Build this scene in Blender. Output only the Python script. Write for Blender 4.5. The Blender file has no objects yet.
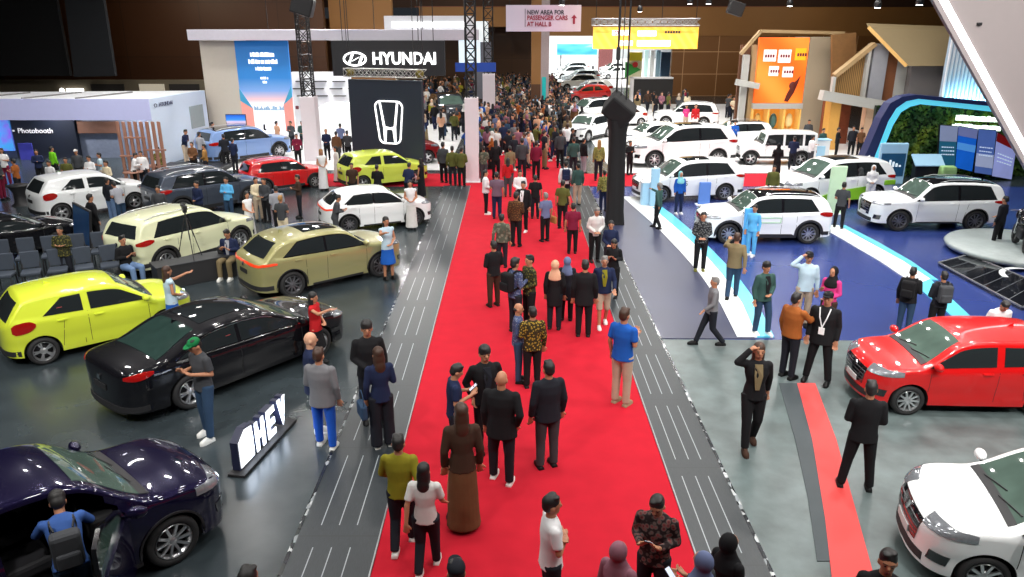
import bpy, bmesh, math, random
from mathutils import Vector, Matrix
from mathutils.bvhtree import BVHTree

# ------------------------------------------------------------------ camera, world, exposure
SC = bpy.context.scene
COL = SC.collection
FPX, PITCH, CH = 760.0, math.radians(19.12), 6.35
cam_d = bpy.data.cameras.new('camera')
cam_d.sensor_width = 36.0
cam_d.lens = FPX / 1024 * 36
cam_d.clip_end = 500
cam = bpy.data.objects.new('camera', cam_d)
COL.objects.link(cam)
cam.location = (0, 0, CH)
cam.rotation_euler = (math.pi / 2 - PITCH, 0, 0)
SC.camera = cam
w = bpy.data.worlds.new('world'); SC.world = w; w.use_nodes = True
w.node_tree.nodes['Background'].inputs[0].default_value = (0.75, 0.85, 1.0, 1)
w.node_tree.nodes['Background'].inputs[1].default_value = 0.03
SC.view_settings.view_transform = 'Standard'
SC.view_settings.look = 'None'
SC.view_settings.exposure = -0.22
SC.view_settings.gamma = 1.0
SC.view_settings.use_curve_mapping = False
SC.cycles.caustics_reflective = False; SC.cycles.caustics_refractive = False
rnd = random.Random(7)

# ------------------------------------------------------------------ from the photograph's pixels to places in the hall
CP, SP = math.cos(PITCH), math.sin(PITCH)
def ray(px, py):
    dx = (px - 512) / FPX; dd = (py - 288.5) / FPX
    return Vector((dx, CP - dd * SP, -(SP + dd * CP)))
def g(px, py, z=0.0):                 # the point at height z seen at that pixel
    r = ray(px, py); t = (z - CH) / r.z
    return Vector((r.x * t, r.y * t, z))
def at(px, py, Y):                    # the point at depth Y seen at that pixel
    r = ray(px, py); t = Y / r.y
    return Vector((r.x * t, Y, CH + r.z * t))
def gy(py, z=0.0): return g(512, py, z).y
def zat(py, Y): return at(512, py, Y).z
def px_of(p):
    zc = p[1] * CP + (CH - p[2]) * SP
    yy = -(p[2] - CH) * CP - p[1] * SP
    return 512 + FPX * p[0] / zc, 288.5 + FPX * yy / zc * 1.0

# ------------------------------------------------------------------ materials
MATS = {}
def mat(name, col, rough=0.6, metal=0.0, emit=0.0, coat=0.0, var=0.06, scale=6.0, spec=0.5, ecol=None):
    if name in MATS: return MATS[name]
    m = bpy.data.materials.new(name); m.use_nodes = True
    nt = m.node_tree; b = nt.nodes['Principled BSDF']
    b.inputs['Roughness'].default_value = rough
    b.inputs['Metallic'].default_value = metal
    b.inputs['Specular IOR Level'].default_value = spec
    if coat: b.inputs['Coat Weight'].default_value = coat; b.inputs['Coat Roughness'].default_value = 0.03
    c = tuple(col) + (1,) if len(col) == 3 else col
    if var > 0:
        tc = nt.nodes.new('ShaderNodeTexCoord'); n = nt.nodes.new('ShaderNodeTexNoise'); n.inputs['Scale'].default_value = scale
        mx = nt.nodes.new('ShaderNodeMix'); mx.data_type = 'RGBA'
        mx.inputs['A'].default_value = tuple(max(0, v * (1 - var)) for v in c[:3]) + (1,)
        mx.inputs['B'].default_value = tuple(min(1, v * (1 + var)) for v in c[:3]) + (1,)
        nt.links.new(tc.outputs['Object'], n.inputs['Vector']); nt.links.new(n.outputs['Fac'], mx.inputs['Factor'])
        nt.links.new(mx.outputs['Result'], b.inputs['Base Color'])
    else: b.inputs['Base Color'].default_value = c
    if emit:
        b.inputs['Emission Color'].default_value = tuple(ecol or col)[:3] + (1,)
        b.inputs['Emission Strength'].default_value = emit
    MATS[name] = m
    return m
def hexc(r, g_, b):                    # sRGB 0-255 to linear
    f = lambda v: (v / 255 / 12.92) if v / 255 <= 0.04045 else ((v / 255 + 0.055) / 1.055) ** 2.4
    return (f(r), f(g_), f(b))
def ramp_mat(name, build, rough=0.6, metal=0.0, coat=0.0, spec=0.5, emit=0.0):
    """build(nt) returns a colour socket."""
    if name in MATS: return MATS[name]
    m = bpy.data.materials.new(name); m.use_nodes = True
    nt = m.node_tree; b = nt.nodes['Principled BSDF']
    s = build(nt)
    nt.links.new(s, b.inputs['Base Color'])
    b.inputs['Roughness'].default_value = rough; b.inputs['Metallic'].default_value = metal
    b.inputs['Specular IOR Level'].default_value = spec
    b.inputs['Coat Weight'].default_value = coat
    if emit: nt.links.new(s, b.inputs['Emission Color']); b.inputs['Emission Strength'].default_value = emit
    MATS[name] = m
    return m
def ramp(nt, fac, stops, mode='LINEAR'):
    r = nt.nodes.new('ShaderNodeValToRGB'); r.color_ramp.interpolation = mode
    e = r.color_ramp.elements
    while len(e) < len(stops): e.new(0.5)
    for i, (p, c) in enumerate(stops): e[i].position = p; e[i].color = tuple(c)[:3] + (1,)
    nt.links.new(fac, r.inputs['Fac']); return r.outputs['Color']
def texco(nt, kind='Object', scale=(1, 1, 1), rot=(0, 0, 0), loc=(0, 0, 0)):
    tc = nt.nodes.new('ShaderNodeTexCoord'); mp = nt.nodes.new('ShaderNodeMapping')
    mp.inputs['Scale'].default_value = scale; mp.inputs['Rotation'].default_value = rot; mp.inputs['Location'].default_value = loc
    nt.links.new(tc.outputs[kind], mp.inputs['Vector']); return mp.outputs['Vector']

# ------------------------------------------------------------------ meshes
class MB:
    def __init__(s): s.v = []; s.f = []; s.smooth = []
    def add(s, vs, fs, smooth=False):
        b = len(s.v); s.v += [tuple(v) for v in vs]; s.f += [tuple(i + b for i in f) for f in fs]; s.smooth += [smooth] * len(fs); return s
    def box(s, x0, y0, z0, x1, y1, z1, M=None):
        vs = [Vector(p) for p in ((x0,y0,z0),(x1,y0,z0),(x1,y1,z0),(x0,y1,z0),(x0,y0,z1),(x1,y0,z1),(x1,y1,z1),(x0,y1,z1))]
        if M is not None: vs = [M @ v for v in vs]
        return s.add(vs, [(0,3,2,1),(4,5,6,7),(0,1,5,4),(1,2,6,5),(2,3,7,6),(3,0,4,7)])
    def bbox(s, x0, y0, z0, x1, y1, z1, b=0.01, M=None):     # box with chamfered vertical and horizontal edges
        bm = bmesh.new(); bmesh.ops.create_cube(bm, size=1)
        for v in bm.verts: v.co = Vector(((x0+x1)/2 + v.co.x*(x1-x0), (y0+y1)/2 + v.co.y*(y1-y0), (z0+z1)/2 + v.co.z*(z1-z0)))
        bmesh.ops.bevel(bm, geom=bm.edges[:], offset=b, segments=2, affect='EDGES', profile=0.5)
        bm.verts.index_update(); vs = [M @ v.co if M is not None else v.co.copy() for v in bm.verts]
        s.add(vs, [[v.index for v in f.verts] for f in bm.faces]); bm.free(); return s
    def tube(s, p0, p1, r0, r1=None, n=10, smooth=True, caps=True):
        p0, p1 = Vector(p0), Vector(p1); r1 = r0 if r1 is None else r1
        d = p1 - p0
        if d.length < 1e-6: return s
        q = d.to_track_quat('Z', 'Y'); vs = []
        for p, r in ((p0, r0), (p1, r1)):
            for i in range(n):
                a = 2*math.pi*i/n; vs.append(p + q @ Vector((r*math.cos(a), r*math.sin(a), 0)))
        s.add(vs, [(i, (i+1) % n, n+(i+1) % n, n+i) for i in range(n)], smooth)
        if caps: s.add(vs[:n], [tuple(range(n-1, -1, -1))]); s.add(vs[n:], [tuple(range(n))])
        return s
    def bar(s, p0, p1, w, h, up=(0, 0, 1)):                  # a rectangular bar
        p0, p1 = Vector(p0), Vector(p1); d = (p1-p0).normalized(); u = Vector(up)
        sd = d.cross(u)
        if sd.length < 1e-4: sd = d.cross(Vector((0, 1, 0)))
        sd.normalize(); u = sd.cross(d)
        vs = [p + sd*a*w/2 + u*b*h/2 for p in (p0, p1) for a, b in ((-1,-1),(1,-1),(1,1),(-1,1))]
        return s.add(vs, [(3,2,1,0),(4,5,6,7),(0,1,5,4),(1,2,6,5),(2,3,7,6),(3,0,4,7)])
    def ell(s, c, r, nu=14, nv=9, M=None):
        vs = []; fs = []
        for j in range(nv+1):
            t = math.pi*j/nv
            for i in range(nu):
                a = 2*math.pi*i/nu
                p = Vector((r[0]*math.sin(t)*math.cos(a), r[1]*math.sin(t)*math.sin(a), r[2]*math.cos(t)))
                if M is not None: p = M @ p
                vs.append(p + Vector(c))
        for j in range(nv):
            for i in range(nu): fs.append((j*nu+i, (j+1)*nu+i, (j+1)*nu+(i+1) % nu, j*nu+(i+1) % nu))
        return s.add(vs, fs, True)
    def rings(s, rings, smooth=True, cap=True, closed=True):  # rings: lists of points, same count
        n = len(rings[0]); vs = [p for r in rings for p in r]; fs = []
        for j in range(len(rings)-1):
            for i in range(n if closed else n-1): fs.append((j*n+i, j*n+(i+1) % n, (j+1)*n+(i+1) % n, (j+1)*n+i))
        s.add(vs, fs, smooth)
        if cap: s.add(rings[0], [tuple(range(n-1, -1, -1))]); s.add(rings[-1], [tuple(range(n))])
        return s
    def lathe(s, prof, c=(0, 0, 0), axis='Z', n=32, smooth=True):
        R = []
        for r, h in prof:
            ring = []
            for i in range(n):
                a = 2*math.pi*i/n
                p = Vector((r*math.cos(a), r*math.sin(a), h))
                if axis == 'Y': p = Vector((p.x, p.z, p.y))
                ring.append(p + Vector(c))
            R.append(ring)
        return s.rings(R, smooth, cap=False)
    def prism(s, poly, a, b, axis='Z'):                       # polygon (2D) extruded from a to b
        def P(u, v, t): return (u, v, t) if axis == 'Z' else ((u, t, v) if axis == 'Y' else (t, u, v))
        n = len(poly)
        vs = [P(u, v, a) for u, v in poly] + [P(u, v, b) for u, v in poly]
        s.add(vs, [tuple(range(n-1, -1, -1)), tuple(range(n, 2*n))] + [(i, (i+1) % n, n+(i+1) % n, n+i) for i in range(n)])
        return s
    def mesh(s, name):
        me = bpy.data.meshes.new(name); me.from_pydata(s.v, [], s.f)
        me.polygons.foreach_set('use_smooth', s.smooth); me.update(); return me
    def build(s, name, m, parent=None, loc=None, fix=True):
        me = s.mesh(name)
        if fix:
            bm = bmesh.new(); bm.from_mesh(me); bmesh.ops.recalc_face_normals(bm, faces=bm.faces); bm.to_mesh(me); bm.free()
        return link(name, me, m, parent, loc)
def link(name, me, m, parent=None, loc=None):
    if m is not None and len(me.materials) == 0: me.materials.append(m)
    o = bpy.data.objects.new(name, me); COL.objects.link(o)
    if parent is not None: o.parent = parent
    if loc is not None: o.location = loc
    return o
def empty(name, loc=(0, 0, 0), rz=0.0, scale=1.0):
    o = bpy.data.objects.new(name, None); COL.objects.link(o); o.location = loc; o.rotation_euler = (0, 0, rz); o.scale = (scale,)*3; return o
def tag(o, label=None, cat=None, group=None, kind=None):
    if label: o['label'] = label
    if cat: o['category'] = cat
    if group: o['group'] = group
    if kind: o['kind'] = kind
    return o
def struct(o): o['kind'] = 'structure'; return o
KIDS = {}
def copy_tree(o, parent=None, remat=None):
    c = o.copy(); COL.objects.link(c); c.parent = parent
    if remat and c.type == 'MESH':
        for sl in c.material_slots:
            if sl.material and sl.material.name in remat:
                nm = remat[sl.material.name]; sl.link = 'OBJECT'; sl.material = nm
    for ch in o.children: copy_tree(ch, c, remat)
    return c
FORM = bpy.data.scenes.new('forming')       # small side scene in which modifiers are evaluated, removed at the end
def formed(o):
    FORM.collection.objects.link(o)
    with bpy.context.temp_override(scene=FORM, view_layer=FORM.view_layers[0]):
        dg = bpy.context.evaluated_depsgraph_get(); me = bpy.data.meshes.new_from_object(o.evaluated_get(dg))
    bpy.data.objects.remove(o); return me
def text_mesh(s, size, depth=0.02, align='CENTER', bold=0.0):
    cu = bpy.data.curves.new('lettering', 'FONT'); cu.body = s; cu.size = size; cu.extrude = depth/2; cu.align_x = align; cu.align_y = 'CENTER'
    cu.fill_mode = 'BOTH'; cu.resolution_u = 3; cu.offset = bold
    o = bpy.data.objects.new('lettering', cu)
    me = formed(o); bpy.data.curves.remove(cu); return me
def text(name, s, size, m, loc, rz=0, parent=None, depth=0.02, align='CENTER', sx=1.0, bold=0.0, rx=math.pi/2):
    me = text_mesh(s, size, depth, align, bold)
    me.materials.clear(); me.materials.append(m)
    o = bpy.data.objects.new(name, me); COL.objects.link(o); o.location = loc; o.rotation_euler = (rx, 0, rz); o.scale = (sx, 1, 1)
    if parent is not None: o.parent = parent
    return o
# ------------------------------------------------------------------ cars
def pchip(pts):
    xs = [p[0] for p in pts]; ys = [p[1] for p in pts]; n = len(xs)
    h = [xs[i+1]-xs[i] for i in range(n-1)]; d = [(ys[i+1]-ys[i])/h[i] for i in range(n-1)]
    m = [d[0]] + [0]*(n-2) + [d[-1]]
    for i in range(1, n-1):
        if d[i-1]*d[i] > 0:
            w1 = 2*h[i]+h[i-1]; w2 = h[i]+2*h[i-1]; m[i] = (w1+w2)/(w1/d[i-1]+w2/d[i])
    def f(x):
        if x <= xs[0]: return ys[0]
        if x >= xs[-1]: return ys[-1]
        i = 0
        while xs[i+1] < x: i += 1
        t = (x-xs[i])/h[i]; t2 = t*t; t3 = t2*t
        return (2*t3-3*t2+1)*ys[i] + (t3-2*t2+t)*h[i]*m[i] + (-2*t3+3*t2)*ys[i+1] + (t3-t2)*h[i]*m[i+1]
    return f

PAINT = mat('paint_base', (0.8, 0.8, 0.8), 0.3, coat=1.0, var=0)
def paint(name, col, metal=0.0, rough=0.32, var=0.0):
    m = mat('paint_'+name, col, rough, metal, coat=1.0, var=var, spec=.3 if max(col) > .05 else .05); return m
M_GLASS = mat('tinted_glass', (0.016, 0.020, 0.022), 0.04, spec=0.55, coat=0.2, var=0)
M_SHIELD = mat('windshield_glass', hexc(78, 96, 88), 0.05, spec=0.6, coat=0.2, var=0.45, scale=2.4)
M_TYRE = mat('tyre_rubber', (0.014, 0.014, 0.015), 0.75)
M_RIM = mat('machined_rim', (0.72, 0.73, 0.75), 0.28, 0.9)
M_RIMD = mat('dark_rim', (0.05, 0.05, 0.055), 0.4, 0.6)
M_PLAST = mat('black_plastic', (0.018, 0.018, 0.02), 0.55)
M_GLOSSBLK = mat('gloss_black', (0.008, 0.008, 0.010), 0.08, coat=0.8, var=0)
M_CHROME = mat('chrome', (0.8, 0.81, 0.83), 0.12, 1.0, var=0)
M_LAMP = mat('headlamp_lens', (0.30, 0.32, 0.35), 0.12, 0.5, coat=1.0, var=0.3, scale=30)
M_TAIL = mat('tail_lamp_red', hexc(150, 14, 12), 0.15, coat=1.0, emit=0.12, var=0.25, scale=20)
M_TAILBAR = mat('tail_bar_lit', hexc(214, 60, 30), 0.2, coat=1.0, emit=0.7, var=0.3, scale=20)
M_PLATE = mat('plate_white', (0.7, 0.7, 0.7), 0.5)
M_SEAM = mat('panel_gap', (0.01, 0.01, 0.01), 0.8, var=0)
M_ORANGE = mat('lamp_lit_orange', hexc(255, 110, 40), 0.3, emit=1.6, var=0)
M_UNDER = mat('underbody', (0.012, 0.012, 0.013), 0.85)

STY = {
 'hatch': dict(L=3.82, W=1.68, H=1.49, wb=2.42, R=0.295, fo=0.74, belt=(0.63, 0.70), p=2.5, a=0.50, ta=0.38,
   top=[(0,.44),(.004,.56),(.02,.645),(.035,.69),(.10,.90),(.125,.958),(.16,.972),(.28,.995),(.42,1.0),(.53,.985),(.585,.955),(.74,.70),(.765,.672),(.86,.645),(.93,.60),(.975,.53),(.992,.46),(1,.36)],
   cowl=.75, wst=.585, win=[(.20,.395,.30,.395),(.43,.735,.43,.60)], rg=(.67,.90), bp='body', hl=(.50,.585), tl=(.50,.655), tla=(46, 68)),
 'coupe_suv': dict(L=4.39, W=1.80, H=1.59, wb=2.61, R=0.345, fo=0.86, belt=(0.645, 0.70), p=2.6, a=0.5, ta=0.40,
   top=[(0,.42),(.004,.56),(.015,.64),(.03,.672),(.055,.70),(.15,.90),(.19,.945),(.27,.98),(.42,1.0),(.52,.985),(.585,.95),(.715,.70),(.735,.682),(.85,.655),(.93,.615),(.98,.55),(.993,.48),(1,.36)],
   cowl=.725, wst=.585, win=[(.17,.43,.27,.43),(.445,.715,.445,.60)], rg=(.70,.90), bp='black', hl=(.53,.60), tl=(.575,.63), sun=True, clad='body', bar=True),
 'suv': dict(L=4.33, W=1.78, H=1.62, wb=2.62, R=0.345, fo=0.86, belt=(0.635, 0.68), p=2.7, a=0.5, ta=0.36,
   top=[(0,.42),(.004,.58),(.015,.66),(.03,.70),(.075,.90),(.095,.945),(.15,.972),(.30,.997),(.44,1.0),(.53,.985),(.59,.95),(.715,.69),(.735,.672),(.85,.65),(.93,.612),(.98,.55),(.993,.48),(1,.34)],
   cowl=.725, wst=.59, win=[(.14,.40,.20,.40),(.42,.715,.42,.605)], rg=(.69,.89), bp='black', hl=(.51,.585), tl=(.56,.65), clad='black', rails=True),
 'big_suv': dict(L=4.80, W=1.86, H=1.80, wb=2.75, R=0.385, fo=0.95, belt=(0.62, 0.655), p=2.8, a=0.45, ta=0.32, sill=.30,
   top=[(0,.45),(.003,.60),(.012,.67),(.025,.71),(.06,.90),(.08,.945),(.14,.97),(.30,.997),(.42,1.0),(.51,.985),(.57,.95),(.69,.69),(.71,.672),(.85,.655),(.93,.625),(.98,.57),(.993,.50),(1,.36)],
   cowl=.70, wst=.57, win=[(.10,.37,.15,.37),(.39,.69,.39,.585)], rg=(.68,.89), bp='black', hl=(.53,.585), tl=(.56,.62), clad='thin', rails=True),
 'mpv': dict(L=4.76, W=1.85, H=1.75, wb=2.85, R=0.35, fo=0.92, belt=(0.62, 0.665), p=2.6, a=0.5, ta=0.36,
   top=[(0,.42),(.004,.58),(.015,.66),(.03,.70),(.085,.90),(.11,.945),(.17,.97),(.32,.997),(.44,1.0),(.54,.985),(.61,.94),(.755,.665),(.775,.645),(.87,.615),(.94,.57),(.98,.51),(.993,.45),(1,.33)],
   cowl=.765, wst=.61, win=[(.13,.38,.20,.38),(.40,.75,.40,.625)], rg=(.68,.88), bp='black', hl=(.47,.55), tl=(.56,.63), clad='thin', sun=True),
 'sedan': dict(L=4.97, W=1.86, H=1.45, wb=2.83, R=0.34, fo=0.98, belt=(0.645, 0.70), p=2.6, a=0.55, ta=0.5,
   top=[(0,.44),(.004,.58),(.012,.68),(.025,.725),(.08,.748),(.13,.76),(.30,.955),(.38,.99),(.46,1.0),(.54,.98),(.59,.945),(.735,.72),(.755,.70),(.86,.66),(.93,.61),(.975,.55),(.992,.48),(1,.36)],
   cowl=.745, wst=.59, win=[(.20,.44,.32,.44),(.455,.735,.455,.605)], rgt=(.14,.305), bp='black', hl=(.52,.59), tl=(.60,.68), chromeline=True, sun=True),
 'boxy': dict(L=3.95, W=1.64, H=1.72, wb=2.55, R=0.345, fo=0.62, belt=(0.60, 0.60), p=4.0, a=0.14, ta=0.10, tumble=.06, sill=.36,
   top=[(0,.55),(.002,.72),(.006,.92),(.012,.965),(.03,.985),(.25,1.0),(.50,.995),(.635,.975),(.655,.955),(.695,.66),(.71,.64),(.85,.63),(.96,.615),(.985,.59),(.996,.54),(1,.42)],
   cowl=.70, tla=(34, 41), wst=.66, win=[(.05,.17,.05,.17),(.20,.42,.20,.42),(.45,.675,.45,.64)], rg=(.64,.90), bp='body', hl=(.46,.55), tl=(.38,.45), clad='black', box=True),
}
def build_car(style, paint_m=None, roof=None, rim='machined', wheel_n=5, openr=False, detail=True):
    S = STY[style]; L, W, H, wb, R = S['L'], S['W'], S['H'], S['wb'], S['R']
    xf = wb/2; xn = xf + S['fo']; xt = xn - L; Wh = W/2; Ra = R + 0.055
    ztf = pchip([(xt + a*L, b*H) for a, b in S['top']])
    X = lambda s: xt + s*L
    b0, b1 = S['belt'][0]*H, S['belt'][1]*H
    belt = lambda x: b1 + (b0-b1)*min(1, max(0, (x-X(.08))/(X(.75)-X(.08))))
    sill = S.get('sill', 0.21); p = S['p']; tum = S.get('tumble', .20)
    def plan(x):
        k = 1 - 0.035*((x-(xn+xt)/2)/(L/2))**2
        d = (xn-x)/S['a']
        if d < 1: k *= max(0.0, 1-(1-max(d, 0))**p)**(1/p)
        d = (x-xt)/S['ta']
        if d < 1: k *= max(0.0, 1-(1-max(d, 0))**(p+.4))**(1/(p+.4))
        return k
    def yside(x, z):
        zb = belt(x); zs = zb - 0.10; w0 = Wh
        if z < zs:
            t = (zs-z)/(zs-sill); y = w0*(1 - 0.012*t - 0.05*t**3) - 0.016*math.exp(-((t-.62)/.16)**2)
        elif z < zb: t = (z-zs)/(zb-zs); y = w0*(1-0.045*t*t)
        else: h = z-zb; y = w0*.955 - tum*h - tum*.9*h*h
        return y*plan(x)
    def bottom(x):
        z = sill + 0.10*max(0, (x-(xn-.5))/.5)**2*0 + 0.06*max(0, (xt+.6-x)/.6)
        for xa in (xf, xf-wb):
            dx = abs(x-xa)
            if dx <= Ra: z = max(z, R + math.sqrt(max(0, Ra*Ra-dx*dx)))
        return z
    xs = [xt + L*i/80 for i in range(81)]
    for i in range(1, 15):
        t = 1-math.cos(math.pi/2*i/15); xs += [xn - .5*t, xt + .42*t]
    for s, z in S['top']: xs.append(X(s))
    for xa in (xf, xf-wb):
        for i in range(-12, 13): xs.append(xa + Ra*math.sin(math.pi/2*i/12))
        xs += [xa-Ra-.003, xa+Ra+.003]
    xs = sorted(xs); st = [xs[0]]
    for x in xs[1:]:
        if x-st[-1] > 0.0028: st.append(x)
    st[-1] = xn
    NS, NA, NT = 15, 5, 8
    rings = []; under = []
    for x in st:
        zt = ztf(x); zb = min(bottom(x), zt-.04); pl = plan(x)
        hood = zt < belt(x)+.12
        rc = min(0.09 if not S.get('box') else .05, .45*(zt-zb)); cr = (.045 if not S.get('box') else .02)*pl
        if zt-zb-rc-cr < 0.02: rc = (zt-zb)*.4; cr = (zt-zb)*.2
        ze = zt-cr; side = []
        for i in range(NS): 
            z = zb + (ze-rc-zb)*i/(NS-1); side.append((yside(x, z), z))
        y0 = side[-1][0]; ry = min(rc*1.1, y0*.6)
        for i in range(1, NA+1):
            a = math.pi/2*i/NA; side.append((y0 - ry*(1-math.cos(a)), ze-rc+rc*math.sin(a)*1.0))
        ye = y0-ry
        for i in range(1, NT+1):
            t = 1-i/NT; side.append((ye*t, ze + cr*(1-t*t)))
        full = [(x, y, z) for y, z in side] + [(x, -y, z) for y, z in side[-2::-1]]
        rings.append([Vector(q) for q in full])
        yo = side[0][0]*.985; yi = max(0.0, min(yo, Wh-.30)); zf = min(sill+.02, zt-.03)
        under.append([Vector((x, y, z)) for y, z in ((yo, zb+.004), (yi, zb+.004), (yi*.99, zf), (0, zf), (-yi*.99, zf), (-yi, zb+.004), (-yo, zb+.004))])
    root = empty({'hatch':'hatchback_car','coupe_suv':'crossover_car','suv':'suv_car','big_suv':'large_suv_car','mpv':'minivan_car','sedan':'sedan_car','boxy':'offroad_car'}[style])
    n = len(rings[0]); vs = [q for r in rings for q in r]; fs = []; keepall = []
    for j in range(len(rings)-1):
        for i in range(n-1): fs.append((j*n+i, (j+1)*n+i, (j+1)*n+i+1, j*n+i+1))
    bvh = BVHTree.FromPolygons(vs, fs)
    door = None
    if openr:      # the front door on the -y side stands open: leave its panel out of the shell
        door = (X(.42), X(.70))
        def inside(f):
            c = sum((vs[i] for i in f), Vector())/4
            if c.y > -Wh*.62: return False
            if not (door[0] < c.x < door[1]+.1): return False
            if c.z < sill+.08: return False
            if c.z < belt(c.x): return c.x < door[1]
            return c.z < ztf(c.x)-.17 and c.x < X(.62)+(belt(c.x)+.50-c.z)*.7
        fs = [f for f in fs if not inside(f)]
    mb = MB(); mb.add(vs, fs, True)
    PM = paint_m or PAINT
    me = mb.mesh('body')
    link('body', me, PM, root)
    ub = MB(); ub.rings(under, smooth=False, cap=False, closed=False); ub.build('underbody', M_UNDER, root)
    # ---- patches laid on the shell
    def cast(o, d):
        h = bvh.ray_cast(o, d)
        if h[0] is None: h = bvh.find_nearest(o + d*3.0)
        return h[0]
    cN, cT = Vector((xn-.95, 0, 0)), Vector((xt+.95, 0, 0))
    def org(pl, u, v):
        if pl == 'L': return Vector((u, 3, v)), Vector((0, -1, 0))
        if pl == 'R': return Vector((u, -3, v)), Vector((0, 1, 0))
        if pl == 'T': return Vector((u, v, 3)), Vector((0, 0, -1))
        if pl == 'B': return Vector((xt-2, u, v)), Vector((1, 0, 0))
        a = math.radians(u)
        if pl == 'N': d = Vector((math.cos(a), math.sin(a), 0)); return cN + d*4 + Vector((0, 0, v)), -d
        if pl == 'E': d = Vector((-math.cos(a), math.sin(a), 0)); return cT + d*4 + Vector((0, 0, v)), -d
    def patch(name, pl, low, high, m, nv=4, off=0.004, th=0.006, parent=None, mbx=None):
        mb = mbx or MB(); nu = len(low); out = []; inn = []
        for i in range(nu):
            for j in range(nv+1):
                t = j/nv; u = low[i][0]*(1-t)+high[i][0]*t; v = low[i][1]*(1-t)+high[i][1]*t
                o, d = org(pl, u, v); h = cast(o, d)
                out.append(h - d*(off+th)); inn.append(h + d*.012)
        N = nv+1; f = []
        for i in range(nu-1):
            for j in range(nv): f.append((i*N+j, (i+1)*N+j, (i+1)*N+j+1, i*N+j+1))
        mb.add(out, f, True)
        bd = [i*N for i in range(nu)] + [(nu-1)*N+j for j in range(1, N)] + [i*N+nv for i in range(nu-2, -1, -1)] + [j for j in range(nv-1, 0, -1)]
        k = len(bd); mb.add([out[b] for b in bd] + [inn[b] for b in bd], [(i, (i+1) % k, k+(i+1) % k, k+i) for i in range(k)], False)
        if mbx is None: return mb.build(name, m, parent or root)
        return mb
    def lin(a, b, n): return [a + (b-a)*i/(n-1) for i in range(n)]
    def quad(name, pl, u0, v0, u1, v1, m, nu=6, nv=3, skew=0, **k):
        us = lin(u0, u1, nu); return patch(name, pl, [(u, v0) for u in us], [(u+skew, v1) for u in us], m, nv, **k)
    roofm = M_GLOSSBLK if roof == 'black' else None
    mg = 0.145 if not S.get('box') else 0.12
    # black roof
    if roofm:
        xa, xb = X(S['win'][0][2]-.08), X(S['wst'])
        us = lin(xa, xb, 16); patch('roof_panel', 'T', [(u, -Wh*.70) for u in us], [(u, Wh*.70) for u in us], roofm, 12, th=.004)
    elif S.get('sun') and roof != 'plain':
        us = lin(X(.34), X(.56), 9); patch('sunroof', 'T', [(u, -Wh*.52) for u in us], [(u, Wh*.52) for u in us], M_GLASS, 8, th=.003)
    # windshield
    us = lin(X(S['cowl']-.004), X(S['wst']+.004), 9)
    wy = lambda u: Wh*(.80 + (.655-.80)*(u-us[0])/(us[-1]-us[0]))
    ws = patch('windshield', 'T', [(u, -wy(u)) for u in us], [(u, wy(u)) for u in us], M_SHIELD, 12, th=.003)
    us2 = lin(X(S['cowl']+.012), X(S['cowl']-.012), 3)
    patch('cowl_panel', 'T', [(u, -Wh*.80) for u in us2], [(u, Wh*.80) for u in us2], M_PLAST, 12, th=.008)
    wp = MB()
    for k in (-.45, .15):
        pts = []
        for t in (0, .5, 1):
            o, d = org('T', X(S['cowl']) - .10*t - .02, Wh*(k+.55*t)); pts.append(cast(o, d)+Vector((0, 0, .02)))
        wp.tube(pts[0], pts[1], .009, n=5); wp.tube(pts[1], pts[2], .009, n=5)
    wp.build('wiper', M_PLAST, root)
    # rear glass
    if 'rg' in S:
        z0, z1 = S['rg'][0]*H, S['rg'][1]*H; ys = lin(-1, 1, 9)
        k0, k1 = (.74, .60) if not S.get('box') else (.72, .72)
        patch('rear_window', 'B', [(y*Wh*k0, z0) for y in ys], [(y*Wh*k1, z1) for y in ys], M_GLASS, 6, th=.003)
    else:
        us = lin(X(S['rgt'][0]), X(S['rgt'][1]), 9); wy2 = lambda u: Wh*(.76+(.62-.76)*(u-us[0])/(us[-1]-us[0]))
        patch('rear_window', 'T', [(u, -wy2(u)) for u in us], [(u, wy2(u)) for u in us], mat('rear_glass_green', hexc(38, 56, 52), .05, coat=.3, var=.3), 10, th=.003)
    # side windows
    for pl in ('L', 'R'):
        W0 = S['win']
        if S['bp'] == 'black' and not (openr and pl == 'R'):
            xl0, xl1, xh0, xh1 = X(W0[0][0])-.03, X(W0[-1][1])+.03, X(W0[0][2])-.02, X(W0[-1][3])+.01
            a = lin(xl0, xl1, 26); b = lin(xh0, xh1, 26)
            patch('window_trim', pl, [(u, belt(u)-.012) for u in a], [(u, ztf(u)-mg+.022) for u in b], M_GLOSSBLK, 6, off=.001, th=.004)
        for wi, (l0, l1, h0, h1) in enumerate(W0):
            if openr and pl == 'R' and wi == len(W0)-1: continue
            a = lin(X(l0), X(l1), 14); b = lin(X(h0), X(h1), 14)
            patch('side_window', pl, [(u, belt(u)+.012) for u in a], [(max(u, 0) if 0 else u, ztf(u)-mg) for u in b], M_GLASS, 6, off=.006, th=.003)
        if S.get('chromeline'):
            a = lin(X(W0[0][0])-.03, X(W0[-1][1])+.03, 20)
            patch('window_chrome', pl, [(u, belt(u)-.022) for u in a], [(u, belt(u)-.006) for u in a], M_CHROME, 1, th=.008)
            b = lin(X(W0[0][0])-.03, X(W0[0][2]), 8); c = lin(X(W0[0][2]), X(W0[-1][3]), 12)[1:]
            line = [(u, belt(b[0])+(ztf(b[-1])-mg-belt(b[0]))*i/7) for i, u in enumerate(b)] + [(u, ztf(u)-mg) for u in c]
            patch('window_chrome', pl, [(u, z+.012) for u, z in line], [(u, z+.028) for u, z in line], M_CHROME, 1, th=.008)
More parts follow.
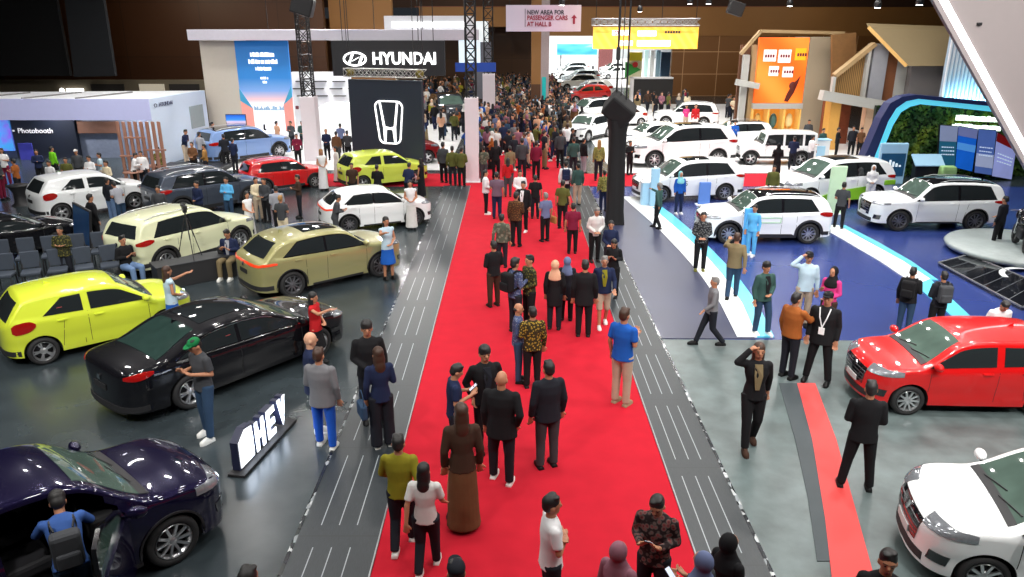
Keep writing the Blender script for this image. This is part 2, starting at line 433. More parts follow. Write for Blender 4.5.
        if not (openr and pl == 'R'):
            sm = MB()
            for s_ in ((W0[-1][0]+W0[-2][1])/2, W0[-1][1]-.01, None):
                if s_ is None:
                    xx = lin(xf-wb+Ra+.03, X(.30), 6) if not S.get('box') else lin(X(.18), X(.181), 6)
                    zz = lin(sill+.12, b1-.02, 6)
                    patch('', pl, [(x-.005, z) for x, z in zip(xx, zz)], [(x+.005, z) for x, z in zip(xx, zz)], None, 1, off=0, th=.0015, mbx=sm)
                else:
                    zz = lin(sill+.10, belt(X(s_))-.015, 8)
                    patch('', pl, [(X(s_)-.005, z) for z in zz], [(X(s_)+.005, z) for z in zz], None, 1, off=0, th=.0015, mbx=sm)
            sm.build('door_gap', M_SEAM, root)
            for s_ in (W0[-2][0]+.085 if not S.get('box') else .27, W0[-1][0]+.035):
                z = belt(X(s_))-.11; us = lin(X(s_)-.09, X(s_)+.09, 6)
                patch('door_handle', pl, [(u, z-.014-.006*math.sin(math.pi*i/5)) for i, u in enumerate(us)], [(u, z+.012) for u in us], PM, 2, off=.0, th=.028)
        else:
            z = belt(X(.2))-.11; us = lin(X(.27)-.09, X(.27)+.09, 6)
            patch('door_handle', pl, [(u, z-.014) for u in us], [(u, z+.012) for u in us], PM, 2, off=0, th=.028)
        # mirrors
        sg = 1 if pl == 'L' else -1
        if not (openr and pl == 'R'):
            xm = X(W0[-1][1])-.10; ym = yside(xm, belt(xm)); mm = MB()
            mm.ell((xm+.01, sg*(ym+.13), belt(xm)+.085), (.075, .115, .075)); mo = mm.build('wing_mirror', M_PLAST if S.get('box') else PM, root)
            MB().bar((xm, sg*(ym-.02), belt(xm)+.03), (xm+.01, sg*(ym+.08), belt(xm)+.05), .05, .035).build('mirror_arm', M_PLAST, mo)
        # cladding
        if S.get('clad') in ('black', 'body', 'thin'):
            cm = M_PLAST if S['clad'] != 'thin' else M_PLAST
            wd = .075 if S['clad'] == 'black' else .03
            for xa in (xf, xf-wb):
                an = lin(-12, 192, 20); cb = MB()
                patch('', pl, [(xa+(Ra+.002)*math.cos(math.radians(t)), R+(Ra+.002)*math.sin(math.radians(t))) for t in an],
                      [(xa+(Ra+wd)*math.cos(math.radians(t)), R+(Ra+wd)*math.sin(math.radians(t))) for t in an], None, 1, off=0, th=.018, mbx=cb)
                cb.build('arch_trim', cm, root)
            us = lin(xf-wb+Ra, xf-Ra, 12)
            patch('sill_trim', pl, [(u, sill+.004) for u in us], [(u, sill+(.13 if S['clad'] == 'black' else .06)) for u in us], cm, 2, off=0, th=.016)
        if S.get('rails'):
            rl = MB(); P = []
            for s_ in lin(.13, S['wst']-.06, 7): 
                o, d = org('T', X(s_), sg*Wh*.63); P.append(cast(o, d)+Vector((0, 0, .045)))
            P[0].z -= .04; P[-1].z -= .04
            for a, b in zip(P, P[1:]): rl.tube(a, b, .016, n=6)
            rl.build('roof_rail', mat('rail_silver', (.6, .61, .63), .3, .8), root)
        # lamps
        hz0, hz1 = S['hl'][0]*H, S['hl'][1]*H
        if S.get('box'):
            c = [(34*1, 0)]
            hm = MB(); hm.lathe([(0.0, .05), (.09, .045), (.105, .02), (.11, -.03)], (0, 0, 0), 'Z', 20)
            hl = hm.build('headlight', M_LAMP, root); hl.location = (xn-.03, sg*.56, (hz0+hz1)/2); hl.rotation_euler = (0, math.pi/2, 0)
        else:
            aa = lin(26, 66, 8); 
            patch('headlight', 'N', [(sg*a, hz0+.035*(i/7)) for i, a in enumerate(aa)], [(sg*a, hz1-.01+.02*(i/7)-.01*(i == 7)) for i, a in enumerate(aa)], M_LAMP, 3, off=.001, th=.012)
            bb = lin(36, 50, 5)
            patch('fog_lamp', 'N', [(sg*a, .24*H) for a in bb], [(sg*(a+2), .33*H) for a in bb], M_GLOSSBLK, 3, off=0, th=.012)
        tz0, tz1 = S['tl'][0]*H, S['tl'][1]*H
        if S.get('bar'):
            aa = lin(0, 66, 12); patch('taillight', 'E', [(sg*a, tz0+.012+.018*(i > 7)) for i, a in enumerate(aa)], [(sg*a, tz1-.012+.02*(i > 7)-.02*(i == 11)) for i, a in enumerate(aa)], M_TAILBAR, 3, off=.001, th=.014)
        else:
            a0, a1 = S.get('tla', (40, 66)); aa = lin(a0, a1, 8); zm = (tz0+tz1)/2
            sh = ([.45, .7, .9, 1, 1, .9, .62, .25] if style != 'hatch' else [.55, .95, 1, 1, .95, .85, .6, .2]) if not S.get('box') else [1]*8
            patch('taillight', 'E', [(sg*a, zm+(tz0-zm)*sh[i]+.004*i) for i, a in enumerate(aa)], [(sg*a, zm+(tz1-zm)*sh[i]+.006*i) for i, a in enumerate(aa)], M_TAIL, 3, off=.001, th=.014)
    # grille, plates
    gz0, gz1 = (.30*H, hz0+.02) if not S.get('box') else (.44*H, .565*H)
    ga = lin(-27, 27, 11) if not S.get('box') else lin(-34, 34, 11)
    gr = patch('grille', 'N', [(a*.86, gz0) for a in ga], [(a, gz1) for a in ga], M_GLOSSBLK, 4, off=0, th=.010)
    gm = MB()
    for k in range(1, 5):
        z = gz0+(gz1-gz0)*k/5; patch('', 'N', [(a*(.86+.14*k/5)*.95, z-.006) for a in ga], [(a*(.86+.14*k/5)*.95, z+.006) for a in ga], None, 1, off=.008, th=.008, mbx=gm)
    gm.build('grille_bars', mat('grille_grey', (.12, .12, .13), .35, .7), gr)
    quad('lower_intake', 'N', -33, .175*H if not S.get('box') else .26*H, 33, .25*H if not S.get('box') else .34*H, M_PLAST, 11, 2, off=0, th=.012)
    quad('license_plate', 'N', -13, .285*H, 13, .285*H+.10, M_PLATE, 5, 1, off=.012, th=.012)
    quad('license_plate', 'E', -13, .42*H, 13, .42*H+.11, M_PLAST, 5, 1, off=.006, th=.010)
    patch('badge', 'N', [(-4, gz1-.10), (0, gz1-.12), (4, gz1-.10)], [(-4, gz1-.03), (0, gz1-.01), (4, gz1-.03)], M_CHROME, 1, off=.016, th=.012)
    patch('badge', 'E', [(-3.5, .545*H), (0, .535*H), (3.5, .545*H)], [(-3.5, .59*H), (0, .60*H), (3.5, .59*H)], M_CHROME, 1, off=.014, th=.010)
    quad('rear_bumper', 'E', -58, bottom(xt)+.0 if 0 else .19*H, 58, .265*H, M_PLAST, 14, 2, off=0, th=.016)
    # spare wheel of the boxy one
    if S.get('box'):
        sw = MB(); sw.lathe([(.10, .0), (.30, .01), (.335, -.04), (.335, -.16), (.30, -.2)], (0, 0, 0), 'Z', 24)
        o = sw.build('spare_wheel', M_TYRE, root); o.location = (xt-.0, 0.05, .95); o.rotation_euler = (0, -math.pi/2, 0)
        bp = MB()
        bp.bbox(xn-.08, -.80, .40, xn+.05, .80, .56, .03); bp.build('front_bumper', M_PLAST, root)
    else:
        fm = MB(); o, d = org('T', X(S['win'][0][2]-.02), 0); t = cast(o, d)
        fm.add([t+Vector((.08, 0, -.01)), t+Vector((-.07, .02, -.01)), t+Vector((-.07, -.02, -.01)), t+Vector((-.06, 0, .065))], [(0, 1, 3), (0, 3, 2), (1, 2, 3)]); fm.build('antenna_fin', PM if roof != 'black' else M_GLOSSBLK, root)
    # wheels
    tw = .21 if R < .33 else .235
    ty = MB(); r0 = R*.70
    ty.lathe([(r0, tw/2-.02), (r0+.02, tw/2), (R-.035, tw/2), (R-.008, tw/2-.02), (R, tw/2-.05), (R, -tw/2+.05), (R-.008, -tw/2+.02), (R-.035, -tw/2), (r0, -tw/2), (r0, tw/2-.02)], axis='Y', n=36)
    tm = ty.mesh('wheel'); tm.materials.append(M_TYRE)
    rm = MB()
    rm.lathe([(r0*.97, tw/2-.005), (r0*1.0, tw/2-.012), (r0*.90, tw/2-.025), (r0*.86, tw/2-.10)], axis='Y', n=36)
    rm.lathe([(0.0, tw/2-.035), (.06, tw/2-.035), (.075, tw/2-.06)], axis='Y', n=16)
    ns = wheel_n
    for k in range(ns):
        a = 2*math.pi*k/ns
        for off in ((-.16, .16) if ns <= 6 else (0,)):
            a2 = a+off*.9
            p0 = Vector((.05*math.cos(a), tw/2-.045, .05*math.sin(a))); p1 = Vector((r0*.93*math.cos(a2), tw/2-.022, r0*.93*math.sin(a2)))
            rm.bar(p0, p1, .028 if ns <= 6 else .034, .025, up=(0, 1, 0))
    rmm = rm.mesh('rim'); rmm.materials.append({'machined': M_RIM, 'dark': mat('grey_rim', (.25, .25, .27), .3, .8)}[rim])
    dm = MB(); dm.lathe([(0.0, tw/2-.11), (r0*.93, tw/2-.11), (r0*.93, tw/2-.13)], axis='Y', n=24)
    dmm = dm.mesh('brake_disc'); dmm.materials.append(M_RIMD)
    for xa in (xf, xf-wb):
        for sg in (1, -1):
            wo = link('wheel', tm, None, root); wo.location = (xa, sg*(Wh-tw/2-.02), R)
            if sg < 0: wo.rotation_euler = (0, 0, math.pi)
            link('rim', rmm, None, wo); link('brake_disc', dmm, None, wo)
    info = dict(S=S, X=X, belt=belt, ztf=ztf, yside=yside, sill=sill, Wh=Wh, xf=xf, wb=wb, xn=xn, xt=xt, R=R, root=root, door=door, patch=patch, lin=lin)
    return info

def seat_car(root, style, F, Rr, near, smin=.88, smax=1.12, z=0.0):
    """stand a car on the floor, its near-side wheels touching the two given floor points"""
    S = STY[style]; d = F-Rr; sc = min(smax, max(smin, d.length/S['wb']))
    u = d.normalized(); left = Vector((-u.y, u.x, 0)); tr = (S['W']/2-.06)*sc
    mid = (F+Rr)/2; c = mid - left*tr if near == 'L' else mid + left*tr
    root.location = (c.x, c.y, z); root.rotation_euler = (0, 0, math.atan2(u.y, u.x)); root.scale = (sc,)*3
    return sc
# ------------------------------------------------------------------ people
def vox(mb, name, m, size, it=2, fac=.5):
    me = mb.mesh(name)
    bm = bmesh.new(); bm.from_mesh(me); bmesh.ops.recalc_face_normals(bm, faces=bm.faces); bm.to_mesh(me); bm.free()
    o = bpy.data.objects.new('forming', me)
    r = o.modifiers.new('r', 'REMESH'); r.mode = 'VOXEL'; r.voxel_size = size; r.use_smooth_shade = True
    s = o.modifiers.new('s', 'SMOOTH'); s.iterations = it; s.factor = fac
    out = formed(o); out.name = name; bpy.data.meshes.remove(me)
    out.materials.clear(); out.materials.append(m)
    return out
SKIN = [mat('skin_tan', hexc(176, 122, 92), .55, var=.08, scale=18), mat('skin_brown', hexc(142, 94, 68), .55, var=.08, scale=18), mat('skin_light', hexc(206, 158, 128), .55, var=.08, scale=18)]
HAIRM = {'black': mat('hair_black', (.010, .009, .009), .55, var=.3, scale=60), 'brown': mat('hair_brown', hexc(60, 38, 26), .55, var=.3, scale=60), 'grey': mat('hair_grey', hexc(120, 118, 116), .6, var=.3, scale=60), 'fair': mat('hair_fair', hexc(150, 110, 60), .6, var=.3, scale=60)}
def cloth(name, rgb, rough=.85, var=.12, scale=9):
    return mat('cloth_'+name, hexc(*rgb), rough, spec=.25, var=var, scale=scale)
def batik(name, c1, c2, c3, scale=22):
    def b(nt):
        v = nt.nodes.new('ShaderNodeTexVoronoi'); v.inputs['Scale'].default_value = scale
        nt.links.new(texco(nt), v.inputs['Vector'])
        return ramp(nt, v.outputs['Distance'], [(0, hexc(*c1)), (.28, hexc(*c2)), (.45, hexc(*c3)), (.6, hexc(*c1))], 'LINEAR')
    return ramp_mat('batik_'+name, b, .85, spec=.25)
EYE = mat('eye_dark', (.012, .01, .01), .3, var=0)
LIP = mat('lips', hexc(120, 62, 56), .5, var=0)
ARMS = {  # elbow, wrist for the +x side, hand direction
 'down': ((.235, -.02, 1.10), (.24, .05, .86), (0, .15, -1)),
 'phone': ((.225, -.02, 1.13), (.10, .25, 1.19), (-.45, .6, .55)),
 'crossed': ((.235, .03, 1.13), (.0, .165, 1.16), (-.92, -.38, .1)),
 'pocket': ((.27, -.08, 1.13), (.20, .03, .92), (-.2, .2, -1)),
 'behind': ((.25, -.11, 1.13), (.05, -.17, .97), (-1, 0, -.2)),
 'hip': ((.37, -.06, 1.17), (.19, .0, 1.02), (-.5, .6, -.5)),
 'up': ((.33, .07, 1.42), (.13, .04, 1.62), (-.8, -.3, .4)),
 'point': ((.25, .14, 1.22), (.20, .40, 1.28), (0, 1, .1)),
 'hold': ((.23, .0, 1.11), (.05, .19, 1.00), (-.8, .3, -.2)),
 'camera': ((.26, .12, 1.24), (.08, .21, 1.50), (-.3, .2, .9)),
 'reach': ((.27, .20, 1.30), (.20, .45, 1.40), (0, 1, .1)),
 'swing': ((.24, -.10, 1.12), (.25, -.16, .88), (0, -.1, -1)),
 'swingf': ((.24, .06, 1.12), (.22, .24, .98), (0, .6, -.7)),
}
LEGS = {
 'stand': ((.10, .015, .49), (.105, .0, .075), (.10, .015, .49), (.105, .0, .075)),
 'wide': ((.14, .015, .49), (.19, .0, .075), (.14, .015, .49), (.19, .0, .075)),
 'ease': ((.10, .015, .49), (.11, -.02, .075), (.14, .07, .50), (.15, .10, .075)),
 'stride': ((.09, .16, .51), (.09, .30, .08), (.09, -.02, .48), (.09, -.30, .13)),
 'walk': ((.09, .10, .50), (.09, .17, .08), (.09, .02, .48), (.09, -.18, .10)),
 'sit': ((.13, .42, .50), (.13, .44, .08), (.13, .42, .50), (.13, .40, .08)),
}
def seg(mb, a, b, ra, rb, n=12):
    mb.tube(a, b, ra, rb, n); return mb
def build_person(size=.013, legs='stand', arms=('down', 'down'), lean=0.0, look=(0, 0), sex='m', build=1.0, top='shirt', sleeve='long', hem=.84,
                 top_m=None, pants='trousers', pants_m=None, shoe_m=None, hair='short', hair_m=None, skin=None, name='person', face=False,
                 under=None, hijab_m=None, cap_m=None, loose=1.10, fingers=True, collar=None):
    root = empty(name); sk = skin or SKIN[0]; hair_m = hair_m or HAIRM['black']
    fw = .90 if sex == 'f' else 1.0; b = build
    sitdz = -.40 if legs == 'sit' else 0.0
    H0 = Vector((0, 0, .92)); RL = Matrix.Rotation(-math.radians(lean), 3, 'X')
    off = Vector((0, 0, sitdz))
    def U(p): return H0 + RL @ (Vector(p)-H0) + off
    NK = Vector((0, .0, 1.44)); RH = RL @ Matrix.Rotation(math.radians(look[0]), 3, 'Z') @ Matrix.Rotation(-math.radians(look[1]), 3, 'X')
    def HP(p): return U(NK) + RH @ (Vector(p)-NK)
    SH = (.172*fw*b, 0, 1.375)
    lg = LEGS[legs]
    K = [Vector((lg[0][0], lg[0][1], lg[0][2])), Vector((-lg[2][0], lg[2][1], lg[2][2]))]
    A = [Vector(lg[1]), Vector((-lg[3][0], lg[3][1], lg[3][2]))]
    HJ = [Vector((.09, 0, .90))+off, Vector((-.09, 0, .90))+off]
    AR = []
    for sg, a in zip((1, -1), arms):
        e, wv, hd = ARMS[a]
        m3 = lambda p: (p[0]*sg*(1 if abs(p[0]) < .12 else fw), p[1], p[2])
        AR.append((U((SH[0]*sg, 0, SH[2])), U(m3(e)), U(m3(wv)), (RL @ Vector((hd[0]*sg, hd[1], hd[2]))).normalized()))
    def rg(z, rx, ry, yo=0, n=20):
        return [U((rx*fw*b*math.cos(t), ry*b*math.sin(t)+yo, z)) for t in (2*math.pi*i/n for i in range(n))]
    # body: one continuous skin from crown to sole
    s = MB()
    s.ell((0, 0, 0), (.074, .092, .106), 16, 12); cr = len(s.v)
    s.v = [tuple(HP((v[0], v[1]+.004, v[2]+1.588))) for v in s.v]
    def hell(c, r, nu=12, nv=8):
        t = MB(); t.ell(c, r, nu, nv); t.v = [tuple(HP(v)) for v in t.v]; s.add(t.v, t.f, True)
    hell((0, .020, 1.522), (.058, .068, .062)); hell((0, .098, 1.562), (.014, .018, .024)); hell((0, .075, 1.605), (.05, .022, .02))
    for sg in (1, -1): hell((sg*.077, -.005, 1.565), (.012, .022, .032))
    seg(s, U((0, -.012, 1.36)), HP((0, -.005, 1.53)), .060, .054)
    s.rings([rg(1.40, .085, .055, -.01), rg(1.34, .135, .080, -.005), rg(1.22, .15, .10), rg(1.08, .13, .09), rg(.95, .145, .10), rg(.87, .13, .09)])
    for i in (0, 1):
        S0, E, W, D = AR[i]
        s.ell(S0+RL @ Vector((0, 0, -.025)), (.040, .040, .040), 10, 7)
        seg(s, S0+RL @ Vector((0, 0, -.025)), E, .040, .036); seg(s, E, W, .038, .027); s.ell(E, (.038,)*3, 10, 7)
        # hand: palm, four unequal fingers, thumb from the side of the palm
        side = D.cross(Vector((0, 0, 1)))
        if side.length < .25: side = D.cross(Vector((0, 1, 0)))
        side.normalize(); nrm = side.cross(D).normalized()
        pc = W + D*.048
        seg(s, W, W + D*.03, .027, .030, 10)
        q = Matrix((side, nrm, D)).transposed()
        s.ell(pc, (.042, .019, .052), 12, 8, M=q)
        if fingers:
            for k, (o_, ln) in enumerate(((-.032, .060), (-.011, .076), (.011, .072), (.031, .055))):
                b0 = W + D*.088 + side*o_; b1 = b0 + D*ln*.55 + side*o_*.25 + nrm*.006; b2 = b1 + D*ln*.42 + nrm*.024
                seg(s, b0, b1, .0105, .0098, 8); seg(s, b1, b2, .0098, .0088, 8); s.ell(b1, (.010,)*3, 8, 5)
            t0 = W + D*.030 + side*.032; t1 = t0 + D*.034 + side*.030; t2 = t1 + D*.028 + nrm*.010
            seg(s, t0, t1, .014, .012, 8); seg(s, t1, t2, .012, .010, 8)
        seg(s, HJ[i], K[i], .074, .050); seg(s, K[i], A[i], .050, .036); s.ell(K[i], (.050,)*3, 10, 7)
        s.ell(A[i] + Vector((0, .05, -.04)), (.036, .105, .030), 12, 8)
    link('body', vox(s, 'body', sk, size), None, root)
    if face:
        for sg in (1, -1):
            t = MB(); t.ell((0, 0, 0), (.013, .007, .008), 10, 6); o = t.build('eye', EYE, root); o.location = HP((sg*.031, .088, 1.583))
            t = MB(); p = [HP((sg*(.014+.036*k/3), .095-.006*k, 1.602+.004*math.sin(k))) for k in range(4)]
            for a_, b_ in zip(p, p[1:]): t.tube(a_, b_, .0045, n=5)
            t.build('eyebrow', hair_m, root)
        t = MB(); t.ell((0, 0, 0), (.024, .008, .008), 10, 6); o = t.build('mouth', LIP, root); o.location = HP((0, .088, 1.515))
    # trousers / skirt
    v2 = max(size, .014)
    LZ = loose
    if pants in ('trousers', 'shorts', 'wide'):
        p = MB(); kk = 1.25 if pants == 'wide' else 1.0
        p.rings([rg(1.0, .155, .108), rg(.92, .172, .122), rg(.84, .168, .118), rg(.80, .14, .10)])
        for i in (0, 1):
            p.ell(K[i], (.066*LZ*kk,)*3, 12, 8)
            seg(p, HJ[i], K[i], .093*LZ, .068*LZ*kk, 14)
            if pants != 'shorts': seg(p, K[i], K[i]+(A[i]-K[i])*.99, .066*LZ*kk, .054*LZ*kk*kk, 14)
            else: seg(p, K[i], K[i]+(A[i]-K[i])*.12, .068*LZ, .07*LZ, 14)
        link('trousers' if pants != 'shorts' else 'shorts', vox(p, 'trousers', pants_m, v2), None, root)
    elif pants in ('skirt', 'long_skirt'):
        p = MB(); ze = .44 if pants == 'skirt' else .07
        if legs == 'sit': ze = .44
        R_ = [rg(1.0, .145, .10), rg(.90, .175, .12), rg(.72, .19, .14), rg(ze+.12, .20*LZ, .165*LZ), rg(ze, .215*LZ, .18*LZ)]
        p.rings(R_); link('skirt', vox(p, 'skirt', pants_m, v2), None, root)
    # shoes
    if shoe_m is not None:
        for i in (0, 1):
            p = MB(); a = A[i]; z0 = a.z-.075
            outline = [(-.040, -.055), (.038, -.055), (.046, .05), (.048, .12), (.034, .175), (0, .195), (-.034, .175), (-.046, .12), (-.044, .05)]
            def rr(z, k, yk=1.0): return [(a.x+u*k, a.y+(v-.04)*yk+.04, z) for u, v in outline]
            p.rings([rr(z0, 1.0), rr(z0+.03, 1.02), rr(z0+.055, .92, .96), rr(z0+.08, .62, .62), rr(z0+.095, .55, .42)])
            p.build('shoe', shoe_m, root)
    # upper garment
    t = MB()
    cx, cy = (1.0, 1.0) if top in ('shirt', 'tee') else (1.06, 1.10)
    w1 = .135 if sex == 'f' else .155
    t.rings([rg(1.45, .060, .055, -.012), rg(1.425, .105*cx, .070, -.01), rg(1.395, .160*cx, .086, -.006), rg(1.35, .188*cx, .102*cy, -.004), rg(1.24, .180*cx, .122*cy), rg(1.09, w1*cx*1.03, .114*cy), rg(.98, .165*cx, .120*cy), rg(max(hem, .86), .182*cx, .130*cy)]
            + ([rg(hem, .19*cx, .137*cy)] if hem < .86 else []))
    for i in (0, 1):
        S0, E, W, D = AR[i]
        k = 1.0 if top in ('shirt', 'tee') else 1.07
        t.ell(S0+RL @ Vector((0, 0, -.012)), (.060*k,)*3, 12, 8)
        if sleeve == 'long':
            seg(t, S0, E, .062*k, .052*k, 14); t.ell(E, (.052*k,)*3, 12, 8); seg(t, E, E+(W-E)*.96, .051*k, .040*k, 14)
        elif sleeve == 'short': seg(t, S0, S0+(E-S0)*.78, .062*k, .060*k, 14)
    link({'jacket': 'jacket', 'suit': 'suit_jacket', 'tee': 't_shirt'}.get(top, top), vox(t, 'top', top_m, v2), None, root)
    if under is not None:            # shirt seen in the open front of a jacket
        u = MB(); P = [U((-.055, .080, 1.40)), U((.055, .080, 1.40)), U((.060, .140*b, 1.24)), U((.03, .136*b, 1.02)), U((-.03, .136*b, 1.02)), U((-.060, .140*b, 1.24))]
        Q = [q_+RL @ Vector((0, .012, 0)) for q_ in P]; n = len(P)
        u.add(P+Q, [tuple(range(n-1, -1, -1)), tuple(range(n, 2*n))]+[(i, (i+1) % n, n+(i+1) % n, n+i) for i in range(n)]); u.build('shirt_front', under, root)
    if collar is not None:
        c = MB(); c.rings([rg(1.445, .066, .060, -.008), rg(1.415, .085, .072, -.006)], cap=False); c.build('collar', collar, root)
    # hair, scarf, cap
    def hmesh(nm, parts, m, sz):
        q_ = MB()
        for c, r in parts: q_.ell(c, r, 14, 10)
        q_.v = [tuple(HP(v)) for v in q_.v]
        return link(nm, vox(q_, nm, m, sz), None, root)
    hs = max(size, .012)
    if hair in ('short', 'cap'): hmesh('hair', [((0, -.012, 1.620), (.082, .100, .090)), ((0, -.048, 1.575), (.074, .062, .075)), ((.028, .038, 1.682), (.040, .045, .024)), ((-.030, .010, 1.692), (.042, .05, .022))], hair_m, hs)
    elif hair == 'thick': hmesh('hair', [((0, -.006, 1.632), (.092, .108, .096)), ((0, -.05, 1.575), (.082, .066, .085)), ((.03, .06, 1.675), (.045, .04, .03))], hair_m, hs)
    elif hair == 'long': hmesh('hair', [((0, -.012, 1.622), (.086, .102, .094)), ((0, -.055, 1.52), (.088, .055, .16)), ((.06, -.02, 1.50), (.03, .05, .12)), ((-.06, -.02, 1.50), (.03, .05, .12)), ((0, -.075, 1.40), (.085, .045, .12))], hair_m, hs)
    elif hair == 'bun': hmesh('hair', [((0, -.012, 1.622), (.083, .102, .094)), ((0, -.05, 1.57), (.075, .062, .075)), ((0, -.115, 1.60), (.04, .04, .04))], hair_m, hs)
    elif hair == 'fringe': hmesh('hair', [((0, -.045, 1.575), (.078, .055, .045))], hair_m, hs)
    elif hair == 'hijab':
        q_ = MB(); q_.ell((0, -.026, 1.592), (.096, .108, .122), 16, 12)
        q_.v = [tuple(HP(v)) for v in q_.v]
        q_.rings([rg(1.53, .080, .080, -.02), rg(1.44, .115, .098, -.01), rg(1.36, .188, .125, 0), rg(1.27, .19, .145, 0), rg(1.22, .15, .12, 0)])
        link('headscarf', vox(q_, 'headscarf', hijab_m, hs), None, root)
    if hair == 'cap':
        q_ = MB(); q_.ell((0, -.004, 1.645), (.088, .106, .072), 16, 10); q_.rings([[(.07*math.cos(a_), .07+.10*math.sin(a_), 1.638-.0*a_) for a_ in [math.pi*i/9 for i in range(10)]], [(.07*math.cos(a_), .07+.10*math.sin(a_), 1.652) for a_ in [math.pi*i/9 for i in range(10)]]], closed=True)
        q_.v = [tuple(HP(v)) for v in q_.v]; q_.build('cap', cap_m, root)
    return root

def make_backpack(m, name='backpack'):
    r = empty(name); a = MB()
    a.bbox(-.15, -.30, 1.00, .15, -.125, 1.42, .05); a.build('bag_body', m, r)
    a = MB(); a.bbox(-.12, -.35, 1.03, .12, -.29, 1.22, .03); a.build('front_pocket', m, r)
    for sg in (1, -1):
        a = MB(); pts = [(sg*.09, -.13, 1.40), (sg*.115, -.06, 1.45), (sg*.12, .06, 1.42), (sg*.125, .135, 1.28), (sg*.13, .08, 1.10), (sg*.13, -.13, 1.05)]
        for p, q in zip(pts, pts[1:]): a.bar(p, q, .045, .014, up=(sg, .1, .2))
        a.build('shoulder_strap', m, r)
    return r
def make_bag(m, name='handbag'):
    r = empty(name); a = MB(); a.bbox(-.05, -.15, 0, .05, .15, .24, .03); a.build('bag_body', m, r)
    a = MB(); pts = [(0, .13*math.cos(t), .22+.22*math.sin(t)) for t in [math.pi*i/8 for i in range(9)]]
    for p, q in zip(pts, pts[1:]): a.tube(p, q, .009, n=6)
    a.build('strap', m, r); return r
# ------------------------------------------------------------------ the hall's ceiling lamps above the frame, then added fill lamps aimed at parts
LAMPS = []
def lamp(x, y, z, power, size=.7, col=(1, .97, .93), tgt=None, spread=150):
    d = bpy.data.lights.new('hall_light', 'AREA'); d.shape = 'DISK'; d.size = size; d.energy = power; d.color = col; d.spread = math.radians(spread)
    o = bpy.data.objects.new('hall_light', d); COL.objects.link(o); o.location = (x, y, z)
    if tgt is not None: o.rotation_euler = (Vector(tgt)-Vector((x, y, z))).to_track_quat('-Z', 'Y').to_euler()
    return o
LP = 0.37
for y, k in ((6.5, .75), (12, .9), (18, 1.0), (24, 1.05), (31, 1.1)):
    for x, kk in ((-15, .95), (-9.5, 1.0), (-4.5, .8), (.6, .62), (6, 1.5), (12, 1.9), (18, .9)):
        lamp(x + rnd.uniform(-.5, .5), y + rnd.uniform(-.6, .6), 11.5, 620*LP*k*kk)
for y in (37, 43, 50, 57, 66, 76):
    for x, kk in ((-20, .8), (-12, 1.3), (-5, .9), (1.5, .45), (8, 2.6 if y < 60 else 1.0), (14, 1.7 if y < 60 else .6)):
        lamp(x, y, 11.5, 750*LP*kk)
for y in (92, 110, 130, 150):
    for x in (4, 12, 22): lamp(x, y, 12, 5200*LP, size=1.5)
for x, y, tx, ty in ((-11, 44, -9, 40), (-6, 46, -6, 42)): lamp(x, y, 9, 700, tgt=(tx, ty, 0))
for x, e in ((-13, 480), (-6.5, 400), (5, 260), (10, 520), (15, 380)): lamp(x*.7, 2.5, 10.8, e, tgt=(x, 21, 0), spread=110)  # fill row added on the camera side to brighten the facing car sides
for x in (-24, -18.5, -14): lamp(x, 27, 10, 170, tgt=(x, 36.5, 2.0), spread=90)  # added fill aimed at the lilac fascia of the west stand
for x in (-7, 4, 15, 26): lamp(x, 64, 9, 170, tgt=(x, 74, 6.5), col=(1, .86, .62))  # added wash to lift the tan band of the back wall
for x in (-25, -13, -8): lamp(x, 54, 9.5, 160, tgt=(x, 62, 7.5), col=(1, .82, .6))  # added wash to lift the brown walls in the west
for x in (-27, -22.5, -18.5): lamp(x, 37.4, 2.9, 130, size=.3)  # added fill under the stand roof, lifts the dark interior
for x in (9, 13, 17): lamp(x+3, 36, 9.5, 90, tgt=(x+4, 44, 3), col=(1, .93, .8))  # added wash over the east timber stands
for x in (8.5, 10.5, 12.5): lamp(x, 12.5, 9.5, 60, tgt=(x, 17, 5))  # added fill that brightens the face of the grey fin

# ------------------------------------------------------------------ floor
def floor_mat(name, c, rough, var=.25, scale=1.2, spec=.5, bump=0):
    def b(nt):
        v = texco(nt); n = nt.nodes.new('ShaderNodeTexNoise'); n.inputs['Scale'].default_value = scale; n.inputs['Detail'].default_value = 6
        nt.links.new(v, n.inputs['Vector'])
        c0 = tuple(x*(1-var) for x in c); c1 = tuple(min(1, x*(1+var)) for x in c)
        return ramp(nt, n.outputs['Fac'], [(.3, c0), (.7, c1)])
    m = ramp_mat(name, b, rough, spec=spec)
    return m
F_GREY = floor_mat('floor_slate', hexc(50, 58, 62), .26)
F_BRIGHT = floor_mat('floor_pale_grey', hexc(88, 100, 100), .34, var=.30, scale=2.2)
F_BLUE = floor_mat('floor_blue', hexc(42, 58, 118), .27, var=.10, scale=.3)
F_WHITE = floor_mat('floor_white', hexc(235, 235, 235), .30, var=.04)
F_RED = floor_mat('carpet_red', hexc(180, 28, 44), .85, var=.06, scale=3, spec=.1)
F_BLACK = floor_mat('floor_black', hexc(30, 32, 36), .5, var=.2)
